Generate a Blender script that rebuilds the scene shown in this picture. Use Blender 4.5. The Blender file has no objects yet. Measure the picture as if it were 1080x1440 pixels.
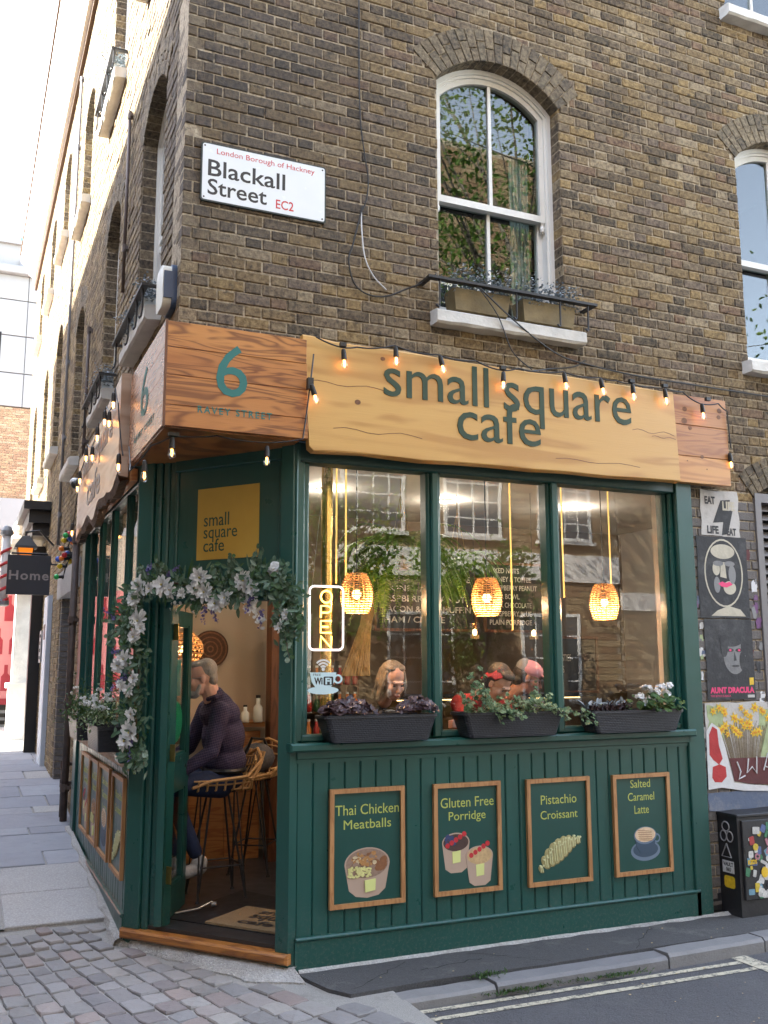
import bpy, bmesh, math, random
from mathutils import Matrix, Vector, noise
C = bpy.context.scene.collection
sc = bpy.context.scene
R = math.radians
# ------------------------------------------------------------------ camera, sky, sun, exposure
cam_d = bpy.data.cameras.new('camera'); cam = bpy.data.objects.new('camera', cam_d); C.objects.link(cam)
cam_d.sensor_fit = 'VERTICAL'; cam_d.sensor_height = 36; cam_d.lens = 36 * 1345.18 / 1440; cam_d.clip_end = 500; cam_d.clip_start = .05
cam.location = (0, 0, 1.692)
YAW, PIT, ROL = R(23.7847), R(9.148), R(-.1788)
_f = Vector((math.sin(YAW)*math.cos(PIT), math.cos(YAW)*math.cos(PIT), math.sin(PIT)))
_r = Vector((math.cos(YAW), -math.sin(YAW), 0)); _u = _r.cross(_f)
_r2 = _r*math.cos(ROL)+_u*math.sin(ROL); _u2 = -_r*math.sin(ROL)+_u*math.cos(ROL)
cam.rotation_euler = Matrix((_r2, _u2, -_f)).transposed().to_euler()
sc.camera = cam
SUN_DIR = Vector((-.80, .42, .74)).normalized()          # towards the sun
w = bpy.data.worlds.new('World'); sc.world = w; w.use_nodes = True
nt = w.node_tree; nt.nodes.clear()
sky = nt.nodes.new('ShaderNodeTexSky'); sky.sky_type = 'NISHITA'; sky.sun_disc = False
sky.sun_elevation = math.asin(SUN_DIR.z); sky.sun_rotation = math.atan2(SUN_DIR.x, SUN_DIR.y)
sky.air_density = 1.0; sky.dust_density = 1.0; sky.ozone_density = 1.0
bg = nt.nodes.new('ShaderNodeBackground'); bg.inputs[1].default_value = .15
wo = nt.nodes.new('ShaderNodeOutputWorld'); hs = nt.nodes.new('ShaderNodeHueSaturation'); hs.inputs['Saturation'].default_value = .6      # thin bright haze: a paler sky
nt.links.new(sky.outputs[0], hs.inputs['Color']); nt.links.new(hs.outputs[0], bg.inputs[0]); nt.links.new(bg.outputs[0], wo.inputs[0])
sd = bpy.data.lights.new('sun', 'SUN'); sd.energy = 4.6; sd.angle = R(.5); sd.color = (1, .93, .82)
so = bpy.data.objects.new('sun', sd); C.objects.link(so); so.rotation_euler = (-SUN_DIR).to_track_quat('-Z', 'Y').to_euler(); so.location = (-6, 8, 15)
sc.view_settings.view_transform = 'Standard'; sc.view_settings.look = 'None'; sc.view_settings.gamma = 1
sc.view_settings.exposure = 3.42
sc.cycles.max_bounces = 8; sc.cycles.transparent_max_bounces = 24; sc.cycles.caustics_reflective = False; sc.cycles.caustics_refractive = False
sc.cycles.use_denoising = True

# ------------------------------------------------------------------ materials
def nmat(name):
    m = bpy.data.materials.new(name); m.use_nodes = True; n = m.node_tree
    return m, n, n.nodes['Principled BSDF']
def N(n, t, **k):
    x = n.nodes.new(t)
    for a, b in k.items(): setattr(x, a, b)
    return x
def mathn(n, op, a, b=None, clamp=False):
    x = N(n, 'ShaderNodeMath', operation=op, use_clamp=clamp)
    for i, v in enumerate((a, b)):
        if v is None: continue
        if isinstance(v, (int, float)): x.inputs[i].default_value = v
        else: n.links.new(v, x.inputs[i])
    return x.outputs[0]
def mixc(n, fac, a, b, mode='MIX'):
    x = N(n, 'ShaderNodeMix', data_type='RGBA', blend_type=mode)
    for i, v in ((0, fac), (6, a), (7, b)):
        if isinstance(v, (int, float)): x.inputs[i].default_value = v
        elif isinstance(v, (tuple, list)): x.inputs[i].default_value = (*v[:3], 1)
        else: n.links.new(v, x.inputs[i])
    return x.outputs[2]
def ramp(n, src, stops, interp='LINEAR'):
    x = N(n, 'ShaderNodeValToRGB'); cr = x.color_ramp; cr.interpolation = interp
    while len(cr.elements) < len(stops): cr.elements.new(.5)
    for e, (p, c) in zip(cr.elements, stops):
        e.position = p; e.color = (*c, 1) if len(c) == 3 else c
    n.links.new(src, x.inputs[0]); return x.outputs[0]
def pos(n, scale=(1, 1, 1), coord='world', rot=(0, 0, 0)):
    mp = N(n, 'ShaderNodeMapping'); mp.inputs['Scale'].default_value = scale; mp.inputs['Rotation'].default_value = rot
    if coord == 'world': n.links.new(N(n, 'ShaderNodeNewGeometry').outputs['Position'], mp.inputs[0])
    else: n.links.new(N(n, 'ShaderNodeTexCoord').outputs['Object'], mp.inputs[0])
    return mp.outputs[0]
def noi(n, vec, scale, detail=4, rough=.55, out=0):
    x = N(n, 'ShaderNodeTexNoise'); x.inputs['Scale'].default_value = scale; x.inputs['Detail'].default_value = detail
    x.inputs['Roughness'].default_value = rough
    n.links.new(vec, x.inputs['Vector']); return x.outputs[out]
def bump(n, bs, h, strength=.3, dist=.01):
    b = N(n, 'ShaderNodeBump'); b.inputs['Strength'].default_value = strength; b.inputs['Distance'].default_value = dist
    n.links.new(h, b.inputs['Height']); n.links.new(b.outputs[0], bs.inputs['Normal'])
def rnd(n):
    a = N(n, 'ShaderNodeAttribute', attribute_name='rnd').outputs['Fac']
    return mathn(n, 'FRACT', mathn(n, 'ADD', a, N(n, 'ShaderNodeObjectInfo').outputs['Random']))
def simple(name, col, rough=.6, metal=0, var=.15, vs=6, bs=.15, bsc=60, spec=.5, coord='world', bd=.004, emit=None, es=0, trans=0):
    m, n, b = nmat(name); p = pos(n, coord=coord)
    k = noi(n, p, vs)
    c = mixc(n, k, tuple(v*(1-var*1.6) for v in col), tuple(min(1, v*(1+var*1.2)) for v in col))
    n.links.new(c, b.inputs['Base Color']); b.inputs['Metallic'].default_value = metal
    n.links.new(mathn(n, 'ADD', mathn(n, 'MULTIPLY', noi(n, p, vs*3), .25), rough-.12, True), b.inputs['Roughness'])
    b.inputs['Specular IOR Level'].default_value = spec
    if bs: bump(n, b, noi(n, p, bsc), bs, bd)
    if emit: b.inputs['Emission Color'].default_value = (*emit, 1); b.inputs['Emission Strength'].default_value = es
    if trans:
        b.inputs['Subsurface Weight'].default_value = 0
    return m
def emis(name, col, s):
    m, n, b = nmat(name); b.inputs['Base Color'].default_value = (*col, 1)
    b.inputs['Emission Color'].default_value = (*col, 1); b.inputs['Emission Strength'].default_value = s; return m
M = {}
def brick_mat(name, stops, soot=True, paint=None):
    m, n, b = nmat(name); r = rnd(n); p = pos(n)
    c = ramp(n, r, stops, 'CONSTANT')
    c = mixc(n, ramp(n, noi(n, p, 34, 6, .7), [(0, (0, 0, 0)), (.36, (0, 0, 0)), (.62, (1, 1, 1)), (1, (1, 1, 1))]), mixc(n, 1, c, (.42, .38, .36), 'MULTIPLY'), mixc(n, .30, c, (.42, .31, .16)))
    blot = ramp(n, noi(n, p, 14, 4, .7), [(.0, (0, 0, 0)), (.56, (0, 0, 0)), (.68, (1, 1, 1)), (1, (1, 1, 1))])
    c = mixc(n, mathn(n, 'MULTIPLY', blot, .75), c, (.028, .026, .025))
    if soot:
        g = N(n, 'ShaderNodeNewGeometry').outputs['Position']; s = N(n, 'ShaderNodeSeparateXYZ'); n.links.new(g, s.inputs[0])
        wide = mathn(n, 'MULTIPLY', mathn(n, 'SUBTRACT', noi(n, p, 1.1, 6, .7), .5), 2.8)
        x = mathn(n, 'ADD', s.outputs[0], wide)
        f = N(n, 'ShaderNodeMapRange'); f.inputs[1].default_value = 1.3; f.inputs[2].default_value = 3.7; f.inputs[3].default_value = .88; f.inputs[4].default_value = 0
        n.links.new(x, f.inputs[0])
        lv = N(n, 'ShaderNodeMapRange'); lv.inputs[1].default_value = 4.1; lv.inputs[2].default_value = 4.5
        n.links.new(mathn(n, 'ADD', s.outputs[2], mathn(n, 'MULTIPLY', wide, .3)), lv.inputs[0])
        fy = N(n, 'ShaderNodeMapRange'); fy.inputs[1].default_value = 5.6; fy.inputs[2].default_value = 8.5; fy.inputs[3].default_value = 1; fy.inputs[4].default_value = .1
        n.links.new(s.outputs[1], fy.inputs[0])
        fac = mathn(n, 'MULTIPLY', mathn(n, 'MULTIPLY', f.outputs[0], mathn(n, 'ADD', mathn(n, 'MULTIPLY', lv.outputs[0], .7), .3)), fy.outputs[0])
        c = mixc(n, fac, c, mixc(n, .35, (.055, .052, .052), c))
    if paint: c = mixc(n, ramp(n, noi(n, p, 5, 5, .7), [(0, (1, 1, 1)), (.55, (.8, .8, .8)), (.75, (.2, .2, .2)), (1, (0, 0, 0))]), c, paint)
    n.links.new(c, b.inputs['Base Color']); b.inputs['Roughness'].default_value = .9; b.inputs['Specular IOR Level'].default_value = .25
    bump(n, b, mathn(n, 'ADD', noi(n, p, 55, 6, .7), mathn(n, 'MULTIPLY', noi(n, p, 230, 2), .4)), .8, .010)
    return m
STK = [(0, (.075, .060, .052)), (.12, (.21, .15, .08)), (.26, (.13, .105, .08)), (.38, (.29, .205, .095)), (.50, (.17, .135, .10)),
       (.62, (.045, .042, .042)), (.70, (.24, .185, .115)), (.80, (.17, .105, .078)), (.85, (.15, .12, .105)), (.94, (.34, .28, .19))]
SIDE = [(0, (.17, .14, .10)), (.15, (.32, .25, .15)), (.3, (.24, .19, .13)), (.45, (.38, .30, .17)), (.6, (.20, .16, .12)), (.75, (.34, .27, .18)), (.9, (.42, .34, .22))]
M['brick'] = brick_mat('stock_brick', STK)
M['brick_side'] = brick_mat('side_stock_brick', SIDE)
M['arch'] = brick_mat('arch_brick', [(0, (.13, .12, .10)), (.3, (.19, .165, .125)), (.55, (.09, .085, .08)), (.75, (.23, .195, .14)), (.9, (.14, .12, .095))], soot=False)
M['brick_far'] = brick_mat('brick_far', [(0, (.30, .20, .11)), (.2, (.36, .26, .15)), (.4, (.24, .15, .09)), (.6, (.40, .29, .17)), (.8, (.33, .20, .13))], soot=False)
M['brick_pink'] = brick_mat('brick_pink', [(0, (.42, .26, .16)), (.25, (.50, .34, .20)), (.5, (.38, .22, .14)), (.75, (.55, .40, .26))], soot=False)
M['brick_grey'] = brick_mat('brick_painted', [(0, (.13, .12, .115)), (.3, (.17, .16, .15)), (.6, (.10, .095, .09)), (.8, (.2, .185, .17))], soot=False, paint=(.16, .15, .145))
M['mortar'] = brick_mat('mortar', [(0, (.50, .44, .34)), (1, (.50, .44, .34))], soot=False)
M['mortar_dark'] = simple('mortar_dark', (.16, .145, .12), .95, var=.4, vs=3, bs=.6, bsc=90)
M['mortar_grey'] = simple('mortar_grey', (.15, .14, .13), .95, var=.3, vs=3, bs=.6, bsc=90)

def paint_mat(name, col, rough=.34, wear=.0):
    m, n, b = nmat(name); p = pos(n)
    big = noi(n, p, 1.6, 5, .6); st = noi(n, pos(n, (14, 14, 1.2)), 2.2, 4, .6)
    c = mixc(n, big, tuple(v*.78 for v in col), tuple(v*1.25 for v in col))
    c = mixc(n, mathn(n, 'MULTIPLY', st, .22), c, tuple(v*1.6+.015 for v in col))
    ch = ramp(n, noi(n, p, 26, 6, .75), [(0, (0, 0, 0)), (.70-wear, (0, 0, 0)), (.72-wear, (1, 1, 1)), (1, (1, 1, 1))])
    c = mixc(n, mathn(n, 'MULTIPLY', ch, .5), c, (.22, .24, .21))
    sz = N(n, 'ShaderNodeSeparateXYZ'); n.links.new(N(n, 'ShaderNodeNewGeometry').outputs['Position'], sz.inputs[0])
    lo_ = N(n, 'ShaderNodeMapRange'); lo_.inputs[1].default_value = .0; lo_.inputs[2].default_value = .42; lo_.inputs[3].default_value = .75; lo_.inputs[4].default_value = 0; n.links.new(sz.outputs[2], lo_.inputs[0])
    spl = ramp(n, noi(n, p, 48, 6, .8), [(0, (0, 0, 0)), (.50, (0, 0, 0)), (.62, (1, 1, 1)), (1, (1, 1, 1))])
    c = mixc(n, mathn(n, 'MULTIPLY', mathn(n, 'MULTIPLY', lo_.outputs[0], spl), .7), c, (.13, .125, .11))
    n.links.new(c, b.inputs['Base Color'])
    n.links.new(mathn(n, 'ADD', mathn(n, 'MULTIPLY', noi(n, p, 9), .3), rough-.12, True), b.inputs['Roughness'])
    bump(n, b, mathn(n, 'ADD', noi(n, p, 3.5, 3), mathn(n, 'MULTIPLY', noi(n, pos(n, (1, 1, .08)), 160, 3), .12)), .35, .006)
    return m
M['green'] = paint_mat('green_paint', (.009, .066, .056), .30)
M['green_dark'] = paint_mat('green_paint_dark', (.006, .040, .032), .4)
M['white'] = paint_mat('white_window_paint', (.62, .61, .57), .5, .03)
M['stone_white'] = simple('painted_stone', (.60, .585, .54), .8, var=.2, vs=7, bs=.5, bsc=30, bd=.01)
M['cornice'] = simple('cornice_render', (.66, .63, .58), .85, var=.12, vs=3, bs=.2)
def wood_mat(name, a, b_, c_, rough=.45, scale=1.0, axis='x', rings=1.0, knots=False):
    """a pale, b_ mid, c_ dark grain line"""
    m, n, b = nmat(name)
    sx = (1.1, 1, 9) if axis == 'x' else ((1, 1.1, 9) if axis == 'y' else (9, 9, 1.1))
    p = pos(n, tuple(s*scale for s in sx))
    d = noi(n, pos(n, tuple(s*scale*.5 for s in sx)), 1.4, 3, .5)
    wv = N(n, 'ShaderNodeTexNoise'); wv.inputs['Scale'].default_value = 1.7*rings; wv.inputs['Detail'].default_value = 2; wv.inputs['Distortion'].default_value = .9
    n.links.new(p, wv.inputs['Vector'])
    rg = mathn(n, 'SINE', mathn(n, 'MULTIPLY', wv.outputs[0], 46*rings))
    rg = mathn(n, 'ADD', mathn(n, 'MULTIPLY', rg, .5), .5)
    fine = noi(n, pos(n, tuple(s*scale*v for s, v in zip(sx, (1, 1, 8) if axis != 'z' else (8, 8, 1)))), 6, 4, .6)
    col = mixc(n, d, a, b_)
    col = mixc(n, mathn(n, 'MULTIPLY', mathn(n, 'POWER', rg, 2.2), .75), col, c_)
    col = mixc(n, mathn(n, 'MULTIPLY', fine, .35), col, tuple(v*.55 for v in b_))
    n.links.new(col, b.inputs['Base Color']); b.inputs['Roughness'].default_value = rough
    bump(n, b, mathn(n, 'ADD', fine, mathn(n, 'MULTIPLY', rg, .3)), .25, .003)
    return m
M['oak'] = wood_mat('varnished_oak', (.64, .39, .125), (.56, .305, .085), (.42, .20, .05), .42, .6, 'x', .5)
M['pine_light'] = wood_mat('light_orange_pine', (.66, .35, .11), (.55, .25, .07), (.36, .13, .035), .42, .8, 'x', .6)
M['pine'] = wood_mat('orange_pine', (.52, .25, .08), (.40, .16, .05), (.26, .085, .03), .45, .8, 'x', .8)
M['redwood'] = wood_mat('red_grained_plank', (.68, .32, .09), (.30, .085, .025), (.09, .02, .010), .30, .9, 'x', .8)
M['redwood_y'] = wood_mat('red_plank_side_sky_sheen', (.55, .32, .20), (.38, .17, .10), (.22, .08, .05), .22, .9, 'y', .9)  # paler and pinker than the front planks: sky reflection put into the colour
M['board_y'] = wood_mat('weathered_board_sky_sheen', (.60, .44, .33), (.50, .34, .24), (.36, .21, .13), .26, .6, 'y', .5)  # board tone lifted towards pink, with the sky's reflection painted in
M['frame_wood'] = wood_mat('light_frame_wood', (.50, .27, .11), (.42, .20, .075), (.30, .13, .045), .5, 3, 'z', .5)
M['thresh'] = wood_mat('threshold_oak', (.45, .19, .045), (.36, .13, .03), (.17, .06, .02), .35, 1.4, 'x', .8)
M['sill_wood'] = wood_mat('worn_sill_wood', (.46, .36, .25), (.40, .28, .17), (.28, .18, .10), .6, 1.4, 'y', .8)
M['bark_edge'] = simple('bark_edge', (.10, .06, .035), .9, var=.5, vs=30, bs=.9, bsc=40, bd=.02)
M['dark_wood'] = wood_mat('dark_interior_wood', (.20, .075, .03), (.13, .045, .018), (.06, .02, .01), .45, 1, 'z', .8)

def glass_mat(name, base=.055, tint=(1, 1, 1), rough=0.0):
    m, n, b = nmat(name); n.nodes.remove(b); out = n.nodes['Material Output']
    tr = N(n, 'ShaderNodeBsdfTransparent'); tr.inputs[0].default_value = (*tint, 1)
    gl = N(n, 'ShaderNodeBsdfGlossy'); gl.inputs['Roughness'].default_value = rough
    lw = N(n, 'ShaderNodeLayerWeight'); lw.inputs[0].default_value = .5
    f = mathn(n, 'ADD', mathn(n, 'MULTIPLY', mathn(n, 'POWER', lw.outputs['Facing'], 5), .9), base, True)
    bm = N(n, 'ShaderNodeBump'); bm.inputs['Strength'].default_value = .02; bm.inputs['Distance'].default_value = .02
    n.links.new(noi(n, pos(n), 2.2, 2), bm.inputs['Height']); n.links.new(bm.outputs[0], gl.inputs['Normal'])
    mx = N(n, 'ShaderNodeMixShader'); n.links.new(f, mx.inputs[0]); n.links.new(tr.outputs[0], mx.inputs[1]); n.links.new(gl.outputs[0], mx.inputs[2])
    n.links.new(mx.outputs[0], out.inputs[0]); return m
M['glass'] = glass_mat('window_glass', .045)
M['glass_up'] = glass_mat('sash_glass', .075, (.75, .8, .78))
M['bulb_glass'] = glass_mat('bulb_glass', .10)
def leaf_mat(name, stops, rough=.5, tr=.25):
    m, n, b = nmat(name); r = rnd(n); c = ramp(n, r, stops)
    c = mixc(n, mathn(n, 'MULTIPLY', noi(n, pos(n), 40, 3), .5), c, mixc(n, 1, c, (.5, .55, .5), 'MULTIPLY'))
    n.links.new(c, b.inputs['Base Color']); b.inputs['Roughness'].default_value = rough; b.inputs['Specular IOR Level'].default_value = .35
    t = N(n, 'ShaderNodeBsdfTranslucent'); n.links.new(c, t.inputs[0]); mx = N(n, 'ShaderNodeMixShader'); mx.inputs[0].default_value = tr
    n.links.new(b.outputs[0], mx.inputs[1]); n.links.new(t.outputs[0], mx.inputs[2]); n.links.new(mx.outputs[0], n.nodes['Material Output'].inputs[0])
    return m

# ------------------------------------------------------------------ geometry helpers
def frame(origin, u, v=(0, 0, 1)):
    u = Vector(u).normalized(); v = Vector(v).normalized(); o = u.cross(v)
    m = Matrix((u, v, o)).transposed().to_4x4(); m.translation = Vector(origin); return m
class MB:
    """collects shapes in world space (or through a frame matrix) and links them as one mesh object"""
    def __init__(s, mx=None): s.v = []; s.f = []; s.r = []; s.mi = []; s.mx = mx or Matrix.Identity(4); s.rn = 0.0; s.m = 0; s.sm = []; s.smooth = False
    def add(s, vs, fs, mx=None):
        b = len(s.v); t = s.mx @ mx if mx is not None else s.mx
        s.v += [tuple(t @ Vector(p)) for p in vs]
        for f in fs: s.f.append(tuple(b+i for i in f)); s.r.append(s.rn); s.mi.append(s.m); s.sm.append(s.smooth)
        return s
    def box(s, a, b, mx=None, ch=0):
        (x0, y0, z0), (x1, y1, z1) = [tuple(map(min, zip(a, b))), tuple(map(max, zip(a, b)))]
        if ch:
            c = ch   # chamfer on the +z (outward) face
            vs = [(x0, y0, z0), (x1, y0, z0), (x1, y1, z0), (x0, y1, z0), (x0, y0, z1-c), (x1, y0, z1-c), (x1, y1, z1-c), (x0, y1, z1-c),
                  (x0+c, y0+c, z1), (x1-c, y0+c, z1), (x1-c, y1-c, z1), (x0+c, y1-c, z1)]
            fs = [(3, 2, 1, 0), (0, 1, 5, 4), (1, 2, 6, 5), (2, 3, 7, 6), (3, 0, 4, 7), (4, 5, 9, 8), (5, 6, 10, 9), (6, 7, 11, 10), (7, 4, 8, 11), (8, 9, 10, 11)]
        else:
            vs = [(x0, y0, z0), (x1, y0, z0), (x1, y1, z0), (x0, y1, z0), (x0, y0, z1), (x1, y0, z1), (x1, y1, z1), (x0, y1, z1)]
            fs = [(3, 2, 1, 0), (4, 5, 6, 7), (0, 1, 5, 4), (1, 2, 6, 5), (2, 3, 7, 6), (3, 0, 4, 7)]
        return s.add(vs, fs, mx)
    def prism(s, poly, z0, z1, mx=None):
        n = len(poly); vs = [(x, y, z0) for x, y in poly]+[(x, y, z1) for x, y in poly]
        ar = sum(poly[i][0]*poly[(i+1) % n][1]-poly[(i+1) % n][0]*poly[i][1] for i in range(n))
        fs = [tuple(range(n, 2*n)), tuple(range(n-1, -1, -1))]+[(i, (i+1) % n, n+(i+1) % n, n+i) for i in range(n)]
        if ar < 0: fs = [tuple(reversed(f)) for f in fs]
        return s.add(vs, fs, mx)
    def tube(s, pts, r, n=8, cap=True, mx=None):
        pts = [Vector(p) for p in pts]; rs = r if isinstance(r, (list, tuple)) else [r]*len(pts); vs = []; fs = []
        up = None
        for i, p in enumerate(pts):
            d = (pts[min(i+1, len(pts)-1)]-pts[max(i-1, 0)])
            if d.length < 1e-9: d = Vector((0, 0, 1))
            d.normalize()
            if up is None: up = Vector((0, 0, 1)) if abs(d.z) < .9 else Vector((1, 0, 0))
            a = d.cross(up)
            if a.length < 1e-6: a = d.orthogonal()
            a.normalize(); b = a.cross(d); up = b
            for k in range(n):
                t = 2*math.pi*k/n; vs.append(tuple(p+(a*math.cos(t)+b*math.sin(t))*rs[i]))
        for i in range(len(pts)-1):
            for k in range(n): fs.append((i*n+k, (i+1)*n+k, (i+1)*n+(k+1) % n, i*n+(k+1) % n))
        if cap: fs.append(tuple(range(n))); fs.append(tuple(range(len(vs)-1, len(vs)-n-1, -1)))
        return s.add(vs, fs, mx)
    def lathe(s, prof, n=16, mx=None, axis=None):
        """prof: (radius, z) from bottom to top"""
        vs = []; fs = []
        for r, z in prof:
            for k in range(n): t = 2*math.pi*k/n; vs.append((r*math.cos(t), r*math.sin(t), z))
        for i in range(len(prof)-1):
            for k in range(n): fs.append((i*n+k, i*n+(k+1) % n, (i+1)*n+(k+1) % n, (i+1)*n+k))
        if prof[0][0] > 1e-4: fs.append(tuple(range(n-1, -1, -1)))
        if prof[-1][0] > 1e-4: fs.append(tuple(range(len(vs)-n, len(vs))))
        return s.add(vs, fs, mx)
    def ball(s, c, r, n=10, mx=None, sc_=(1, 1, 1)):
        k = max(4, n//2); pr = [(max(1e-5, r*math.sin(math.pi*i/k)), -r*math.cos(math.pi*i/k)) for i in range(k+1)]
        t = Matrix.Translation(c) @ Matrix.Diagonal((*sc_, 1))
        return s.lathe(pr, n, (mx @ t) if mx is not None else t)
    def quad(s, a, b, c, d): return s.add([a, b, c, d], [(0, 1, 2, 3)])
    def mesh(s, name, mats, rn=True):
        me = bpy.data.meshes.new(name); me.from_pydata(s.v, [], s.f); me.update()
        for m in (mats if isinstance(mats, (list, tuple)) else [mats]): me.materials.append(m)
        me.polygons.foreach_set('material_index', s.mi); me.polygons.foreach_set('use_smooth', s.sm)
        if any(s.r): a = me.attributes.new('rnd', 'FLOAT', 'FACE'); a.data.foreach_set('value', s.r)
        return me
    def build(s, name, mats, parent=None, fix=False, kind=None, smooth=None):
        me = s.mesh(name, mats)
        if smooth: me.polygons.foreach_set('use_smooth', [True]*len(me.polygons))
        if fix:
            bm = bmesh.new(); bm.from_mesh(me); bmesh.ops.recalc_face_normals(bm, faces=bm.faces); bm.to_mesh(me); bm.free()
        return link(name, me, parent, kind)
WM = {}
def link(name, data, parent=None, kind=None, world=None):
    o = bpy.data.objects.new(name, data); C.objects.link(o); wm = world or Matrix.Identity(4)
    if parent is not None:
        o.parent = parent; o.matrix_parent_inverse = WM[parent].inverted()
    o.matrix_basis = wm; WM[o] = wm.copy()
    if kind: o['kind'] = kind
    return o
def tag(o, label, cat=None, group=None, kind=None):
    if label: o['label'] = label
    if cat: o['category'] = cat
    if group: o['group'] = group
    if kind: o['kind'] = kind
    return o
def thing(name, loc, label, cat, group=None, rz=0):
    o = bpy.data.objects.new(name, None); C.objects.link(o); o.empty_display_size = .1
    o.location = loc; o.rotation_euler = (0, 0, rz); WM[o] = Matrix.Translation(loc) @ Matrix.Rotation(rz, 4, 'Z')
    return tag(o, label, cat, group)
def local(name, me, parent, mx=None):
    """part whose mesh is in the parent's own space"""
    o = bpy.data.objects.new(name, me); C.objects.link(o); o.parent = parent
    if mx is not None: o.matrix_basis = mx
    WM[o] = WM[parent] @ (mx if mx is not None else Matrix.Identity(4)); return o
def copy_tree(o, parent=None, wm=None):
    c = o.copy(); C.objects.link(c); c.parent = parent
    for k in [x for x in bpy.data.objects if x.parent == o]: copy_tree(k, c)
    return c
def text(s, size, mx, mat, name='lettering', parent=None, depth=.002, bold=0, align='CENTER', space=1, sx=1, line=1, res=3, fit=None):
    cu = bpy.data.curves.new('t', 'FONT'); cu.body = s; cu.size = size; cu.extrude = depth; cu.offset = bold; cu.align_x = align
    cu.space_character = space; cu.space_line = line; cu.resolution_u = res; cu.fill_mode = 'BOTH'
    o = bpy.data.objects.new('t', cu); C.objects.link(o); dg = bpy.context.evaluated_depsgraph_get(); dg.update()
    me = bpy.data.meshes.new_from_object(o.evaluated_get(dg)); bpy.data.objects.remove(o); bpy.data.curves.remove(cu)
    if fit:   # fit = (x0, x1, y0, y1) of the lettering in the frame
        xs = [v.co.x for v in me.vertices]; ys = [v.co.y for v in me.vertices]
        kx = (fit[1]-fit[0])/(max(xs)-min(xs)); ky = (fit[3]-fit[2])/(max(ys)-min(ys))
        me.transform(Matrix.Translation((fit[0]-min(xs)*kx, fit[2]-min(ys)*ky, 0)) @ Matrix.Diagonal((kx, ky, 1, 1)))
    me.transform(mx @ Matrix.Diagonal((sx, 1, 1, 1))); me.materials.clear(); me.materials.append(mat); me.name = name
    return link(name, me, parent)
def T(x, y, z=0): return Matrix.Translation((x, y, z))
FRONT = frame((0, 5.45, 0), (1, 0, 0))            # u = x, v = z, out = towards the front street
LEFT = frame((1.04, 0, 0), (0, -1, 0))            # u = -y, v = z, out = towards the side street
CHAM = frame((1.04, 6.42, 0), (.76, -.97, 0))     # the cut corner with the door, u from the side street to the front
CL = math.hypot(.76, .97)
rng = random.Random(7)
# ------------------------------------------------------------------ ground
def g(y):
    y = max(y, 6.2)
    if y < 11: return .072*(y-6.2)
    return .3456+.2*(1-math.exp(-(y-11)*.36/1.0))*.95
def ground_mat(name, a, b_, sc_, bsz=80, spots=None, rough=.85, bs=.5, bd=.006):
    m, n, b = nmat(name); p = pos(n)
    c = mixc(n, noi(n, p, .9, 5, .6), a, b_); c = mixc(n, mathn(n, 'MULTIPLY', noi(n, p, sc_, 3, .8), .5), c, tuple(v*1.9 for v in b_))
    v = N(n, 'ShaderNodeTexVoronoi'); v.inputs['Scale'].default_value = bsz; n.links.new(p, v.inputs['Vector'])
    agg = ramp(n, v.outputs['Distance'], [(0, (1, 1, 1)), (.35, (.3, .3, .3)), (1, (0, 0, 0))])
    c = mixc(n, mathn(n, 'MULTIPLY', agg, .6), c, tuple(min(1, x*3.2) for x in b_))
    if spots:
        sp = ramp(n, noi(n, p, 2.1, 5, .75), [(0, (0, 0, 0)), (.55, (0, 0, 0)), (.7, (1, 1, 1)), (1, (1, 1, 1))])
        c = mixc(n, mathn(n, 'MULTIPLY', sp, .6), c, spots)
    n.links.new(c, b.inputs['Base Color']); b.inputs['Roughness'].default_value = rough
    bump(n, b, mathn(n, 'ADD', noi(n, p, bsz*1.2, 3, .7), noi(n, p, 12, 3)), bs, bd); return m
M['asphalt'] = ground_mat('asphalt', (.085, .085, .09), (.045, .045, .05), 45, 80, (.12, .12, .12), bs=.9, bd=.012)
M['footway'] = ground_mat('asphalt_footway', (.075, .073, .073), (.038, .038, .04), 40, 85, (.17, .165, .155), bs=.9, bd=.014)
M['concrete'] = ground_mat('worn_concrete', (.34, .33, .32), (.21, .205, .20), 60, 70, (.42, .41, .39))
M['cement'] = ground_mat('cement_fillet', (.44, .43, .41), (.24, .235, .225), 26, 60, (.12, .115, .11), bs=1, bd=.02)
M['joint'] = ground_mat('joint_grit', (.25, .24, .22), (.17, .165, .155), 100, 140, (.08, .075, .065))
M['paving_pale'] = ground_mat('pale_street', (.48, .45, .40), (.36, .34, .31), 40, 40)
def stone_mat(name, stops, sc_=30, rough=.75):
    m, n, b = nmat(name); r = rnd(n); p = pos(n)
    c = ramp(n, r, stops); c = mixc(n, noi(n, p, 5, 5, .7), mixc(n, 1, c, (.7, .7, .72), 'MULTIPLY'), c)
    c = mixc(n, mathn(n, 'MULTIPLY', noi(n, p, 120, 3, .8), .4), c, mixc(n, 1, c, (1.7, 1.7, 1.7), 'MULTIPLY'))
    st = ramp(n, noi(n, p, 2.4, 6, .75), [(0, (0, 0, 0)), (.55, (0, 0, 0)), (.72, (1, 1, 1)), (1, (1, 1, 1))])
    c = mixc(n, mathn(n, 'MULTIPLY', st, .35), c, (.09, .085, .08))
    n.links.new(c, b.inputs['Base Color']); b.inputs['Roughness'].default_value = rough
    bump(n, b, mathn(n, 'ADD', noi(n, p, sc_, 5, .7), mathn(n, 'MULTIPLY', noi(n, p, 5), 1.5)), .6, .008); return m
M['sett'] = stone_mat('sett_stone', [(0, (.20, .195, .195)), (.25, (.26, .25, .245)), (.45, (.185, .178, .172)), (.6, (.29, .275, .26)), (.75, (.24, .195, .18)), (.88, (.155, .15, .155)), (1, (.32, .30, .275))], 45)
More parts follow.
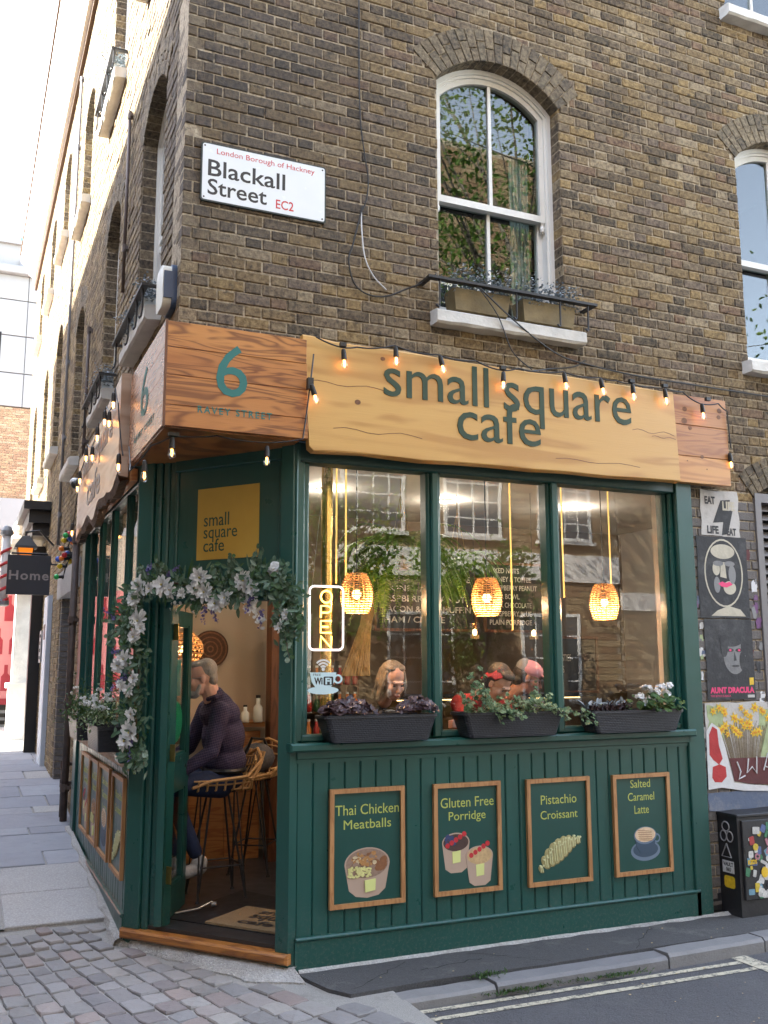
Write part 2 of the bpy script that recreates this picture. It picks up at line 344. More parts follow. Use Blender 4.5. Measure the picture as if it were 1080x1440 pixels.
M['slab'] = stone_mat('york_slab', [(0, (.25, .26, .285)), (.4, (.31, .32, .345)), (.7, (.22, .23, .26)), (1, (.36, .36, .375))], 14)
M['granite'] = stone_mat('kerb_granite', [(0, (.17, .17, .178)), (.5, (.22, .218, .215)), (1, (.15, .15, .158))], 60)

def sheet(name, xs, ys, zf, mat, kind='structure', thick=.12):
    b = MB(); nx, ny = len(xs), len(ys)
    vs = [(x, y, zf(x, y)) for y in ys for x in xs]
    b.add(vs, [(j*nx+i, j*nx+i+1, (j+1)*nx+i+1, (j+1)*nx+i) for j in range(ny-1) for i in range(nx-1)])
    return b.build(name, mat, kind=kind)
def lin(a, b, n): return [a+(b-a)*i/n for i in range(n+1)]
grd = sheet('ground', lin(-90, 90, 12), lin(-80, 6, 6)+lin(6.5, 16, 19)+[25, 40, 60, 90, 160], lambda x, y: g(y)-.09, M['asphalt'])
# sett paving: fan of granite setts in front of the door
bed = MB()
def bedp(a, b_, z): return z
stt = thing('sett_paving', (0, 5.5, 0), None, None); stt['kind'] = 'structure'
ys = lin(3.4, 6.95, 12)
bd = MB(); xsb = lin(-1.6, 2.25, 6)
for i in range(len(ys)-1):
    for j in range(len(xsb)-1):
        bd.quad(*[(x, y, g(y)-.032) for x, y in ((xsb[j], ys[i]), (xsb[j+1], ys[i]), (xsb[j+1], ys[i+1]), (xsb[j], ys[i+1]))])
bd.build('joint_bed', M['joint'], stt)
def sett_mesh(wd, ln, r, seed):
    q = random.Random(seed); b = MB(); b.rn = r; n = 8
    ring = []
    for k, (sx, sy) in enumerate(((-1, -1), (0, -1), (1, -1), (1, 0), (1, 1), (0, 1), (-1, 1), (-1, 0))):
        ex = sx*(wd/2)*(1 if sx*sy == 0 else .94)+q.uniform(-.005, .005); ey = sy*(ln/2)*(1 if sx*sy == 0 else .94)+q.uniform(-.005, .005)
        ring.append((ex, ey))
    vs = [(x, y, -.08) for x, y in ring]+[(x*1.0, y*1.0, -.007+q.uniform(-.002, .002)) for x, y in ring]+[(x*.92, y*.945, -.001+q.uniform(-.003, .003)) for x, y in ring]+[(0, 0, q.uniform(0, .004))]
    fs = [(i, (i+1) % 8, 8+(i+1) % 8, 8+i) for i in range(8)]+[(8+i, 8+(i+1) % 8, 16+(i+1) % 8, 16+i) for i in range(8)]+[(16+i, 16+(i+1) % 8, 24) for i in range(8)]
    b.add(vs, fs); return b
SL = [.14, .16, .18, .15, .17, .20, .16, .19, .13, .175]
SV = [sett_mesh(.118, ln, 0, 50+i).mesh('sett', M['sett']) for i, ln in enumerate(SL)]
cx0, cy0 = -.35, 11.2
setts = []; q = random.Random(3); th = -.30
def apron_line(x): return 6.42-(x-1.04)*.97/.76      # the chamfer line
while th < .62:
    rr = 4.05+q.uniform(0, .1)
    while rr < 8.2:
        k = q.randrange(len(SL)); ln = SL[k]; r = rr+ln/2
        x = cx0+r*math.sin(th); y = cy0-r*math.cos(th)
        ok = y < 6.86 and x > -1.5 and x < 2.1 and not (x > .93 and y > apron_line(x)-.10-.30*max(0, (x-1.04)/.76)) and y > 3.5
        if y > 4.86 and x > 1.80+max(0, 5.40-y)*.30: ok = False
        wsc = r*.0199/.118
        if ok: setts.append((x, y, k, -th, wsc))
        rr += ln+.011
    th += .0215
mk = sorted(setts, key=lambda s: (s[0]-0)**2+(s[1]-0)**2)
vis = [s for s in setts if s[1] > 4.2 and s[0] > 0.0]
vis.sort(key=lambda s: s[1]); far = [s for s in setts if s not in vis]
part_setts = vis[-298:]; rest = far+vis[:-298]
for x, y, k, a, ws in part_setts:
    mx = T(x, y, g(y)-.018+q.uniform(-.004, .004)) @ Matrix.Rotation(-a+q.uniform(-.03, .03), 4, 'Z') @ Matrix.Rotation(q.uniform(-.02, .02), 4, 'X')
    link('sett', SV[k], stt, world=mx @ Matrix.Diagonal((ws, 1, 1, 1)))
bs_ = MB()
for x, y, k, a, ws in rest:
    bs_.rn = q.random(); sm = sett_mesh(.118*ws, SL[k], 0, k)
    bs_.add(sm.v, sm.f, T(x, y, g(y)-.018) @ Matrix.Rotation(-a, 4, 'Z'))
if bs_.v: bs_.build('setts', M['sett'], stt, kind='stuff')
# side street slabs
pv = thing('pavement', (0, 9, 0), None, None); pv['kind'] = 'structure'
pb = MB(); ys = lin(6.9, 15.2, 20)
for i in range(20):
    pb.quad(*[(x, y, g(y)-.014) for x, y in ((-2.2, ys[i]), (1.6, ys[i]), (1.6, ys[i+1]), (-2.2, ys[i+1]))])
pb.build('joint_bed', M['joint'], pv)
def slab(x0, x1, y0, y1, mat='slab', name='paving_slab', r=None, th=.06):
    b = MB(); b.rn = rng.random() if r is None else r; e = .008
    dz = rng.uniform(-.004, .004); c = .006
    P = [(x0+e, y0+e), (x1-e, y0+e), (x1-e, y1-e), (x0+e, y1-e)]; P = [(x+rng.uniform(-.004, .004), y+rng.uniform(-.004, .004)) for x, y in P]
    ins = [(c, c), (-c, c), (-c, -c), (c, -c)]
    vs = [(x, y, g(y)-th) for x, y in P]+[(x, y, g(y)-c+dz) for x, y in P]+[(x+a, y+d, g(y)+dz) for (x, y), (a, d) in zip(P, ins)]
    b.add(vs, [(0, 1, 5, 4), (1, 2, 6, 5), (2, 3, 7, 6), (3, 0, 4, 7), (4, 5, 9, 8), (5, 6, 10, 9), (6, 7, 11, 10), (7, 4, 8, 11), (8, 9, 10, 11)])
    return b.build(name, M[mat], pv)
slab(.37, 1.035, 6.9, 7.62, 'concrete', 'concrete_slab'); slab(.37, 1.035, 7.62, 8.33, 'concrete', 'concrete_slab')
for a, b_ in ((6.9, 7.6), (7.6, 8.5), (8.5, 9.4)): slab(.17, .36, a, b_, r=.95, name='edge_stone')
for a, b_ in ((6.9, 7.8), (7.8, 8.8)):
    for u in (-2.0, -1.2, -.4): slab(u, u+.75 if u < -.4 else .16, a, b_)
yy = 8.33; row = 0
rows = [.42, .62, .26, .60, .30, .55, .62, .50, .60, .66, .50, .72, .60]
for dy in rows:
    x = -2.0-rng.uniform(0, .5)
    lim = 1.035 if yy < 9.5 else 1.32
    while x < lim-.05:
        wd = rng.choice([.55, .7, .85, .95]); x1 = min(lim, x+wd)
        if lim-x1 < .2: x1 = lim
        if row in (4, 8) and x1 == lim: slab(x, x1, yy, min(yy+dy, 15.2), 'concrete', 'concrete_slab')
        elif x1 > (.36 if yy < 9.4 else -9): slab(max(x, .37) if (yy < 9.4 and x < .37) else x, x1, yy, min(yy+dy, 15.2))
        x = x1
    yy += dy; row += 1
sheet('cross_street', lin(-30, 30, 10), [15.25, 18, 22, 28, 34], lambda x, y: g(y)-.02, M['paving_pale'])
# front footway, kerb
fw = MB(); ys = [(2.0, 4.99), (2.5, 5.02), (3.2, 5.00), (4.1, 5.02), (4.9, 5.02), (6.2, 5.05), (12, 5.1)]
P = [(x, y) for x, y in ys]+[(12, 5.7), (1.86, 5.7), (1.86, 5.36), (1.92, 5.12)]
fw.prism(P, -.1, -.012); tag(fw.build('footway', M['footway']), None, kind='structure')
kb = thing('kerb', (3, 4.95, 0), None, None); kb['kind'] = 'structure'
kp = [(1.90, 5.0, -.052), (2.22, 4.99, -.045), (2.80, 5.0, -.028), (3.98, 5.0, -.012), (4.75, 5.02, -.004), (5.7, 5.04, -.004), (6.7, 5.06, -.004), (7.7, 5.08, .02), (8.7, 5.1, .02)]
for i in range(len(kp)-1):
    (xa, ya, za), (xb, yb, zb) = kp[i], kp[i+1]
    e = .006; n_ = max(2, int((xb-xa)/.12)); b = MB(); b.rn = rng.random(); wd = .155
    vs = []
    for j in range(n_+1):
        t = j/n_; x = xa+e+(xb-xa-2*e)*t; y = ya+(yb-ya)*t; z = max(za, zb)-.004 if i < 2 else (za+zb)/2
        rx = rng.uniform(-.004, .004); c = .018
        vs += [(x, y-wd+rx, -.14), (x, y-wd+rx, z-c), (x, y-wd+c+rx, z+rng.uniform(-.003, .003)), (x, y-.02, z+rng.uniform(-.002, .003)), (x, y, z-.008), (x, y, -.14)]
    fs = []
    for j in range(n_):
        for k in range(5): fs.append((j*6+k, (j+1)*6+k, (j+1)*6+k+1, j*6+k+1))
    fs += [tuple(range(6)), tuple(reversed(range(len(vs)-6, len(vs))))]
    b.add(vs, fs); b.build('kerb_stone', M['granite'], kb, fix=True)
# painted lines
m, n, b = nmat('worn_road_paint'); p = pos(n)
wr = ramp(n, noi(n, p, 30, 5, .8), [(0, (0, 0, 0)), (.40, (0, 0, 0)), (.52, (1, 1, 1)), (1, (1, 1, 1))])
n.links.new(mixc(n, wr, (.10, .10, .095), (.50, .46, .35)), b.inputs['Base Color']); b.inputs['Roughness'].default_value = .8; M['line'] = m
ln = MB(); z = -.086
def strip(x0, y0, x1, y1, wd):
    d = Vector((x1-x0, y1-y0, 0)).normalized(); nn = Vector((-d.y, d.x, 0))*wd/2
    k = 14; pts = []
    for i in range(k):
        a = Vector((x0, y0, z)).lerp(Vector((x1, y1, z)), i/k); b2 = Vector((x0, y0, z)).lerp(Vector((x1, y1, z)), (i+1)/k)
        ln.quad(tuple(a-nn), tuple(b2-nn), tuple(b2+nn), tuple(a+nn))
strip(2.30, 4.80, 4.45, 4.765, .045); strip(2.30, 4.68, 4.45, 4.64, .045); strip(2.235, 4.55, 2.235, 4.86, .05)
strip(4.52, 4.50, 4.52, 4.86, .12); strip(4.62, 4.70, 9, 4.70, .045); strip(4.62, 4.58, 9, 4.58, .045)
tag(ln.build('road_marking', M['line']), None, kind='structure')
ck = MB(); q = random.Random(44)
for (x0, y0, x1, y1) in ((2.05, 5.05, 2.5, 5.38), (2.9, 5.38, 3.3, 5.04), (3.9, 5.05, 4.3, 5.40), (2.5, 5.2, 2.95, 5.24)):
    pts = [(x0+(x1-x0)*i/9+q.gauss(0, .012), y0+(y1-y0)*i/9+q.gauss(0, .012)) for i in range(10)]
    for a, b_ in zip(pts, pts[1:]): w_ = q.uniform(.002, .005); ck.quad((a[0], a[1]-w_, -.0105), (b_[0], b_[1]-w_, -.0105), (b_[0], b_[1]+w_, -.0105), (a[0], a[1]+w_, -.0105))
tag(ck.build('footway_crack', simple('crack_dirt', (.02, .02, .018), .9, bs=0)), None, kind='structure')
# cement at the foot of the shop
ap = MB(); e = Vector((-.787, -.617, 0)); 
L0 = Vector((1.02, 6.47)); R0 = Vector((1.83, 5.42))
k = 26; vs = []
for i in range(k+1):
    t = i/k; a = L0.lerp(R0, t); wd = .03+.19*t**1.4+rng.uniform(-.016, .016); o = a+Vector((-.787, -.617))*wd
    if t > .85: o.x += (t-.85)*1.3
    top = .040-.02*t+rng.uniform(-.004, .004)
    vs += [(a.x+.1, a.y+.08, top), (a.x, a.y, top), (o.x+(a.x-o.x)*.35, o.y+(a.y-o.y)*.35, top-.03), (o.x, o.y, g(o.y)-.022), (o.x, o.y, -.12)]
fs = [(j*5+q_, (j+1)*5+q_, (j+1)*5+q_+1, j*5+q_+1) for j in range(k) for q_ in range(4)]
ap.add(vs, fs); tag(ap.build('door_apron', M['cement'], fix=False), None, kind='structure')
fl = MB()
for i in range(26):
    y = 6.40+i*.12; x = 1.036; ww = lambda k: .050+.018*math.sin(k*1.3)+.010*math.sin(k*3.1+1)
    y1 = y+.12; wa, wb = ww(i), ww(i+1)
    fl.add([(x, y, g(y)+.022), (x, y1, g(y1)+.022), (x-wb*.7, y1, g(y1)+.010), (x-wa*.7, y, g(y)+.010), (x-wb, y1, g(y1)-.03), (x-wa, y, g(y)-.03)], [(0, 1, 2, 3), (3, 2, 4, 5)])
for i in range(32):
    x = 1.86+i*.1; y = 5.432; ww = lambda k: .016+.010*math.sin(k*1.9)+.006*math.sin(k*4.3)
    fl.add([(x, y+.01, .006), (x+.1, y+.01, .006), (x+.1, y-ww(i+1), -.0105), (x, y-ww(i), -.0105)], [(0, 3, 2, 1)])
tag(fl.build('cement_fillet', M['cement'], fix=False), None, kind='structure')

# ------------------------------------------------------------------ brick building
class Op:
    def __init__(s, u0, u1, v0, spring, rise=0, ring=0): s.u0, s.u1, s.v0, s.sp, s.rise, s.ring = u0, u1, v0, spring, rise, ring; s.c = (u0+u1)/2; s.a = (u1-u0)/2
    def geo(s):
        R_ = (s.a**2+s.rise**2)/(2*s.rise); cv = s.sp+s.rise-R_; return R_, cv
    def block(s, v, ext=True):
        if v < s.v0: return None
        if v < s.sp: return (s.u0, s.u1)
        if not s.rise: return None
        R_, cv = s.geo(); t = (s.ring-.012) if ext else s.ring*.5
        if v > cv+R_+t: return None
        h = min(math.sqrt((R_+t)**2-(v-cv)**2), (v-cv)*s.a/(s.sp-cv)+.004)
        return (s.c-h, s.c+h)
    def outline(s, ins=0, n=14, v0=None):
        R_, cv = s.geo(); r = R_-ins; a = s.a-ins
        th = math.asin(min(1, a/r)); pts = [(s.c-a, (s.v0 if v0 is None else v0)), (s.c+a, (s.v0 if v0 is None else v0))]
        for i in range(n+1): t = th-2*th*i/n; pts.append((s.c+r*math.sin(t), cv+r*math.cos(t)))
        return pts
CO = .075
def wall(fr, u0, u1, v0, v1, ops, base=None, seed=1):
    """bricks in Flemish bond: list of (ua, ub, va, vb, kind)"""
    q = random.Random(seed); out = []; k0 = int(round(v0/CO)); core = []
    for k in range(k0, int(v1/CO)):
        va = k*CO+.0052; vb = (k+1)*CO-.0052; vm = (va+vb)/2
        cuts = sorted(b for b in (o.block(vm) for o in ops) if b)
        free = []; x = u0
        for a, b in cuts:
            if a > x: free.append((x, a))
            x = max(x, b)
        if x < u1: free.append((x, u1))
        cc = sorted(b for b in (o.block(vm, False) for o in ops) if b); x = u0
        for a, b in cc:
            if a > x: core.append((x, a, k*CO, (k+1)*CO))
            x = max(x, b)
        if x < u1: core.append((x, u1, k*CO, (k+1)*CO))
        off = (0 if k % 2 == 0 else .169)+q.uniform(-.004, .004)
        s = (u0 if base is None else base)+off-.3375*60; j = 0
        x = s
        while x < u1:
            ln_ = .2265 if j % 2 == 0 else .111; a, b = x+.0045, x+ln_-.0045
            for fa, fb in free:
                aa, bb = max(a, fa), min(b, fb)
                if bb-aa > .03: out.append((aa, bb, va, vb, 0 if abs((bb-aa)-.2175) < .001 else (1 if abs((bb-aa)-.102) < .001 else 2)))
            x += ln_; j += 1
    return out, core
def brick_mb(b, ln_, h, q, dep=.103):
    j = lambda s: q.uniform(-s, s)
    c = .004+q.uniform(0, .003); z = j(.0022)
    x0, x1, y0, y1 = -ln_/2+j(.0022), ln_/2+j(.0022), -h/2+j(.0018), h/2+j(.0018)
    P = [(x0, y0+j(.0015)), (x1, y0+j(.0015)), (x1, y1+j(.0015)), (x0, y1+j(.0015))]
    vs = [(x, y, -dep) for x, y in P]+[(x, y, -c+z) for x, y in P]+[(x+(c if x < 0 else -c)+j(.0012), y+(c if y < 0 else -c)+j(.0012), z+j(.0012)) for x, y in P]
    return vs, [(0, 1, 5, 4), (1, 2, 6, 5), (2, 3, 7, 6), (3, 0, 4, 7), (4, 5, 9, 8), (5, 6, 10, 9), (6, 7, 11, 10), (7, 4, 8, 11), (8, 9, 10, 11)]
bld = thing('brick_building', (3.5, 5.6, 0), 'sooty yellow stock brick corner building with arched sash windows above the green cafe', 'building')
FB = frame((0, 5.50, 0), (1, 0, 0))               # face of the bricks, front
LB = frame((1.087, 0, 0), (0, -1, 0))             # face of the bricks, side street; u = -y
H1, H2 = (4.06, 5.80), (7.14, 8.75)
fo = [Op(.5, 4.87, 0, 3.36)]
fw_ = [Op(2.84, 3.86, H1[0], H1[1], .235, .25), Op(5.58, 6.60, H1[0], H1[1], .235, .25), Op(2.84, 3.86, H2[0], H2[1], .235, .25), Op(5.58, 6.60, H2[0], H2[1], .235, .25)]
lv = Op(5.54, 6.42, 1.25, 2.96, .16, .22)
TOP = 9.9; XE = 8.6
br, core = wall(FB, 1.087, XE, 0, TOP, fo+fw_+[lv], seed=2)
low = [b for b in br if b[3] < 2.98 and b[0] > 4.8]; up = [b for b in br if not (b[3] < 2.98 and b[0] > 4.8)]
cam_p = Vector((0, 0, 1.692))
def dist(b, fr): return ((fr @ Vector(((b[0]+b[1])/2, (b[2]+b[3])/2, 0)))-cam_p).length
cand = sorted([b for b in up if b[4] < 2 and b[2] > 3.66 and b[3] < 7.0 and b[0] > 1.2], key=lambda b: dist(b, FB))[:298]
cs = set(cand)
q = random.Random(11); BV = [[], []]
for kd, ln_ in ((0, .2175), (1, .102)):
    for i in range(14):
        b = MB(); vs, fs = brick_mb(b, ln_, CO-.0104, q); b.add(vs, fs); BV[kd].append(b.mesh('brick', M['brick']))
fwall = MB(FB)
for a, b_, va, vb in core: fwall.box((a, va, -.30), (b_, vb, -.0085))
fwc = fwall.build('front_wall', M['mortar'], bld)
for b in cand:
    link('brick', q.choice(BV[b[4]]), bld, world=FB @ T((b[0]+b[1])/2, (b[2]+b[3])/2, q.uniform(-.0015, .002)))
def mass(bricks, fr, mat, name, corner=None, seed=5):
    q = random.Random(seed); b = MB(fr)
    for r in bricks:
        ln_ = r[1]-r[0]; b.rn = q.random()+.001; vs, fs = brick_mb(b, ln_, r[3]-r[2], q); b.add(vs, fs, T((r[0]+r[1])/2, (r[2]+r[3])/2, q.uniform(-.002, .002)))
    return b.build(name, M[mat], bld, kind='stuff')
def quoin(bricks, par, at, sgn):
    out = []
    for r in bricks:
        k = int(r[2]/CO+.5)
        if k % 2 == par:
            lim = at+sgn*.106
            a, b_ = (max(r[0], lim), r[1]) if sgn > 0 else (r[0], min(r[1], lim))
            if b_-a > .025: out.append((a, b_, r[2], r[3], r[4]))
        else: out.append(r)
    return out
mass(quoin([b for b in up if b not in cs], 0, 1.087, 1), FB, 'brick', 'front_bricks')
mass(low, FB, 'brick_grey', 'painted_bricks')
# side street wall. openings given in y, mirrored to u = -y
def opy(y0, y1, *a): return Op(-y1, -y0, *a)
lo = [opy(5.4, 9.52, 0, 3.36), opy(10.35, 12.2, 0, 2.52)]
lw = [opy(6.2, 7.14, H1[0], H1[1]-.06, .22, .25), opy(8.28, 9.18, H1[0], H1[1]-.06, .22, .25), opy(10.95, 11.85, H1[0]-.05, H1[1]-.12, .22, .25),
      opy(6.2, 7.14, H2[0], H2[1], .22, .25), opy(8.4, 9.35, H2[0], H2[1], .22, .25), opy(11.0, 11.95, H2[0], H2[1]-.25, .22, .25)]
br2, core2 = wall(LB, -12.6, -5.50, 0, TOP, lo+lw, base=-5.50, seed=4)
lwall = MB(LB)
for a, b_, va, vb in core2: lwall.box((a, va, -.30), (min(b_, -5.51), vb, -.0085))
lwall.build('side_wall', M['mortar'], bld)
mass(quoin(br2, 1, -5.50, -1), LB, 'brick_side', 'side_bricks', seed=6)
roof = MB()
roof.box((1.2, 5.62, TOP-.35), (XE, 12.6, TOP-.2)); roof.build('roof', M['mortar_dark'], bld)
pr = MB(LB); pr.prism([(-.02, TOP-.02), (.12, TOP-.02), (.22, TOP+.22), (.22, TOP+.30), (.36, TOP+.42), (.36, TOP+.55), (-.02, TOP+.62)], 0, 1)
cn = MB(); prof = [(.1, TOP-.02), (-.10, TOP-.02), (-.10, TOP+.16), (-.20, TOP+.24), (-.20, TOP+.34), (-.36, TOP+.5), (-.36, TOP+.66), (.1, TOP+.7)]
vs = []
for yv in (5.2, 21.2):
    for a, z in prof: vs.append((1.087+a, yv, z))
k = len(prof); cn.add(vs, [(i, (i+1) % k, k+(i+1) % k, k+i) for i in range(k)]+[tuple(range(k)), tuple(reversed(range(k, 2*k)))])
vs = []
for xv in (1.087, XE):
    for a, z in prof: vs.append((xv, 5.5+a, z-.001))
cn.add(vs, [(i, (i+1) % k, k+(i+1) % k, k+i) for i in range(k)]+[tuple(range(k)), tuple(reversed(range(k, 2*k)))])
cn.build('cornice', M['cornice'], bld, fix=True)
m = MB(); m.box((.70, 5.2, TOP+.65), (.735, 21.2, TOP+.69)); m.box((1.04, 5.4, TOP-.10), (1.09, 21.2, TOP-.03)); m.build('gutter', M['bark_edge'], bld)

def arch_bricks(fr, op, parent, single, mat='arch', dep=.125):
    R_, cv = op.geo(); th = math.atan2(op.a, op.sp-cv); n = int(round(2*th*R_/.062)); q = random.Random(int(op.c*100)+9)
    holder = None
    allb = MB(fr)
    if single: holder = MB(fr); 
    joint = MB(fr); jo = []
    m_ = 20; ri, ro = R_+.003, R_+op.ring-.003
    for i in range(m_+1): t = -th+2*th*i/m_; jo.append((op.c+ro*math.sin(t), cv+ro*math.cos(t)))
    ji = [(op.c+ri*math.sin(-th+2*th*i/m_), cv+ri*math.cos(-th+2*th*i/m_)) for i in range(m_+1)]
    for i in range(m_): joint.prism([ji[i], ji[i+1], jo[i+1], jo[i]], -dep+.01, -.007)
    root = joint.build('window_arch', M['mortar'], parent)
    for i in range(n):
        a0 = -th+2*th*i/n; a1 = -th+2*th*(i+1)/n; g_ = .0035
        sp = .155 if i % 2 else .10
        for r0, r1 in ((R_, R_+sp-.004), (R_+sp+.004, R_+op.ring)):
            def P(r, t, s): d = g_/r*s; return (op.c+r*math.sin(t+d), cv+r*math.cos(t+d))
            poly = [P(r0, a0, 1), P(r0, a1, -1), P(r1, a1, -1), P(r1, a0, 1)]
            b = MB(fr) if single else allb; b.rn = q.random()+.001
            cx = sum(p[0] for p in poly)/4; cy = sum(p[1] for p in poly)/4; z = q.uniform(.001, .005)
            inn = [(cx+(x-cx)*.9+q.uniform(-.001, .001), cy+(y-cy)*.96) for x, y in poly]
            vs = [(x, y, -dep) for x, y in poly]+[(x, y, z-.005) for x, y in poly]+[(x, y, z) for x, y in inn]
            b.add(vs, [(0, 1, 5, 4)[::-1], (1, 2, 6, 5)[::-1], (2, 3, 7, 6)[::-1], (3, 0, 4, 7)[::-1], (4, 5, 9, 8)[::-1], (5, 6, 10, 9)[::-1], (6, 7, 11, 10)[::-1], (7, 4, 8, 11)[::-1], (8, 9, 10, 11)[::-1]])
            if single: b.build('arch_brick', M[mat], root)
    if not single: allb.build('arch_bricks', M[mat], root)
    return root
def ring_faces(b, A, B, z0, z1):
    n = len(A)
    vs = [(x, y, z1) for x, y in A]+[(x, y, z1) for x, y in B]+[(x, y, z0) for x, y in A]+[(x, y, z0) for x, y in B]
    fs = []
    for i in range(n):
        j = (i+1) % n
        fs += [(i, j, n+j, n+i), (2*n+j, 2*n+i, 3*n+i, 3*n+j), (2*n+i, 2*n+j, j, i), (n+i, n+j, 3*n+j, 3*n+i)]
    b.add(vs, fs)
M['reveal'] = brick_mat('reveal_brick', STK)
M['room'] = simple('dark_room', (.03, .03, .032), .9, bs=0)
M['blind'] = simple('slatted_blind', (.17, .12, .07), .7, var=.2)
M['curtain'] = simple('pale_curtain', (.42, .47, .45), .8, var=.1, vs=3)
def sash(fr, op, parent, rich=True, blind=True, single=False, sill=True, jam_mat='reveal', deep=2.2, marg=.5):
    # brick reveals
    rv = MB(fr); q = random.Random(int(abs(op.c)*50)); k = int(op.v0/CO)
    while (k+1)*CO < op.sp+.06:
        va, vb = max(op.v0, k*CO+.005), (k+1)*CO-.005
        if vb > va:
            for s_, u in ((-1, op.u0), (1, op.u1)):
                rv.rn = q.random()+.001; j = q.uniform(-.002, .003)
                a = u-s_*.0015+(-s_)*j*0; rv.box((a, va, -.125), (u+s_*.06, vb, -.011))
        k += 1
    rv.build('reveal', M[jam_mat], parent, kind='stuff')
    for s_, u in ((-1, op.u0), (1, op.u1)):
        rb = MB(fr); rb.box((u+s_*.004, op.v0-.02, -.29), (u+s_*.07, op.sp+.05, -.0125)); rb.build('reveal_mortar', M['mortar_dark'], parent)
    arch_bricks(fr, op, parent, single)
    # frame
    fb = MB(fr); A = op.outline(-.02, v0=op.v0-.01); B = op.outline(.055, v0=op.v0+.055); ring_faces(fb, A, B, -.24, -.125)
    B2 = op.outline(.035, v0=op.v0+.035); A2 = op.outline(-.01, v0=op.v0); ring_faces(fb, A2, B2, -.13, -.112)
    win = fb.build('window', M['white'], parent, fix=True)
    mid = (op.v0+op.sp+op.rise)/2-.08
    us = MB(fr)
    U0 = Op(op.u0, op.u1, mid-.02, op.sp, op.rise); A = U0.outline(.05, v0=mid-.022); B = U0.outline(.095, v0=mid+.028); ring_faces(us, A, B, -.185, -.14)
    us.box((op.c-.013, mid+.02, -.18), (op.c+.013, op.sp+op.rise-.085, -.148)); us.build('upper_sash', M['white'], win, fix=True)
    ls = MB(fr)
    L = [(op.u0+.05, op.v0+.045), (op.u1-.05, op.v0+.045), (op.u1-.05, mid+.03), (op.u0+.05, mid+.03)]; L2 = [(op.u0+.095, op.v0+.12), (op.u1-.095, op.v0+.12), (op.u1-.095, mid-.012), (op.u0+.095, mid-.012)]
    ring_faces(ls, L, L2, -.235, -.19); ls.box((op.c-.013, op.v0+.11, -.23), (op.c+.013, mid, -.195)); 
    if rich:
        for s_ in (op.u0+.072, op.u1-.072): ls.lathe([(.004, -.085), (.018, -.07), (.02, -.045), (.012, -.02), (.02, 0)], 8, T(s_, mid-.02, -.158) @ Matrix.Rotation(-math.pi/2, 4, 'X'))
    ls.build('lower_sash', M['white'], win, fix=True)
    gl = MB(fr); gl.prism(Op(op.u0, op.u1, mid, op.sp, op.rise).outline(.09, v0=mid), -.166, -.162); gl.box((op.u0+.09, op.v0+.1, -.214), (op.u1-.09, mid, -.210)); gl.build('pane', M['glass_up'], win)
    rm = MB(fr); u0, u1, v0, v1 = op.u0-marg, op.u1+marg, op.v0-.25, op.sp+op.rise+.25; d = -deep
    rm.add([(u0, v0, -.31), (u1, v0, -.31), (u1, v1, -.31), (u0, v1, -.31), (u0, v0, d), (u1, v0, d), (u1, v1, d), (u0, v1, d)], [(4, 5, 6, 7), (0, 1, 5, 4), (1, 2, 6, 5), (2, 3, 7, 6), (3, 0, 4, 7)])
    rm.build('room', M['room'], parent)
    if blind:
        bb = MB(fr); vt = op.sp+op.rise
        k = 0
        while vt-.02-k*.035 > op.sp-.28: bb.box((op.u0+.1, vt-.05-k*.035, -.275), (op.u1-.1, vt-.02-k*.035, -.262)); k += 1
        bb.build('blind', M['blind'], win)
        cu = MB(fr); n_ = 12
        for i in range(n_):
            t = op.u1-.26+.17*i/n_; cu.box((t, op.v0+.06, -.31-.012*(i % 2)), (t+.17/n_*1.02, op.sp+.02, -.295-.012*(i % 2)))
        cu.build('curtain', M['curtain'], win)
    if sill:
        sl = MB(fr); x0, x1 = op.u0-.07, op.u1+.10; n_ = 12; vs = []
        for i in range(n_+1):
            u = x0+(x1-x0)*i/n_; j = lambda s: rng.uniform(-s, s)
            vs += [(u, op.v0-.115+j(.006), .0), (u, op.v0-.115+j(.006), .092), (u, op.v0-.10+j(.004), .108+j(.003)), (u, op.v0-.03+j(.003), .108+j(.003)), (u, op.v0-.018, .09), (u, op.v0+.012, -.2), (u, op.v0-.06, -.2)]
        fs = [(j*7+k_, (j+1)*7+k_, (j+1)*7+(k_+1) % 7, j*7+(k_+1) % 7) for j in range(n_) for k_ in range(7)]+[tuple(range(7)), tuple(reversed(range(len(vs)-7, len(vs))))]
        sl.add(vs, fs); sl.build('window_sill', M['stone_white'], win, fix=True)
    return win
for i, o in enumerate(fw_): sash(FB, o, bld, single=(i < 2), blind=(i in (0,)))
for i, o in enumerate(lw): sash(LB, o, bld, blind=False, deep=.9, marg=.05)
# ------------------------------------------------------------------ the green shopfront
sf = thing('cafe_shopfront', (2.0, 5.6, 0), 'dark green timber shopfront with three big front windows, corner door and boarded base', 'shopfront')
G = M['green']; GD = M['green_dark']
def bx(fr, name, a, b, mat, par, ch=0, **k):
    m = MB(fr); m.box(a, b, ch=ch); return m.build(name, mat, par, **k)
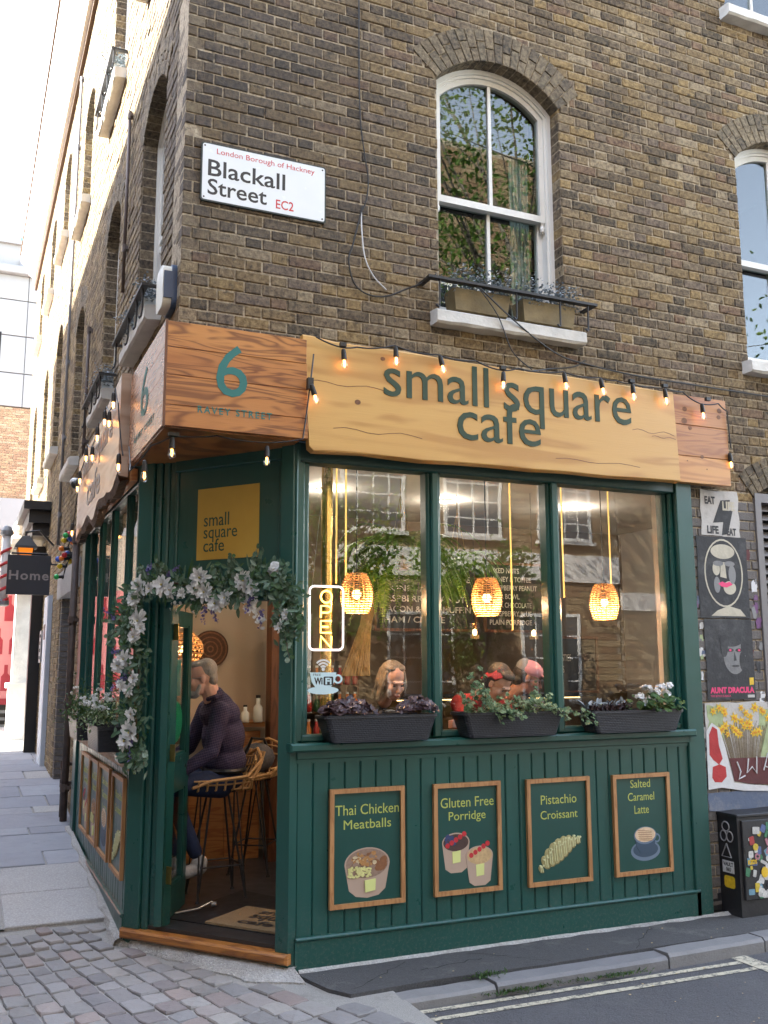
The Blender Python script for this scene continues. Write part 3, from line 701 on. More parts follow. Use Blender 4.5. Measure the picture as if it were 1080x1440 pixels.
# base of the front
m = MB(FRONT); m.prism([(1.84, -.06), (4.765, -.06), (4.765, .158), (1.84, .158)], -.06, .012); m.box((1.84, .150, -.05), (4.765, .172, .024), ch=.008); m.build('plinth', G, sf)
nb = 29; x = 1.845; wd = (4.745-1.845)/nb
for i in range(nb):
    m = MB(FRONT); z = rng.uniform(-.002, .001); m.box((x+i*wd+.001, .165, -.04), (x+(i+1)*wd-.001, 1.152, -.006+z), ch=.007); m.build('panel_board', G, sf)
m = MB(FRONT); m.box((1.84, 1.13, -.04), (4.745, 1.155, .0)); m.box((1.84, 1.155, -.05), (4.745, 1.2, .012), ch=.004); m.build('panel_rail', G, sf)
m = MB(FRONT); m.box((1.785, 1.2, -.10), (4.765, 1.248, .062), ch=.01); m.build('window_sill', G, sf)
m = MB(FRONT); m.box((1.87, 1.248, -.10), (4.72, 1.292, -.03), ch=.01); m.build('bottom_rail', G, sf)
m = MB(FRONT); m.box((1.80, 2.935, -.13), (4.73, 3.06, -.005), ch=.01); m.box((1.80, 3.0601, -.16), (4.88, 3.36, -.02)); m.build('head_beam', GD, sf)
for a, b in ((2.715, 2.82), (3.632, 3.737)):
    m = MB(FRONT); m.box((a, 1.25, -.12), (b, 2.94, -.03), ch=.012); m.box((a+.025, 1.252, -.05), (b-.025, 2.938, -.004), ch=.010); m.build('mullion', G, sf)
m = MB(FRONT)
m.box((4.665, 1.25, -.14), (4.70, 2.94, -.062), ch=.012); m.box((4.695, 1.2, -.14), (4.73, 2.985, -.03), ch=.010)
m.box((4.728, -.05, -.20), (4.874, 3.03, .012), ch=.006); m.build('corner_post', G, sf)
# front-left post: meets the cut corner
m = MB(); m.add([(x, y, z) for z in (-.05, 3.04) for x, y in ((1.80, 5.45), (1.845, 5.45), (1.845, 5.62), (1.86, 5.64), (1.78, 5.60), (1.747, 5.518))],
      [(0, 1, 7, 6), (1, 2, 8, 7), (2, 3, 9, 8), (3, 4, 10, 9), (4, 5, 11, 10), (5, 0, 6, 11), (6, 7, 8, 9, 10, 11), (5, 4, 3, 2, 1, 0)]); m.build('door_post', G, sf, fix=True)
m = MB(FRONT); m.box((1.84, 1.25, -.12), (1.885, 2.94, -.02), ch=.010); m.box((1.88, 1.25, -.12), (1.925, 2.94, -.055), ch=.012)
m.tube([(1.822, 1.25, .002), (1.822, 3.0, .002)], .010, 8); m.build('post_moulding', G, sf)
for a, b in ((1.905, 2.73), (2.80, 3.65), (3.72, 4.685)):
    bx(FRONT, 'window_pane', (a, 1.28, -.086), (b, 2.945, -.079), M['glass'], sf)
# cut corner
m = MB(CHAM); m.box((0, -.05, -.06), (.125, 3.04, 0), ch=.006); m.build('door_post', G, sf)
m = MB(CHAM); m.box((.125, .02, -.09), (.175, 3.04, -.018), ch=.010); m.box((.175, .02, -.10), (.225, 3.04, -.036), ch=.010); m.box((.225, .02, -.12), (.275, 3.04, -.05), ch=.006); m.build('door_jamb', G, sf)
m = MB(CHAM); m.box((1.147, -.02, -.10), (1.218, 3.04, -.004), ch=.006); m.box((1.120, .10, -.14), (1.149, 3.04, -.045), ch=.006); m.build('door_jamb', G, sf)
m = MB(CHAM); m.box((.274, 2.13, -.10), (1.122, 3.05, -.055)); m.build('header_panel', G, sf)
m = MB(CHAM)
for a, b in (((.274, 2.09, -.11), (1.122, 2.15, -.03)), ((.274, 2.96, -.09), (1.122, 3.05, -.035)), ((.274, 2.15, -.06), (.30, 2.96, -.042)), ((1.098, 2.15, -.06), (1.122, 2.96, -.042))): m.box(a, b, ch=.006)
m.build('header_moulding', G, sf)
M['gold'] = simple('gold_vinyl', (.55, .36, .065), .45, var=.08, bs=.02)
M['ink'] = simple('green_lettering', (.010, .075, .06), .5, bs=0)
lg = bx(CHAM, 'logo_panel', (.46, 2.365, -.055), (.946, 2.828, -.050), M['gold'], sf)
for i, s_ in enumerate(('small', 'square', 'cafe')):
    wd = (.20, .265, .165)[i]; z0 = 2.580-.082*i
    hh = (.085, .082, .082)[i]; zz = (z0, z0-.022, z0)[i]
    text(s_, .1, CHAM @ T(0, 0, -.0495), M['ink'], 'lettering', lg, .0008, fit=(.515, .515+wd, zz, zz+hh))
m = MB(CHAM); m.box((-.005, .035, -.30), (1.245, .092, .035), ch=.014); m.build('threshold', M['thresh'], sf)
# side street face
nb = 27; y0, y1 = 6.43, 9.26; wd = (y1-y0)/nb
for i in range(nb):
    m = MB(LEFT); m.box((-y0-(i+1)*wd+.0012, .12, -.04), (-y0-i*wd-.0012, 1.03, -.012+rng.uniform(-.002, .001)), ch=.007); m.build('panel_board', G, sf)
m = MB(LEFT); m.box((-9.28, -.05, -.06), (-6.425, .15, .006)); m.box((-9.28, .145, -.05), (-6.425, .168, .018), ch=.007); m.build('plinth', G, sf)
m = MB(LEFT); m.box((-9.28, 1.03, -.06), (-6.425, 1.10, -.002), ch=.003); m.box((-9.30, 1.10, -.10), (-6.56, 1.135, .045), ch=.006); m.build('window_sill', M['sill_wood'], sf)
m = MB(LEFT); m.box((-6.56, 1.085, -.10), (-6.395, 1.14, .07), ch=.01); m.build('sill_end', G, sf)
m = MB(LEFT); m.box((-9.50, -.05, -.12), (-9.28, 3.02, .012), ch=.006); m.box((-9.28, 1.14, -.12), (-9.16, 3.02, -.03), ch=.01); m.build('corner_post', G, sf)
m = MB(LEFT); m.box((-6.54, 1.14, -.12), (-6.44, 3.02, -.02), ch=.01); m.box((-6.47, .1, -.08), (-6.425, 3.02, -.004), ch=.005); m.build('post_moulding', G, sf)
for yc in (7.02, 7.78, 8.48):
    m = MB(LEFT); m.box((-yc-.032, 1.14, -.10), (-yc+.032, 3.0, -.028), ch=.008); m.box((-yc-.014, 1.142, -.05), (-yc+.014, 2.998, -.016), ch=.004); m.build('mullion', G, sf)
m = MB(LEFT); m.box((-9.5, 2.92, -.13), (-6.42, 3.36, -.012), ch=.008); m.build('head_beam', GD, sf)
m = MB(LEFT); m.box((-9.16, 1.138, -.11), (-6.58, 1.18, -.04), ch=.008); m.build('bottom_rail', G, sf)
for a, b in ((6.56, 6.99), (7.05, 7.75), (7.81, 8.45), (8.51, 9.18)):
    bx(LEFT, 'window_pane', (-b, 1.17, -.050), (-a, 2.93, -.044), M['glass'], sf)
# door leaf, opened inwards
hp = Vector((1.213, 6.205, 0)); ddir = Vector((.445, .895, 0)).normalized()
DF = frame(hp, tuple(ddir)); DW = .58      # u from hinge to free edge, out = towards the room
door = MB(DF)
t0, t1 = -.022, .022
for a, b in (((0, .125, t0), (.085, 2.06, t1)), ((DW-.085, .125, t0), (DW, 2.06, t1)), ((.085, .125, t0), (DW-.085, .31, t1)), ((.085, .90, t0), (DW-.085, 1.12, t1)), ((.085, 1.97, t0), (DW-.085, 2.06, t1))): door.box(a, b)
dr = door.build('door', G, sf)
m = MB(DF)
for z0, z1 in ((.31, .90), (1.12, 1.97)):
    for a, b in (((.085, z0, t0+.006), (.10, z1, t1-.006)), ((DW-.10, z0, t0+.006), (DW-.085, z1, t1-.006)), ((.10, z0, t0+.006), (DW-.10, z0+.015, t1-.006)), ((.10, z1-.015, t0+.006), (DW-.10, z1, t1-.006))): m.box(a, b)
m.build('glazing_bead', G, dr)
for z0, z1 in ((.325, .885), (1.135, 1.955)): bx(DF, 'pane', (.10, z0, -.003), (DW-.10, z1, .003), M['glass'], dr)
M['brass'] = simple('old_brass', (.42, .29, .10), .38, metal=.9, var=.35, vs=20)
M['steel'] = simple('steel', (.35, .35, .36), .35, metal=.9)
for z0 in (.36, 1.10, 1.86):
    m = MB(CHAM); m.box((.215, z0, -.049), (.262, z0+.105, -.044)); m.box((.272, z0, -.075), (.315, z0+.105, -.070)); m.tube([(.268, z0-.003, -.044), (.268, z0+.108, -.044)], .007, 8)
    for k in range(3):
        for u in (.225, .243): m.lathe([(.004, 0), (.004, .0015)], 6, T(u, z0+.02+k*.032, -.0442))
    m.build('hinge', M['brass'], dr)
m = MB(CHAM); m.tube([(.270, .13, -.046), (.270, 1.84, -.046)], .004, 6); m.build('brass_strip', M['brass'], dr)
m = MB(DF); m.box((DW-.004, .95, -.018), (DW+.003, 1.25, .018)); m.build('lock_plate', M['brass'], dr)
M['sticker_g'] = simple('green_sticker', (.02, .36, .16), .4, var=.04, bs=0); M['sticker_t'] = simple('teal_sticker', (.02, .33, .28), .4, var=.04, bs=0)
M['black'] = simple('black_plastic', (.012, .012, .014), .45, var=.2, bs=.1); M['white_p'] = simple('white_print', (.72, .72, .70), .5, var=.05, bs=0)
m = MB(DF); cx, cz = .335, 1.30
DOUT = frame(hp+Vector((0, 0, 0)), tuple(-ddir))     # out = towards the street side of the leaf
def oval(cx, cy, rx, ry, n=28): return [(cx+rx*math.cos(2*math.pi*i/n), cy+ry*math.sin(2*math.pi*i/n)) for i in range(n)]
m = MB(DOUT); m.prism(oval(-.30, 1.33, .17, .135), .004, .0055); st = m.build('sticker', M['sticker_g'], dr)
text('Uber\nEats', .1, DOUT @ T(0, 0, .0056), M['black'], 'lettering', st, .0005, fit=(-.42, -.18, 1.255, 1.405), bold=.002)
m = MB(DOUT); m.box((-.40, 1.50, .004), (-.16, 1.74, .0055)); st = m.build('sticker', M['sticker_t'], dr)
m = MB(DOUT); m.box((-.30, 1.60, .0056), (-.26, 1.69, .0064)); m.box((-.25, 1.57, .0056), (-.21, 1.62, .0064)); m.build('sticker_print', M['white_p'], st)
m = MB(DF); m.tube([(.30, .13, .03), (.38, .14, .16), (.47, .165, .23)], .006, 6); m.lathe([(.018, 0), (.014, .03)], 10, T(.47, .15, .23)); m.build('door_holder', M['steel'], dr)

# ------------------------------------------------------------------ framed menu posters
M['poster'] = simple('poster_green', (.008, .060, .050), .35, var=.1, bs=0)
M['lime'] = simple('poster_lettering', (.42, .46, .10), .5, var=.05, bs=0)
def fm(name, c, **k): M[name] = simple(name, c, .55, **{**dict(var=.25, vs=60, bs=0), **k}); return M[name]
fm('tub', (.42, .31, .24), var=.08, vs=3); fm('tub_in', (.27, .18, .13)); fm('chicken', (.42, .21, .07)); fm('corn', (.62, .60, .25)); fm('meat', (.22, .09, .035))
fm('label_y', (.62, .66, .25), var=.02); fm('berry', (.48, .02, .03)); fm('blueb', (.03, .045, .13)); fm('choc', (.06, .03, .025)); fm('oat', (.52, .36, .18)); fm('oat2', (.58, .48, .30))
fm('crois', (.40, .36, .17)); fm('crois_d', (.18, .15, .05)); fm('crois_l', (.60, .60, .34)); fm('cup', (.03, .06, .10), var=.1, vs=3); fm('cup_l', (.12, .17, .24), var=.1, vs=3); fm('foam', (.66, .50, .33)); fm('foam_d', (.36, .20, .10))
def art(fr, root, kind, cx, cz, s, o):
    """flat printed picture, in layers a fraction of a millimetre apart"""
    lay = [0]
    def put(name, mat, *polys):
        lay[0] += .0004; m = MB(fr)
        for p in polys: lay[0] += .000012; m.prism([(cx+x*s, cz+z*s) for x, z in p], o, o+lay[0])
        m.build(name, M[mat], root, kind='stuff' if len(polys) > 1 else None)
    q = random.Random(kind)
    if kind == 0:
        put('printed_tub', 'tub', [(-.5, .12), (-.40, -.38), (-.25, -.50), (0, -.54), (.25, -.50), (.40, -.38), (.5, .12)], oval(0, .12, .5, .32))
        put('printed_tub_inside', 'tub_in', oval(0, .13, .465, .285))
        put('printed_meat', 'meat', *[oval(.27+q.uniform(-.16, .13), .08+q.uniform(-.12, .12), .07, .06, 9) for _ in range(12)])
        for mt_ in ('chicken', 'meat', 'oat2', 'chicken', 'tub_in', 'chicken'): put('printed_chicken', mt_, *[oval(q.uniform(-.30, .2), .20+q.uniform(-.10, .13), q.uniform(.025, .06), q.uniform(.02, .045), 8) for _ in range(12)])
        put('printed_corn', 'corn', *[oval(-.15+q.uniform(-.26, .22), -.03+q.uniform(-.10, .10), .030, .022, 6) for _ in range(70)])
        put('printed_label', 'label_y', [(-.06, -.20), (.18, -.18), (.17, -.40), (-.05, -.43)])
    if kind == 1:
        for dx, dz, k in ((-.24, .14, 0), (.24, -.12, 1)):
            P = lambda pts: [(x*.78+dx, z*.78+dz) for x, z in pts]
            put('printed_tub', 'tub', P([(-.36, .22), (-.28, -.36), (-.14, -.45), (.14, -.45), (.28, -.36), (.36, .22)]), P(oval(0, .22, .36, .22)))
            put('printed_porridge', 'choc' if k == 0 else 'oat', P(oval(0, .22, .33, .19)))
            if k == 0: put('printed_blueberries', 'blueb', *[P(oval(-.12+q.uniform(-.14, .1), .30+q.uniform(-.1, .08), .05, .045, 8)) for _ in range(12)])
            put('printed_raspberries', 'berry', *[P(oval(-.22+.11*j, (.16 if k == 0 else .24)+.06*j, .06, .06, 9)) for j in range(5)])
            put('printed_label', 'label_y', P([(-.1, .02), (.12, .04), (.11, -.22), (-.09, -.24)]))
    if kind == 2:
        seg = []
        for i in range(9):
            t = i/8; x = -.46+.92*t; z = -.34+.62*t**.75-.10*t*t*t; w_ = .085+.15*math.sin(math.pi*min(1, t*1.05))**.9; seg.append((x, z, w_, R(38-55*t)))
        def lobe(x, z, w_, a, kx=.62, n_=16): return [(x+w_*kx*math.cos(b_)*math.cos(a)-w_*math.sin(b_)*math.sin(a), z+w_*kx*math.cos(b_)*math.sin(a)+w_*math.sin(b_)*math.cos(a)) for b_ in [2*math.pi*k_/n_ for k_ in range(n_)]]
        put('printed_croissant', 'crois', *[lobe(*g_) for g_ in seg])
        for g_ in seg: 
            put('printed_fold_shadow', 'crois_d', lobe(g_[0]+.012, g_[1]-.01, g_[2]*.94, g_[3], .50)); put('printed_fold', 'crois', lobe(g_[0]-.004, g_[1]+.008, g_[2]*.94, g_[3], .48))
        put('printed_icing', 'crois_l', *[[(x+dx-.008, z+w_*.75), (x+dx+.010, z+w_*.78), (x+dx+.035, z-w_*.6), (x+dx+.020, z-w_*.65)] for x, z, w_, a_ in seg for dx in (-.035, .012)])
        put('printed_crumbs', 'crois_l', *[oval(seg[k_ % 9][0]+q.uniform(-.06, .06), seg[k_ % 9][1]+seg[k_ % 9][2]*q.uniform(.35, .95), .020, .017, 6) for k_ in range(46)])
    if kind == 9:
        pass
    if kind == 3:
        put('printed_saucer', 'cup_l', oval(0, -.20, .52, .28)); put('printed_saucer_well', 'cup', oval(0, -.17, .44, .21))
        put('printed_handle', 'cup_l', oval(.40, .12, .14, .13, 14)); put('printed_handle_gap', 'poster', oval(.41, .12, .08, .08, 12))
        put('printed_cup', 'cup', [(-.38, .22), (-.33, -.05), (-.2, -.26), (.2, -.26), (.33, -.05), (.38, .22)]); put('printed_rim', 'cup_l', oval(0, .22, .40, .24))
        put('printed_foam', 'foam', oval(0, .24, .36, .205)); put('printed_latte_art', 'foam_d', *[[(-.26+j*.015, .38-j*.052), (.22+j*.012, .33-j*.05), (.22, .31-j*.05), (-.26, .36-j*.052)] for j in range(6)])
def framed(fr, u0, u1, v0, v1, o, words, kind, label, group, fsz, fw=.026, lite=False):
    mid = fr @ Vector(((u0+u1)/2, v0, o)); t = thing('menu_poster', tuple(mid), label, 'poster', group)
    m = MB(fr); m.box((u0+.01, v0+.01, o), (u1-.01, v1-.01, o+.008)); pn = m.build('poster_sheet', M['poster'], t)
    for name, poly in (('b', [(u0, v0), (u1, v0), (u1-fw, v0+fw), (u0+fw, v0+fw)]), ('r', [(u1, v0), (u1, v1), (u1-fw, v1-fw), (u1-fw, v0+fw)]), ('t', [(u1, v1), (u0, v1), (u0+fw, v1-fw), (u1-fw, v1-fw)]), ('l', [(u0, v1), (u0, v0), (u0+fw, v0+fw), (u0+fw, v1-fw)])):
        m = MB(fr); m.prism([((x*.999+.001*(u0+u1)/2), y) for x, y in poly], o-.001, o+.024); m.build('frame_rail', M['frame_wood'], t)
    for (s_, a, b, c, d) in words: text(s_, .1, fr @ T(0, 0, o+.0086), M['lime'], 'lettering', pn, .0004, fit=(a, b, c, d))
    cx, cz = (u0+u1)/2, v0+(v1-v0)*fsz[0]; art(fr, pn, kind, cx+fsz[2], cz, fsz[1], o+.008)
    return t
GP = 'framed menu posters on the green boards'
framed(FRONT, 2.044, 2.526, .304, .976, -.004, [('Thai Chicken', 2.082, 2.492, .823, .882), ('Meatballs', 2.135, 2.440, .742, .795)], 0, 'framed poster reading Thai Chicken Meatballs, with a takeaway bowl', GP, (.30, .29, 0))
framed(FRONT, 2.722, 3.196, .313, .972, -.004, [('Gluten Free', 2.775, 3.150, .825, .885), ('Porridge', 2.83, 3.09, .732, .800)], 1, 'framed poster reading Gluten Free Porridge, with two tubs', GP, (.30, .34, 0))
framed(FRONT, 3.389, 3.875, .307, .968, -.004, [('Pistachio', 3.50, 3.775, .805, .862), ('Croissant', 3.495, 3.78, .712, .765)], 2, 'framed poster reading Pistachio Croissant, with a pale iced croissant', GP, (.31, .31, 0))
framed(FRONT, 4.062, 4.537, .311, .964, -.004, [('Salted', 4.215, 4.38, .872, .925), ('Caramel', 4.19, 4.41, .787, .840), ('Latte', 4.24, 4.36, .702, .755)], 3, 'framed poster reading Salted Caramel Latte, with a blue cup', GP, (.30, .235, .02))
ls_ = [(6.50, 7.0, [('Pistachio', -6.9, -6.6, .82, .87), ('Croissant', -6.9, -6.6, .73, .78)], 2, 'framed side street poster nearest to the door'),
       (7.13, 7.66, [('Salted', -7.55, -7.25, .84, .89), ('Caramel', -7.55, -7.25, .75, .80), ('Latte', -7.5, -7.3, .66, .71)], 3, 'second framed side street poster from the door, with a round pale print'),
       (7.73, 8.23, [('Thai Chicken', -8.15, -7.8, .82, .88), ('Meatballs', -8.1, -7.85, .74, .79)], 0, 'third framed side street poster from the door'),
       (8.255, 8.79, [('Gluten Free', -8.7, -8.35, .82, .88), ('Porridge', -8.65, -8.4, .73, .79)], 1, 'framed side street poster farthest from the door, beside the drainpipe')]
for a, b, wds, k, lb in ls_: framed(LEFT, -b, -a, .35, .98, -.006, wds, k, lb, 'framed menu posters on the side street boards', (.30, .32, 0))

# ------------------------------------------------------------------ fascia signs
def rough_board(fr, pts_top, pts_bot, o0, o1, jit=.003, seed=1):
    """board with hand-cut upper and lower edges; points from left to right"""
    q = random.Random(seed); b = MB(fr); n = len(pts_top)
    vs = []; j = lambda s=jit: q.uniform(-s, s)
    for (xt, zt), (xb, zb) in zip(pts_top, pts_bot):
        vs += [(xb, zb+j(), o0), (xb, zb+.006+j(), o1-.004), (xb, zb+.012, o1), (xt, zt-.012, o1), (xt, zt-.004+j(), o1-.006), (xt, zt+j(), o0)]
    fs = [(i*6+k, (i+1)*6+k, (i+1)*6+k+1, i*6+k+1) for i in range(n-1) for k in range(5)]+[(i*6+5, (i+1)*6+5, (i+1)*6, i*6) for i in range(n-1)]
    fs += [tuple(range(5, -1, -1)), tuple(range(len(vs)-6, len(vs)))]
    b.add(vs, fs); return b
ms = thing('cafe_name_board', (3.2, 5.3, 3.3), 'long pale oak board reading small square cafe above the front windows', 'sign')
tp = [(1.800, 3.690), (1.86, 3.690), (2.0, 3.672), (2.2, 3.672), (2.42, 3.672), (2.6, 3.668), (2.85, 3.662), (3.1, 3.66), (3.4, 3.655), (3.7, 3.662), (4.0, 3.656), (4.3, 3.652), (4.52, 3.650), (4.60, 3.652), (4.628, 3.650)]
bt = [(1.848, 2.985), (1.875, 2.962), (2.0, 2.970), (2.2, 2.974), (2.42, 2.968), (2.6, 2.964), (2.85, 2.972), (3.1, 2.975), (3.4, 2.972), (3.7, 2.978), (4.0, 2.972), (4.3, 2.980), (4.52, 2.984), (4.60, 2.985), (4.656, 2.985)]
bd = rough_board(FRONT, tp, bt, .095, .152); bo = bd.build('board', M['oak'], ms, fix=True)
M['letter'] = simple('carved_green_letters', (.016, .042, .018), .6, var=.15)
text('small', .3, FRONT @ T(0, 0, .153), M['letter'], 'lettering', bo, .004, bold=.0005, fit=(2.335, 3.09, 3.362, 3.632))
text('square', .3, FRONT @ T(0, 0, .153), M['letter'], 'lettering', bo, .004, bold=.0005, fit=(3.205, 4.243, 3.262, 3.556))
text('cafe', .3, FRONT @ T(0, 0, .153), M['letter'], 'lettering', bo, .0046, bold=.0005, fit=(2.852, 3.485, 3.132, 3.412))
wk_ = simple('wood_knot', (.17, .07, .025), .6, var=.4, vs=60)
for x, z, r in ((2.33, 3.60, .016), (2.16, 3.30, .020)): ks = MB(FRONT); ks.prism(oval(x, z, r, r*.8, 14), .150, .1535); ks.build('knot', wk_, bo)
for (x0, x1, z, a_) in ((4.25, 4.62, 3.33, .012), (4.42, 4.63, 3.30, .006), (1.83, 2.35, 3.40, .01), (2.0, 2.6, 3.12, .012), (3.6, 4.3, 3.07, .008)):
    P_ = [(x0+(x1-x0)*i/8, z+a_*math.sin(i*1.3)) for i in range(9)]; cr = MB(FRONT); cr.prism([(x, z_-.0022) for x, z_ in P_]+[(x, z_+.0012) for x, z_ in P_[::-1]], .150, .1532); cr.build('crack', M['dark_wood'], bo)
sb = thing('plank_end_board', (4.95, 5.38, 3.3), 'small board of three orange pine planks at the right end of the fascia', 'board')
for i, (z0, z1) in enumerate(((3.008, 3.205), (3.208, 3.44), (3.443, 3.665))):
    m = MB(FRONT); m.box((4.60, z0, -.0), (5.205-.004*i, z1, .072), ch=.003); m.build('plank', M['pine'] if i else M['pine_light'], sb)
for x, z, r in ((4.80, 3.56, .02), (4.79, 3.47, .026), (4.84, 3.42, .018), (5.13, 3.58, .022), (5.12, 3.53, .018), (4.94, 3.21, .016), (4.80, 3.17, .006), (4.98, 3.12, .006)):
    m = MB(FRONT); m.prism(oval(x, z, r, r*.9, 12), .070, .0732); m.build('knot', bpy.data.materials['wood_knot'], sb)
cb = thing('corner_sign_box', (1.4, 5.5, 3.3), 'reddish plank sign box on the building corner with a teal number 6', 'sign')
zs = [3.035, 3.16, 3.335, 3.50, 3.655]
for i in range(4):
    m = MB(FRONT); m.box((.985, zs[i]+.0012, .10), (1.835-.004*i, zs[i+1]-.0012, .158), ch=.002); m.build('plank', M['redwood'], cb)
    m = MB(LEFT); m.box((-6.48, zs[i]+.0012, .02), (-5.293, zs[i+1]-.0012, .07), ch=.002); m.build('side_plank', M['redwood_y'], cb)
m = MB(); m.box((.97, 5.291, 3.03), (.984, 5.306, 3.66)); m.build('corner_trim', M['dark_wood'], cb)
m = MB(); m.add([(x, y, z) for z in (3.030, 3.052) for x, y in ((.99, 5.31), (1.80, 5.35), (1.80, 5.50), (1.09, 6.44), (.99, 6.47))], [(4, 3, 2, 1, 0), (5, 6, 7, 8, 9), (0, 1, 6, 5), (1, 2, 7, 6), (2, 3, 8, 7), (3, 4, 9, 8), (4, 0, 5, 9)]); m.build('soffit', M['redwood'], cb, fix=True)
m = MB(); m.box((.99, 5.36, 3.60), (1.79, 5.49, 3.64)); m.build('top_board', M['dark_wood'], cb)
M['teal'] = simple('teal_number', (.012, .14, .125), .5, var=.1)
text('6', .3, FRONT @ T(0, 0, .1592), M['teal'], 'number', cb, .0012, bold=.001, fit=(1.27, 1.458, 3.24, 3.555))
text('RAVEY STREET', .05, FRONT @ T(0, 0, .1592), M['teal'], 'lettering', cb, .0008, space=1.35, bold=.0008, fit=(1.168, 1.610, 3.128, 3.170))
text('6', .3, LEFT @ T(0, 0, .0712), M['teal'], 'number', cb, .0012, fit=(-6.05, -5.78, 3.24, 3.55))
text('RAVEY STREET', .05, LEFT @ T(0, 0, .0712), M['teal'], 'lettering', cb, .0008, space=1.35, fit=(-6.25, -5.55, 3.13, 3.17))
lb_ = thing('live_edge_board', (.93, 7.8, 3.2), 'weathered board with a ragged bark edge above the side street windows', 'sign')
tp = [(-9.05, 3.56), (-8.6, 3.58), (-8.0, 3.60), (-7.4, 3.62), (-6.9, 3.68), (-6.6, 3.70), (-6.56, 3.70)]
bt = [(-9.05, 2.92), (-8.7, 2.86), (-8.2, 2.86), (-8.0, 2.80), (-7.75, 2.80), (-7.5, 2.90), (-7.0, 2.90), (-6.95, 2.84)]
n = 24; L_t = []; L_b = []
def ip(P, t):
    x = P[0][0]+(P[-1][0]-P[0][0])*t
    for a, b in zip(P, P[1:]):
        if a[0] <= x <= b[0] or b is P[-1]: return (x, a[1]+(b[1]-a[1])*max(0, min(1, (x-a[0])/(b[0]-a[0]))))
for i in range(n+1):
    t = i/n; x = -9.05+(9.05-6.56)*t; z = 2.87
    z += .035*math.sin(x*5.1)+.02*math.sin(x*11.3)
    if -7.75 < x < -7.2: z += .09*math.sin((x+7.75)/.55*math.pi)
    if x > -6.95: z += (x+6.95)*.30
    L_b.append((x, z)); L_t.append((x, 3.58+.12*max(0, (x+8)/1.45) if x > -8 else 3.58))
rough_board(LEFT, L_t, L_b, .055, .125, .004, 4).build('board', M['board_y'], lb_, fix=True)
m = MB(LEFT)
for i in range(n):
    (xa, za), (xb, zb) = L_b[i], L_b[i+1]; r = lambda: rng.uniform(-.012, .012)
    m.add([(xa, za-.02, .05), (xb, zb-.02, .05), (xb, zb-.035+r(), .11), (xa, za-.035+r(), .11), (xb, zb+.022, .1285), (xa, za+.022, .1285), (xa, za+.03, .05), (xb, zb+.03, .05)], [(0, 1, 2, 3), (3, 2, 4, 5), (5, 4, 7, 6)])
m.build('bark_edge', M['bark_edge'], lb_, fix=False)
M['grey_letter'] = simple('faded_grey_letters', (.30, .26, .24), .5, var=.2)
text('small square', .3, LEFT @ T(0, 0, .126), M['grey_letter'], 'lettering', lb_, .002, bold=.004, fit=(-8.75, -6.9, 3.27, 3.52)); text('cafe', .3, LEFT @ T(0, 0, .126), M['grey_letter'], 'lettering', lb_, .002, bold=.004, fit=(-8.3, -7.5, 3.02, 3.26))
bx(LEFT, 'backing_batten', (-9.3, 2.935, .0), (-6.50, 3.02, .045), M['pine'], lb_)
# street name plate
sn = thing('street_name_plate', (1.6, 5.49, 4.7), 'white enamel street name plate reading Blackall Street EC2', 'street sign')
SN = FB; rad = .018
def rrect(u0, u1, v0, v1, r, n=4):
    P = []
    for cx, cy, a0 in ((u1-r, v0+r, -90), (u1-r, v1-r, 0), (u0+r, v1-r, 90), (u0+r, v0+r, 180)):
        for i in range(n+1): a = R(a0+90*i/n); P.append((cx+r*math.cos(a), cy+r*math.sin(a)))
    return P
m = MB(SN); m.prism(rrect(1.188, 2.010, 4.526, 4.916, rad), .002, .016); m.build('backing_plate', simple('plate_dark', (.02, .03, .025), .5), sn)
m = MB(SN); m.prism(rrect(1.197, 2.001, 4.536, 4.907, .014), .016, .0175); pl = m.build('enamel_face', simple('white_enamel', (.70, .74, .76), .22, var=.03, bs=0), sn)
M['red_l'] = simple('red_letter', (.50, .03, .035), .4, var=.02, bs=0); M['black_l'] = simple('black_letter', (.02, .02, .022), .4, var=.02, bs=0)
text('London Borough of Hackney', .1, SN @ T(0, 0, .0178), M['red_l'], 'lettering', pl, .0003, fit=(1.285, 1.93, 4.838, 4.885))
text('Blackall', .1, SN @ T(0, 0, .0178), M['black_l'], 'lettering', pl, .0003, bold=.0012, fit=(1.232, 1.732, 4.695, 4.805))
text('Street', .1, SN @ T(0, 0, .0178), M['black_l'], 'lettering', pl, .0003, bold=.0012, fit=(1.232, 1.612, 4.572, 4.678))
text('EC2', .1, SN @ T(0, 0, .0178), M['red_l'], 'lettering', pl, .0003, bold=.001, fit=(1.672, 1.79, 4.564, 4.626))
m = MB(SN)
for u in (1.21, 1.985):
    for v in (4.552, 4.892): m.lathe([(.006, 0), (.004, .003)], 8, T(u, v, .0176))
m.build('screw', M['black_l'], sn)
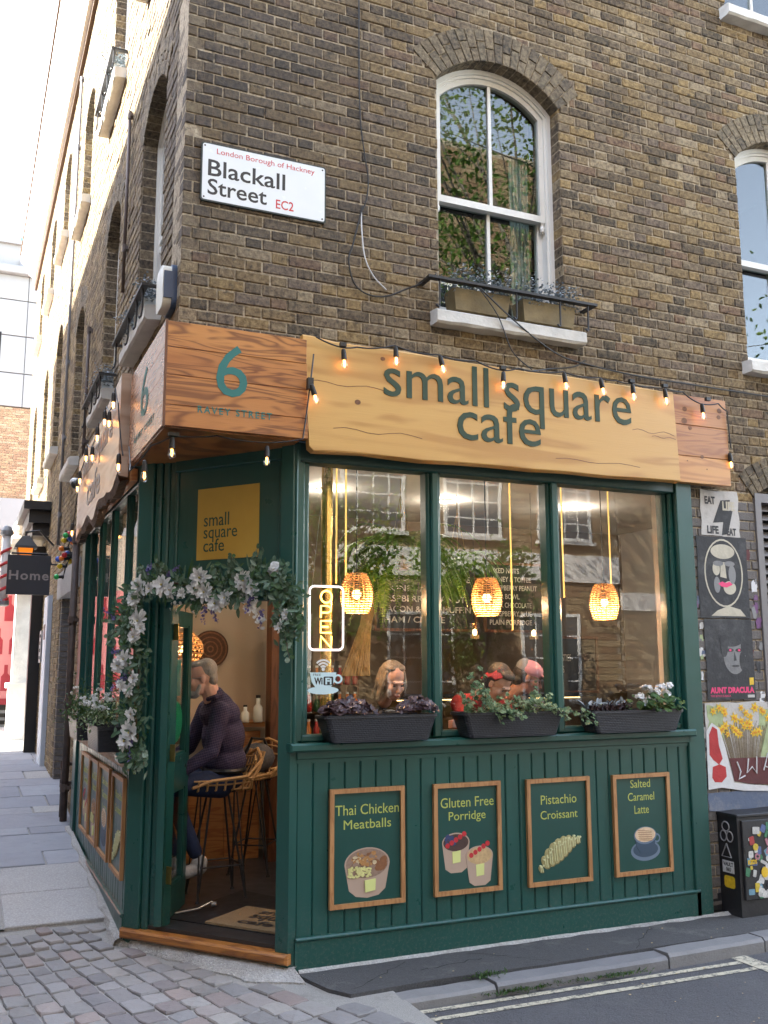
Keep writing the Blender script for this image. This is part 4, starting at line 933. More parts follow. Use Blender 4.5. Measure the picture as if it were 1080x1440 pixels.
# ------------------------------------------------------------------ right-hand wall
m = MB(FB)
for k in range(24): m.box((5.62, 1.30+k*.068, -.10), (6.40, 1.315+k*.068, -.03), T(0, 0, 0))
lt = thing('louvre_vent', (5.98, 5.5, 1.25), 'grey framed louvred vent under a brick arch beside the pasted posters', 'vent')
M['greyframe'] = simple('grey_brown_paint', (.17, .155, .15), .55, var=.15); M['darkvoid'] = simple('dark_void', (.01, .01, .01), .9, bs=0)
m = MB(FB); m.box((5.54, 1.25, -.12), (5.60, 3.0, .012)); m.box((6.36, 1.25, -.12), (6.42, 3.0, .012)); m.box((5.60, 2.93, -.12), (6.36, 3.0, .012)); m.box((5.60, 1.25, -.12), (6.36, 1.31, .012)); m.build('vent_frame', M['greyframe'], lt)
k = 0
while 1.33+k*.07 < 2.9:
    v = 1.33+k*.07; m = MB(FB); m.add([(5.602, v, -.03), (6.358, v, -.03), (6.358, v+.05, -.09), (5.602, v+.05, -.09), (5.602, v+.008, -.03), (6.358, v+.008, -.03), (6.358, v+.058, -.09), (5.602, v+.058, -.09)], [(0, 1, 5, 4), (4, 5, 6, 7), (3, 2, 1, 0), (0, 4, 7, 3), (1, 2, 6, 5), (2, 3, 7, 6)]); m.build('slat', M['greyframe'], lt); k += 1
bx(FB, 'vent_back', (5.60, 1.31, -.125), (6.36, 2.93, -.115), M['darkvoid'], lt)
arch_bricks(FB, lv, bld, False, dep=.1)
def paperm(name, c, d):
    m, n, b = nmat(name); p = pos(n); t = noi(n, p, 7, 6, .7)
    c1 = mixc(n, ramp(n, t, [(0, (0, 0, 0)), (.5, (0, 0, 0)), (.8, (1, 1, 1)), (1, (1, 1, 1))]), c, d)
    n.links.new(c1, b.inputs['Base Color']); b.inputs['Roughness'].default_value = .75
    bump(n, b, mathn(n, 'ADD', noi(n, p, 9, 4), mathn(n, 'MULTIPLY', noi(n, p, 60, 4), .3)), .6, .01); return m
M['paper'] = paperm('aged_paper', (.48, .46, .43), (.30, .28, .26)); M['pblack'] = paperm('poster_black', (.028, .028, .03), (.10, .10, .10)); M['pgrey'] = paperm('poster_grey', (.22, .22, .22), (.12, .12, .12))
M['pcream'] = paperm('poster_cream', (.50, .46, .36), (.33, .30, .24)); M['ppink'] = simple('poster_pink', (.72, .04, .16), .6, bs=0); M['pyellow'] = simple('poster_yellow', (.75, .48, .02), .6, var=.3, vs=40, bs=0)
M['pbrown'] = paperm('poster_stems', (.16, .12, .07), (.34, .30, .17)); M['pred'] = paperm('graffiti_red', (.42, .03, .03), (.30, .02, .02)); M['pwhite'] = paperm('graffiti_white', (.62, .62, .62), (.5, .5, .5))
M['pmaroon'] = paperm('graffiti_maroon', (.10, .022, .022), (.06, .02, .02)); M['pblue'] = paperm('faded_blue_paint', (.10, .13, .20), (.25, .25, .26)); M['pgreen'] = simple('pale_green_print', (.35, .42, .22), .7, var=.4, vs=12, bs=0)
def wob(poly, s, q): return [(x+q.uniform(-s, s), y+q.uniform(-s, s)) for x, y in poly]
def rag(u0, u1, v0, v1, q, n=7, s=.006):
    P = [(u0+(u1-u0)*i/n, v0) for i in range(n)]+[(u1, v0+(v1-v0)*i/n) for i in range(n)]+[(u1+(u0-u1)*i/n, v1) for i in range(n)]+[(u0, v1+(v0-v1)*i/n) for i in range(n)]
    return wob(P, s, q)
q = random.Random(21)
def flat(par, name, mat, polys, o, th=.0006):
    m = MB(FB)
    for i, p in enumerate(polys): m.prism(p, o-.0005, o+th+i*.00002)
    return m.build(name, M[mat], par, kind='stuff' if len(polys) > 1 else None)
# bolt poster
pt = thing('pasted_poster', (5.19, 5.49, 2.65), 'torn pale paper poster reading EAT LIFE with a black lightning bolt', 'poster', 'posters pasted on the painted brick')
flat(pt, 'paper', 'paper', [rag(5.003, 5.372, 2.648, 2.992, q)], .0045)
flat(pt, 'printed_bolt', 'pblack', [[(5.20, 2.92), (5.295, 2.93), (5.262, 2.845), (5.315, 2.85), (5.255, 2.665), (5.195, 2.655), (5.215, 2.755), (5.115, 2.745)]], .0055)
for s_, a in (('EAT', (5.045, 5.145, 2.885, 2.945)), ('LIFE', (5.215, 5.335, 2.845, 2.915)), ('LIFE', (5.055, 5.165, 2.662, 2.722)), ('EAT', (5.245, 5.335, 2.655, 2.712))): text(s_, .1, FB @ T(0, 0, .0068), M['pblack'] if s_ == 'EAT' or a[0] < 5.1 else M['pcream'], 'lettering', pt, .0003, bold=.004, fit=a)
# dark abstract portrait poster
pt = thing('pasted_poster', (5.18, 5.49, 2.03), 'black pasted poster with a pale cream head-shaped outline and a pink bar', 'poster', 'posters pasted on the painted brick')
flat(pt, 'paper', 'pblack', [rag(4.945, 5.425, 2.035, 2.64, q, s=.004)], .0055)
o1, o2 = oval(5.19, 2.37, .185, .255, 30), oval(5.19, 2.37, .173, .243, 30)
m = MB(FB); ring_faces(m, o1, o2, .0055, .0068); m.build('printed_outline', M['pcream'], pt)
flat(pt, 'printed_shapes', 'pcream', [oval(5.19, 2.53, .115, .055), [(5.165, 2.45), (5.205, 2.45), (5.215, 2.33), (5.155, 2.34)], oval(5.24, 2.26, .06, .05), [(5.05, 2.05), (5.38, 2.05), (5.33, 2.10), (5.22, 2.125), (5.11, 2.09)], oval(5.12, 2.40, .035, .05)], .0062)
flat(pt, 'printed_grey', 'pgrey', [oval(5.14, 2.44, .05, .02), oval(5.25, 2.44, .05, .02), oval(5.27, 2.36, .035, .07), oval(5.12, 2.28, .03, .06)], .0069)
flat(pt, 'printed_pink', 'ppink', [[(5.13, 2.29), (5.17, 2.305), (5.20, 2.295), (5.24, 2.305), (5.27, 2.285), (5.21, 2.262), (5.16, 2.268)]], .0076)
# band poster
pt = thing('pasted_poster', (5.2, 5.49, 1.44), 'black pasted poster with a dim grey face and pink words Aunt Dracula', 'poster', 'posters pasted on the painted brick')
flat(pt, 'paper', 'pblack', [rag(4.975, 5.428, 1.443, 2.028, q, s=.003)], .0065)
flat(pt, 'printed_face', 'pgrey', [oval(5.245, 1.76, .105, .135, 26)], .0072)
flat(pt, 'printed_hair', 'pblack', [oval(5.22, 1.875, .11, .05), oval(5.15, 1.83, .035, .08), oval(5.34, 1.83, .03, .07)], .0080)
flat(pt, 'printed_shadow', 'pblack', [oval(5.205, 1.80, .034, .013), oval(5.29, 1.80, .034, .013), [(5.245, 1.79), (5.262, 1.725), (5.235, 1.722)], oval(5.25, 1.685, .035, .008), oval(5.32, 1.72, .03, .07)], .0087)
flat(pt, 'printed_eyes', 'ppink', [oval(5.205, 1.80, .012, .009, 10), oval(5.29, 1.80, .012, .009, 10)], .0094)
flat(pt, 'printed_tag', 'pyellow', [[(5.375, 1.545), (5.415, 1.548), (5.415, 1.60), (5.375, 1.598)]], .0075)
text('AUNT DRACULA', .1, FB @ T(0, 0, .0075), M['ppink'], 'lettering', pt, .0004, bold=.005, fit=(4.998, 5.415, 1.488, 1.533))
text('THE BITCH IS BACK', .1, FB @ T(0, 0, .0075), M['ppink'], 'lettering', pt, .0003, fit=(4.998, 5.19, 1.462, 1.477)); flat(pt, 'printed_box', 'paper', [[(5.35, 1.455), (5.415, 1.455), (5.415, 1.475), (5.35, 1.475)]], .0075)
# daffodil poster
pt = thing('pasted_poster', (5.25, 5.49, .95), 'bright pasted poster of yellow daffodils above the stickered cabinet', 'poster', 'posters pasted on the painted brick')
flat(pt, 'paper', 'paper', [rag(4.94, 5.62, .84, 1.425, q, s=.008)], .0075)
flat(pt, 'printed_ground', 'pgreen', [rag(4.96, 5.10, 1.15, 1.40, q, s=.012), rag(5.44, 5.6, 1.02, 1.36, q, s=.012)], .0083)
st = []
for i in range(34):
    x0 = 5.02+i*.0150; x1 = 5.13+i*.0085; w_ = q.uniform(.003, .008); st.append([(x1, .97), (x1+w_, .97), (x0+w_, q.uniform(1.22, 1.31)), (x0, 1.25)])
flat(pt, 'printed_stems', 'pbrown', st, .0092)
fl_ = []
def star(cx, cy, r, k, q): a = q.random()*6; return [(cx+(r if i % 2 == 0 else r*.45)*math.cos(a+math.pi*i/k), cy+(r if i % 2 == 0 else r*.45)*math.sin(a+math.pi*i/k)) for i in range(2*k)]
for i in range(34): fl_.append(star(5.00+q.random()*.55, 1.28+.09*math.sin(i*2.3)+q.uniform(-.03, .03), q.uniform(.028, .045), 6, q))
flat(pt, 'printed_daffodils', 'pyellow', fl_, .0105)
M['porange'] = simple('poster_orange', (.62, .24, .01), .6, bs=0)
flat(pt, 'printed_trumpets', 'porange', [oval(p[0][0]*.0+sum(a for a, _ in p)/12, sum(b for _, b in p)/12, .011, .009, 8) for p in fl_], .0125)
# graffiti
gt = thing('graffiti', (5.2, 5.49, .82), 'red and white spray graffiti at the foot of the painted wall beside the shop', 'graffiti')
flat(gt, 'white_paint', 'pwhite', [wob([(4.93, .82), (4.935, 1.22), (4.99, 1.28), (5.06, 1.24), (5.10, 1.10), (5.14, .95), (5.16, .86), (5.30, .835), (5.7, .80), (5.7, .77), (5.25, .795), (5.05, .825)], .004, q)], .0125)
flat(gt, 'red_paint', 'pred', [wob([(4.955, 1.06), (4.96, 1.2), (4.99, 1.255), (5.035, 1.235), (5.045, 1.12), (5.07, 1.03), (5.035, .985), (4.985, 1.02)], .003, q), wob([(4.965, .90), (4.975, .975), (5.04, .99), (5.095, .97), (5.10, .90), (5.05, .865), (4.99, .87)], .003, q)], .0135)
flat(gt, 'maroon_paint', 'pmaroon', [wob([(5.13, 1.03), (5.7, 1.02), (5.7, .815), (5.3, .842), (5.17, .87)], .005, q)], .0130)
for pts in ([(5.2, 1.0), (5.23, .93), (5.21, .88), (5.27, .90)], [(5.31, 1.02), (5.29, .92), (5.34, .96), (5.38, .91), (5.39, 1.03)], [(5.45, .93), (5.50, 1.05), (5.55, .93), (5.46, .96)]):
    m = MB(FB); m.tube([(a, b, .0142) for a, b in pts], .006, 5); m.build('white_stroke', M['pwhite'], gt)
flat(gt, 'blue_paint', 'pblue', [rag(4.93, 5.7, .665, .80, q, s=.008)], .0045)
M['ppurple'] = paperm('purple_spray', (.16, .07, .17), (.14, .13, .14))
sc_ = thing('torn_paper_scraps', (4.93, 5.49, 1.6), 'torn paper scraps and paint splashes along the green corner post', 'paper scraps')
for i in range(26):
    z = q.uniform(.85, 2.25); x = 4.905+abs(q.gauss(0, .03)); w_, h_ = q.uniform(.01, .035), q.uniform(.02, .08); flat(sc_, 'scrap', q.choice(['pwhite', 'pwhite', 'paper', 'pgrey', 'pgreen', 'ppurple', 'pblue']), [rag(x, x+w_, z, z+h_, q, 3, .006)], .0022+i*.00003)
gs = thing('spray_paint_patches', (5.47, 5.49, 1.8), 'purple and white spray paint patches between the posters and the louvred vent', 'graffiti')
for i in range(22):
    z = q.uniform(.85, 2.5); x = 5.40+q.uniform(0, .10); w_, h_ = q.uniform(.015, .045), q.uniform(.03, .12); flat(gs, 'patch', q.choice(['ppurple', 'ppurple', 'pwhite', 'pgrey', 'pblack', 'pmaroon']), [rag(x, min(x+w_, 5.53), z, z+h_, q, 3, .008)], .0022+i*.00003)
# cabinet
cbn = thing('utility_cabinet', (5.3, 5.4, 0), 'low black utility cabinet covered in stickers at the foot of the wall', 'cabinet')
CF = frame((0, 5.31, 0), (1, 0, 0)); CS = frame((5.0, 0, 0), (0, -1, 0))
M['cab'] = simple('cabinet_black', (.018, .018, .02), .5, var=.3, vs=8, bs=.3)
m = MB(CF); m.box((5.0, -.02, -.19), (5.72, .645, -.0)); m.box((4.992, .645, -.19), (5.74, .668, .012), ch=.006); m.build('body', M['cab'], cbn)
m = MB(CF); m.box((5.03, .10, .0), (5.66, .625, .016), ch=.004); dc = m.build('door', M['cab'], cbn)
cols = [(.6, .6, .58), (.10, .14, .30), (.02, .02, .02), (.6, .45, .05), (.35, .04, .04), (.62, .62, .6), (.05, .2, .1), (.45, .2, .25), (.15, .3, .4), (.5, .5, .48)]
for i, c in enumerate(cols): M['stk%d' % i] = simple('sticker_%s' % 'abcdefghij'[i], c, .5, var=.35, vs=70, bs=0)
for i in range(120):
    cx, cz, a = 5.05+q.random()*.58, .12+q.random()*.48, q.uniform(-.5, .5); w_, h_ = q.uniform(.010, .032), q.uniform(.010, .03); mat = 'stk%d' % q.randrange(10)
    P = rrect(-w_, w_, -h_, h_, .006, 2) if i % 3 else oval(0, 0, w_, w_, 14)
    P = [(max(5.035, min(5.655, cx+x*math.cos(a)-y*math.sin(a))), max(.105, min(.62, cz+x*math.sin(a)+y*math.cos(a)))) for x, y in P]
    m = MB(CF); m.prism(P, .0155, .0162+i*.00004); so_ = m.build('sticker', M[mat], dc)
    if i % 4 == 0:
        P = oval(cx, cz, w_*.5, h_*.4, 9); P = [(max(5.035, min(5.655, x)), max(.105, min(.62, y))) for x, y in P]; m = MB(CF); m.prism(P, .0155, .0164+i*.00004+.0003); m.build('sticker_print', M['stk%d' % q.randrange(10)], so_)
text('KEDS', .1, CF @ T(0, 0, .0215), M['pyellow'], 'lettering', dc, .0006, bold=.004, fit=(5.06, 5.14, .335, .365))
m = MB(CF); m.prism(oval(5.205, .275, .03, .036), .0205, .0215); m.build('sticker', M['pyellow'], dc)
# things on the side face of the cabinet
m = MB(CS); m.box((-5.47, .265, .0), (-5.36, .345, .0012)); v_ = m.build('sticker', M['stk0'], cbn)
text('VAULT\n065', .1, CS @ T(0, 0, .0014), M['black_l'], 'lettering', v_, .0002, bold=.003, fit=(-5.462, -5.368, .275, .335))
m = MB(CS); m.prism(rrect(-5.46, -5.36, .165, .245, .02), 0, .0014); m.build('sticker', M['pyellow'], cbn)
M['gpaint'] = simple('grey_spray', (.30, .30, .30), .6, bs=0)
for pts in ([(c[0], c[1]) for c in oval(-5.42, .575, .035, .032, 12)]+[(-5.385, .575)], oval(-5.445, .51, .03, .035, 12)+[(-5.415, .51)], oval(-5.385, .51, .03, .035, 12)+[(-5.355, .51)], [(-5.42, .46), (-5.38, .37), (-5.47, .37), (-5.42, .46)]):
    m = MB(CS); m.tube([(a, b, .001) for a, b in pts], .005, 5); m.build('spray_line', M['gpaint'], cbn)

# ------------------------------------------------------------------ side street: own facade
M['iron'] = simple('black_iron', (.014, .014, .015), .5, var=.2, bs=.2); M['rustpipe'] = simple('brown_iron_pipe', (.085, .06, .05), .6, var=.45, vs=12, bs=.4)
M['grey_metal'] = simple('galvanised_bars', (.22, .235, .25), .5, metal=.3, var=.2); M['lead'] = simple('grey_downpipe', (.20, .20, .21), .6, var=.2)
def pipe(name, y, z0, z1, r, mat, label, x=.99, shoe=False, cat='drainpipe'):
    t = thing(name, (x, y, z0), label, cat)
    m = MB(); m.tube([(x, y, z1), (x, y, z0+(.15 if shoe else 0))]+([(x-.03, y, z0+.06), (x-.09, y-.02, z0+.02)] if shoe else []), r, 10); m.build('pipe', mat, t, smooth=True)
    zz = z0+.35
    while zz < z1: 
        m = MB(); m.tube([(x, y, zz), (x, y, zz+.07)], r*1.32, 10); m.box((x, y-r*1.9, zz+.02), (x+.10, y+r*1.9, zz+.05)); m.build('bracket', mat, t); zz += (z1-z0-.4)/(max(1, round((z1-z0)/1.1)))
    return t
pipe('drainpipe', 9.80, .18, 2.95, .034, M['rustpipe'], 'rusty brown drainpipe at the far end of the green side front', x=1.0)
t = pipe('drainpipe', 9.98, .20, .78, .024, M['rustpipe'], 'short brown stub pipe beside the foot of the rusty drainpipe', x=1.0)
pipe('drainpipe', 7.75, 4.75, 6.35, .014, M['rustpipe'], 'thin brown pipe on the brick between the two nearest side windows', x=1.06)
pipe('drainpipe', 10.05, 3.6, 5.2, .016, M['rustpipe'], 'brown pipe on the side wall above the festoon bulbs', x=1.05)
pipe('drainpipe', 12.55, 3.2, 9.6, .018, M['lead'], 'thin grey pipe running up the seam between the two side street buildings', x=1.06)
# recessed barred entrance
en = thing('barred_entrance', (1.3, 11.3, .3), 'recessed entrance with grey vertical bars past the drainpipe', 'gate')
bx(LB, 'lintel', (-12.32, 2.5, -.34), (-10.1, 2.80, .03), M['concrete'], en)
for i in range(13):
    y = 10.42+i*.145; m = MB(); m.tube([(1.36, y, g(11)), (1.36, y, 2.5)], .012, 8); m.build('bar', M['grey_metal'], en)
for z in (.55, 1.5, 2.35):
    m = MB(); m.box((1.348, 10.36, z), (1.372, 12.19, z+.035)); m.build('rail', M['grey_metal'], en)
for y in (10.37, 11.25, 12.15): 
    m = MB(); m.box((1.33, y-.03, g(11)-.02), (1.39, y+.03, 2.5)); m.build('gate_post', M['grey_metal'], en)
bx(LB, 'doorway_back', (-12.3, .1, -1.6), (-10.2, 2.6, -1.5), M['darkvoid'], en)
m = MB(); q = random.Random(8); k = 4
for k in range(4, 33):
    for j, (a, b_) in enumerate((((.01, .215), (.225, .33)) if k % 2 else ((.01, .105), (.115, .33)))):
        m.rn = q.random()+.001; m.box((1.087+a, 12.06+q.uniform(-.003, .003), k*CO+.005), (1.087+b_, 12.2, (k+1)*CO-.005))
m.build('brick_jamb', M['brick_grey'], en)
m = MB(); m.box((1.10, 12.07, .2), (1.41, 12.3, 2.5)); m.box((1.10, 10.2, .2), (1.41, 10.33, 2.5)); m.build('jamb_mortar', M['mortar'], en)
wp = thing('white_panel', (1.06, 13.2, .5), 'narrow bluish white painted panel on the side street wall', 'panel')
M['bluewhite'] = simple('blue_white_paint', (.52, .58, .66), .6, var=.08)
m = MB(LB); m.box((-13.75, .45, .0), (-13.2, 2.62, .06), ch=.01); m.build('panel', M['bluewhite'], wp)
m = MB(LB); m.box((-13.60, 2.05, .06), (-13.42, 2.25, .065)); m.build('notice', M['black'], wp)
ip_ = thing('entry_phone', (1.06, 14.4, 1.9), 'small grey entry phone plate on the brick near the black door case', 'entry phone')
m = MB(LB); m.box((-14.6, 1.75, 0), (-14.3, 2.20, .04), ch=.006); ipp = m.build('plate', M['grey_metal'], ip_)
for k in range(4): bx(LB, 'button', (-14.5, 1.80+k*.1, .04), (-14.4, 1.85+k*.1, .05), M['black'], ip_)
# second building beyond
b2 = thing('terrace_building', (1.1, 17, 0), 'sunlit tall yellow brick terrace beyond the corner building on the side street', 'building')
lo2 = [opy(15.6, 18.4, 0, 2.9)]
lw2 = [opy(13.75, 14.75, 4.72, 6.35, .3, .25), opy(16.15, 17.1, 4.72, 6.35, .3, .25), opy(18.7, 19.6, 4.72, 6.35, .3, .25), opy(13.85, 14.8, 7.95, 9.15, .2, .25), opy(16.2, 17.15, 7.95, 9.15, .2, .25), opy(18.7, 19.6, 7.95, 9.15, .2, .25)]
br3, core3 = wall(LB, -21, -12.62, 0, TOP, lo2+lw2, seed=14)
m = MB(LB)
for a, b_, va, vb in core3: m.box((a, va, -.30), (b_, vb, -.0085))
m.build('side_wall', M['mortar'], b2)
m = MB(LB); q = random.Random(17)
for r in br3:
    m.rn = q.random()+.001; vs, fs = brick_mb(m, r[1]-r[0], r[3]-r[2], q); m.add(vs, fs, T((r[0]+r[1])/2, (r[2]+r[3])/2, 0))
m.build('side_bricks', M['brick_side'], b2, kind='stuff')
for o in lw2: sash(LB, o, b2, blind=False, rich=False, deep=.9, marg=.05)
bx(LB, 'roof', (-21, TOP-.35, -7), (-12.62, TOP-.2, -.3), M['mortar_dark'], b2)
bx(LB, 'end_wall', (-21.0, 0, -7), (-20.7, TOP-.3, -.31), M['mortar'], b2)
# door case with black canopy
pc = thing('door_canopy', (.9, 15, 0), 'black timber door canopy and post on the far side street wall', 'canopy')
m = MB(); m.box((.93, 14.85, .45), (1.08, 15.05, 3.45)); m.build('post', M['black'], pc)
m = MB(); m.box((.80, 14.3, 3.72), (1.09, 15.9, 3.90)); m.box((.72, 14.2, 3.90), (1.09, 16.0, 4.02)); m.box((.86, 14.4, 3.55), (1.09, 15.8, 3.72)); m.build('hood', M['black'], pc)
m = MB(); m.tube([(1.08, 14.9, 3.1), (.9, 14.9, 3.3), (.84, 14.9, 3.6)], .05, 8); m.build('bracket', M['black'], pc)
bx(LB, 'door', (-16.9, .5, -.2), (-15.7, 2.9, -.12), M['black'], pc)
sp = thing('stone_pilaster', (.85, 17.5, 0), 'pale stone pilaster at the far end of the side street', 'pilaster')
m = MB(); m.box((.80, 17.3, .45), (1.09, 17.75, 1.35), ch=0); m.box((.76, 17.26, 1.35), (1.09, 17.8, 1.43)); m.build('base', M['stone_white'], sp)
m = MB(); m.box((.84, 17.36, 1.43), (1.09, 17.7, 3.3)); m.build('shaft', M['stone_white'], sp)
m = MB(); m.ball((.80, 17.4, 3.75), .2, 12); m.ball((.72, 17.3, 3.45), .12, 10); m.ball((.86, 17.4, 4.05), .14, 10); m.tube([(.78, 17.3, 3.3), (.62, 17.3, 3.5), (.66, 17.3, 3.75), (.78, 17.3, 3.7)], .06, 8); m.build('carved_scroll', M['stone_white'], sp)
# hanging things
M['signblack'] = simple('sign_board_dark', (.030, .034, .045), .45, var=.1, bs=0); M['bead'] = simple('metal_letters', (.34, .32, .33), .4, metal=.5, var=.5, vs=80, bs=0)
hs = thing('hanging_sign', (.7, 12, 2.75), 'square black hanging sign reading Home on the side street', 'sign')
HF = frame((0, 11.98, 0), (1, 0, 0))
m = MB(HF); m.box((.462, 2.532, -.04), (.942, 3.0, 0), ch=.004); hb = m.build('board', M['signblack'], hs)
text('Home', .1, HF @ T(0, 0, .0008), M['bead'], 'lettering', hb, .002, bold=.002, space=1.15, fit=(.485, .925, 2.705, 2.815))
m = MB(); m.tube([(1.09, 12, 2.9), (.95, 12, 2.9), (.90, 12, 3.02), (.5, 12, 3.02)], .012, 8); m.build('bracket', M['iron'], hs)
M['lant'] = emis('lantern_amber_glass', (.85, .22, .015), .10)
lt_ = thing('wall_lantern', (.77, 13.6, 3.2), 'black street lantern with amber glass above the Home sign', 'lantern')
LF = T(.73, 13.5, 0)
m = MB(LF)
m.lathe([(.095, 3.0), (.14, 3.25)], 4, Matrix.Rotation(R(45), 4, 'Z')); lg_ = m.build('amber_glass', M['lant'], lt_)
m = MB(LF); m.lathe([(.20, 3.25), (.19, 3.28), (.07, 3.41), (.02, 3.42), (.02, 3.48)], 4, Matrix.Rotation(R(45), 4, 'Z'))
for sx in (-1, 1):
    for sy in (-1, 1): m.tube([(sx*.066, sy*.066, 3.0), (sx*.1, sy*.1, 3.25)], .008, 6)
m.build('roof_cap', M['iron'], lt_)
m = MB(); m.tube([(1.09, 13.5, 3.3), (.9, 13.5, 3.5), (.73, 13.5, 3.47)], .014, 8); m.build('bracket', M['iron'], lt_)
text('Fireproof', .1, frame((.73, 13.5-.092, 0), (1, 0, 0)) @ T(0, 0, .004), M['black_l'], 'lettering', lt_, .0006, fit=(-.08, .08, 3.10, 3.16))
bp_ = thing('barber_pole', (.52, 14.6, 2.6), 'white and red striped barber pole high on the far side street', 'barber pole')
m = MB(T(.53, 14.6, 0)); m.lathe([(.062, 2.62), (.062, 3.55)], 14); pole = m.build('glass_tube', simple('white_tube', (.7, .7, .7), .3, bs=0), bp_, smooth=True)
m = MB(T(.53, 14.6, 0)); m.lathe([(.04, 2.54), (.085, 2.56), (.085, 2.62), (.06, 2.64)], 14); m.lathe([(.06, 3.54), (.085, 3.56), (.085, 3.62), (.05, 3.68), (.01, 3.7)], 14); m.build('end_cap', M['grey_metal'], bp_)
for k in range(5):
    pts = [(.53+.064*math.cos(a), 14.6+.064*math.sin(a), 2.66+k*.18+a*.03) for a in [-math.pi+math.pi*i/8 for i in range(9)]]
    m = MB(); m.tube(pts, .022, 6); m.build('red_stripe', M['red_l'], bp_)
m = MB(); m.tube([(.55, 14.6, 3.0), (1.09, 14.6, 3.0)], .02, 6); m.build('bracket', M['iron'], bp_)
# cctv, alarm box
cc = thing('security_camera', (.98, 9.95, 3.4), 'small white dome security camera beside the live edge board', 'camera')
m = MB(T(.955, 9.75, 3.50)); m.ball((0, 0, 0), .055, 12, sc_=(1, 1, .8)); m.box((0, -.02, -.02), (.13, .02, .02)); m.build('housing', simple('white_plastic', (.7, .7, .7), .4, bs=0), cc, smooth=False)
m = MB(T(.955, 9.72, 3.47)); m.ball((0, 0, 0), .045, 12); m.build('dome', M['black'], cc, smooth=True)
al = thing('alarm_box', (1.03, 5.7, 4), 'white and dark blue alarm box on the brick corner beside the window box', 'alarm box')
m = MB(LB); m.prism(rrect(-5.82, -5.60, 3.86, 4.13, .05, 5), .03, .085); m.build('cover', simple('cream_plastic', (.62, .62, .55), .4, bs=0), al)
m = MB(LB); m.prism(rrect(-5.83, -5.59, 3.85, 4.14, .05, 5), .0, .032); m.box((-5.601, 3.91, .02), (-5.588, 4.08, .08)); m.build('back_plate', simple('navy_plastic', (.03, .06, .12), .4, bs=0), al)

# ------------------------------------------------------------------ far end of the side street
lr = thing('lorry', (1.2, 21.5, .5), 'parked lorry with pink side panel printed with dark red wine bottles', 'lorry')
M['pinkv'] = simple('pink_panel', (.52, .20, .22), .45, var=.05, bs=0); M['redv'] = simple('dark_red_print', (.28, .012, .03), .5, var=.05, bs=0)
BK = frame((0, 21, 0), (1, 0, 0))
bodyv = bx(BK, 'cargo_box', (-4.5, 1.05, -2.4), (1.6, 3.3, 0), M['pinkv'], lr)
def bottle2(cx, z, h): w_ = h*.17; return [(cx-w_, z), (cx+w_, z), (cx+w_, z+h*.55), (cx+w_*.4, z+h*.68), (cx+w_*.4, z+h), (cx-w_*.4, z+h), (cx-w_*.4, z+h*.68), (cx-w_, z+h*.55)]
for r_, z in enumerate((1.22, 1.95, 2.62)):
    for i in range(20):
        m = MB(BK); m.prism(bottle2(-4.2+i*.3+(r_ % 2)*.12, z, .52), .0, .004); m.build('printed_bottle', M['redv'], lr)
bx(BK, 'side_bar', (-4.5, .95, -.1), (1.6, 1.07, .03), M['redv'], lr)
for z in (.50, .64, .78): bx(BK, 'side_guard', (-4.4, z, -.05), (1.5, z+.06, 0), M['grey_metal'], lr)
bx(BK, 'chassis', (-4.4, .45, -2.2), (1.5, .94, -.2), M['darkvoid'], lr)
for x in (-3.6, .6):
    m = MB(T(x, 21.05, .75) @ Matrix.Rotation(R(90), 4, 'X')); m.lathe([(.2, -.25), (.42, -.24), (.45, -.2), (.45, -.02), (.4, .0), (.2, .01)], 20); m.build('wheel', M['black'], lr)
bx(BK, 'cab', (1.7, .6, -2.3), (3.6, 2.9, -.05), M['redv'], lr)
# building across the cross street
fb_ = thing('far_building', (4, 30, 0), 'pale stone and brick building closing the far end of the side street', 'building')
F30 = frame((0, 30, 0), (1, 0, 0))
M['ashlar'] = simple('ashlar_stone', (.27, .265, .255), .8, var=.1, vs=1)
q = random.Random(5)
m = MB(F30)
for k in range(0, 124):
    v = .4+k*.075
    if 5.68 < v < 6.6: continue
    if v > 9.38: break
    off = .11 if k % 2 else 0; x = -2+off
    while x < 6: m.rn = q.random()+.001; m.box((x+.005, v+.005, -.05), (x+.215, v+.07, q.uniform(-.003, .003))); x += .225
m.build('brick_courses', M['brick_pink'], fb_, kind='stuff')
bx(F30, 'wall', (-12, .3, -6), (18, 9.4, -.012), M['mortar'], fb_)
bx(F30, 'stone_band', (-12, 5.68, -.01), (18, 6.62, .08), M['ashlar'], fb_)
for (z0, z1) in ((9.42, 10.45), (10.46, 11.62), (11.63, 12.75), (12.76, 13.55)):
    for i in range(9):
        m = MB(F30); m.box((-8+i*1.55+.008, z0+.008, -.3), (-8+(i+1)*1.55-.008, z1-.008, .04), ch=.01); m.rn = .3; m.build('ashlar_block', M['ashlar'], fb_)
bx(F30, 'stone_core', (-12, 9.4, -6), (18, 13.5, -.3), M['ashlar'], fb_)
m = MB(F30); m.box((-12, 13.55, -6), (1.62, 13.8, .25), ch=.02); m.box((-12, 13.8, -6), (1.4, 14.5, .1)); m.box((-12, 14.5, -6), (1.5, 14.62, .2)); m.build('parapet', M['ashlar'], fb_)
bx(F30, 'window', (-.9, 9.9, -.2), (.60, 11.7, .045), M['darkvoid'], fb_)
bx(F30, 'flashing', (1.0, 13.81, -.5), (1.62, 14.0, .2), M['lead'], fb_)
vt = thing('roof_cowl', (1.15, 30.5, 14.6), 'teal green cowl on the roof at the far end of the side street', 'cowl')
M['verdigris'] = simple('verdigris', (.10, .34, .36), .5); m = MB(T(1.15, 30.4, 14.0)); m.lathe([(.14, 0), (.16, .5), (.24, .6), (.24, .9), (.1, 1.05)], 8); m.build('cowl_body', M['verdigris'], vt)
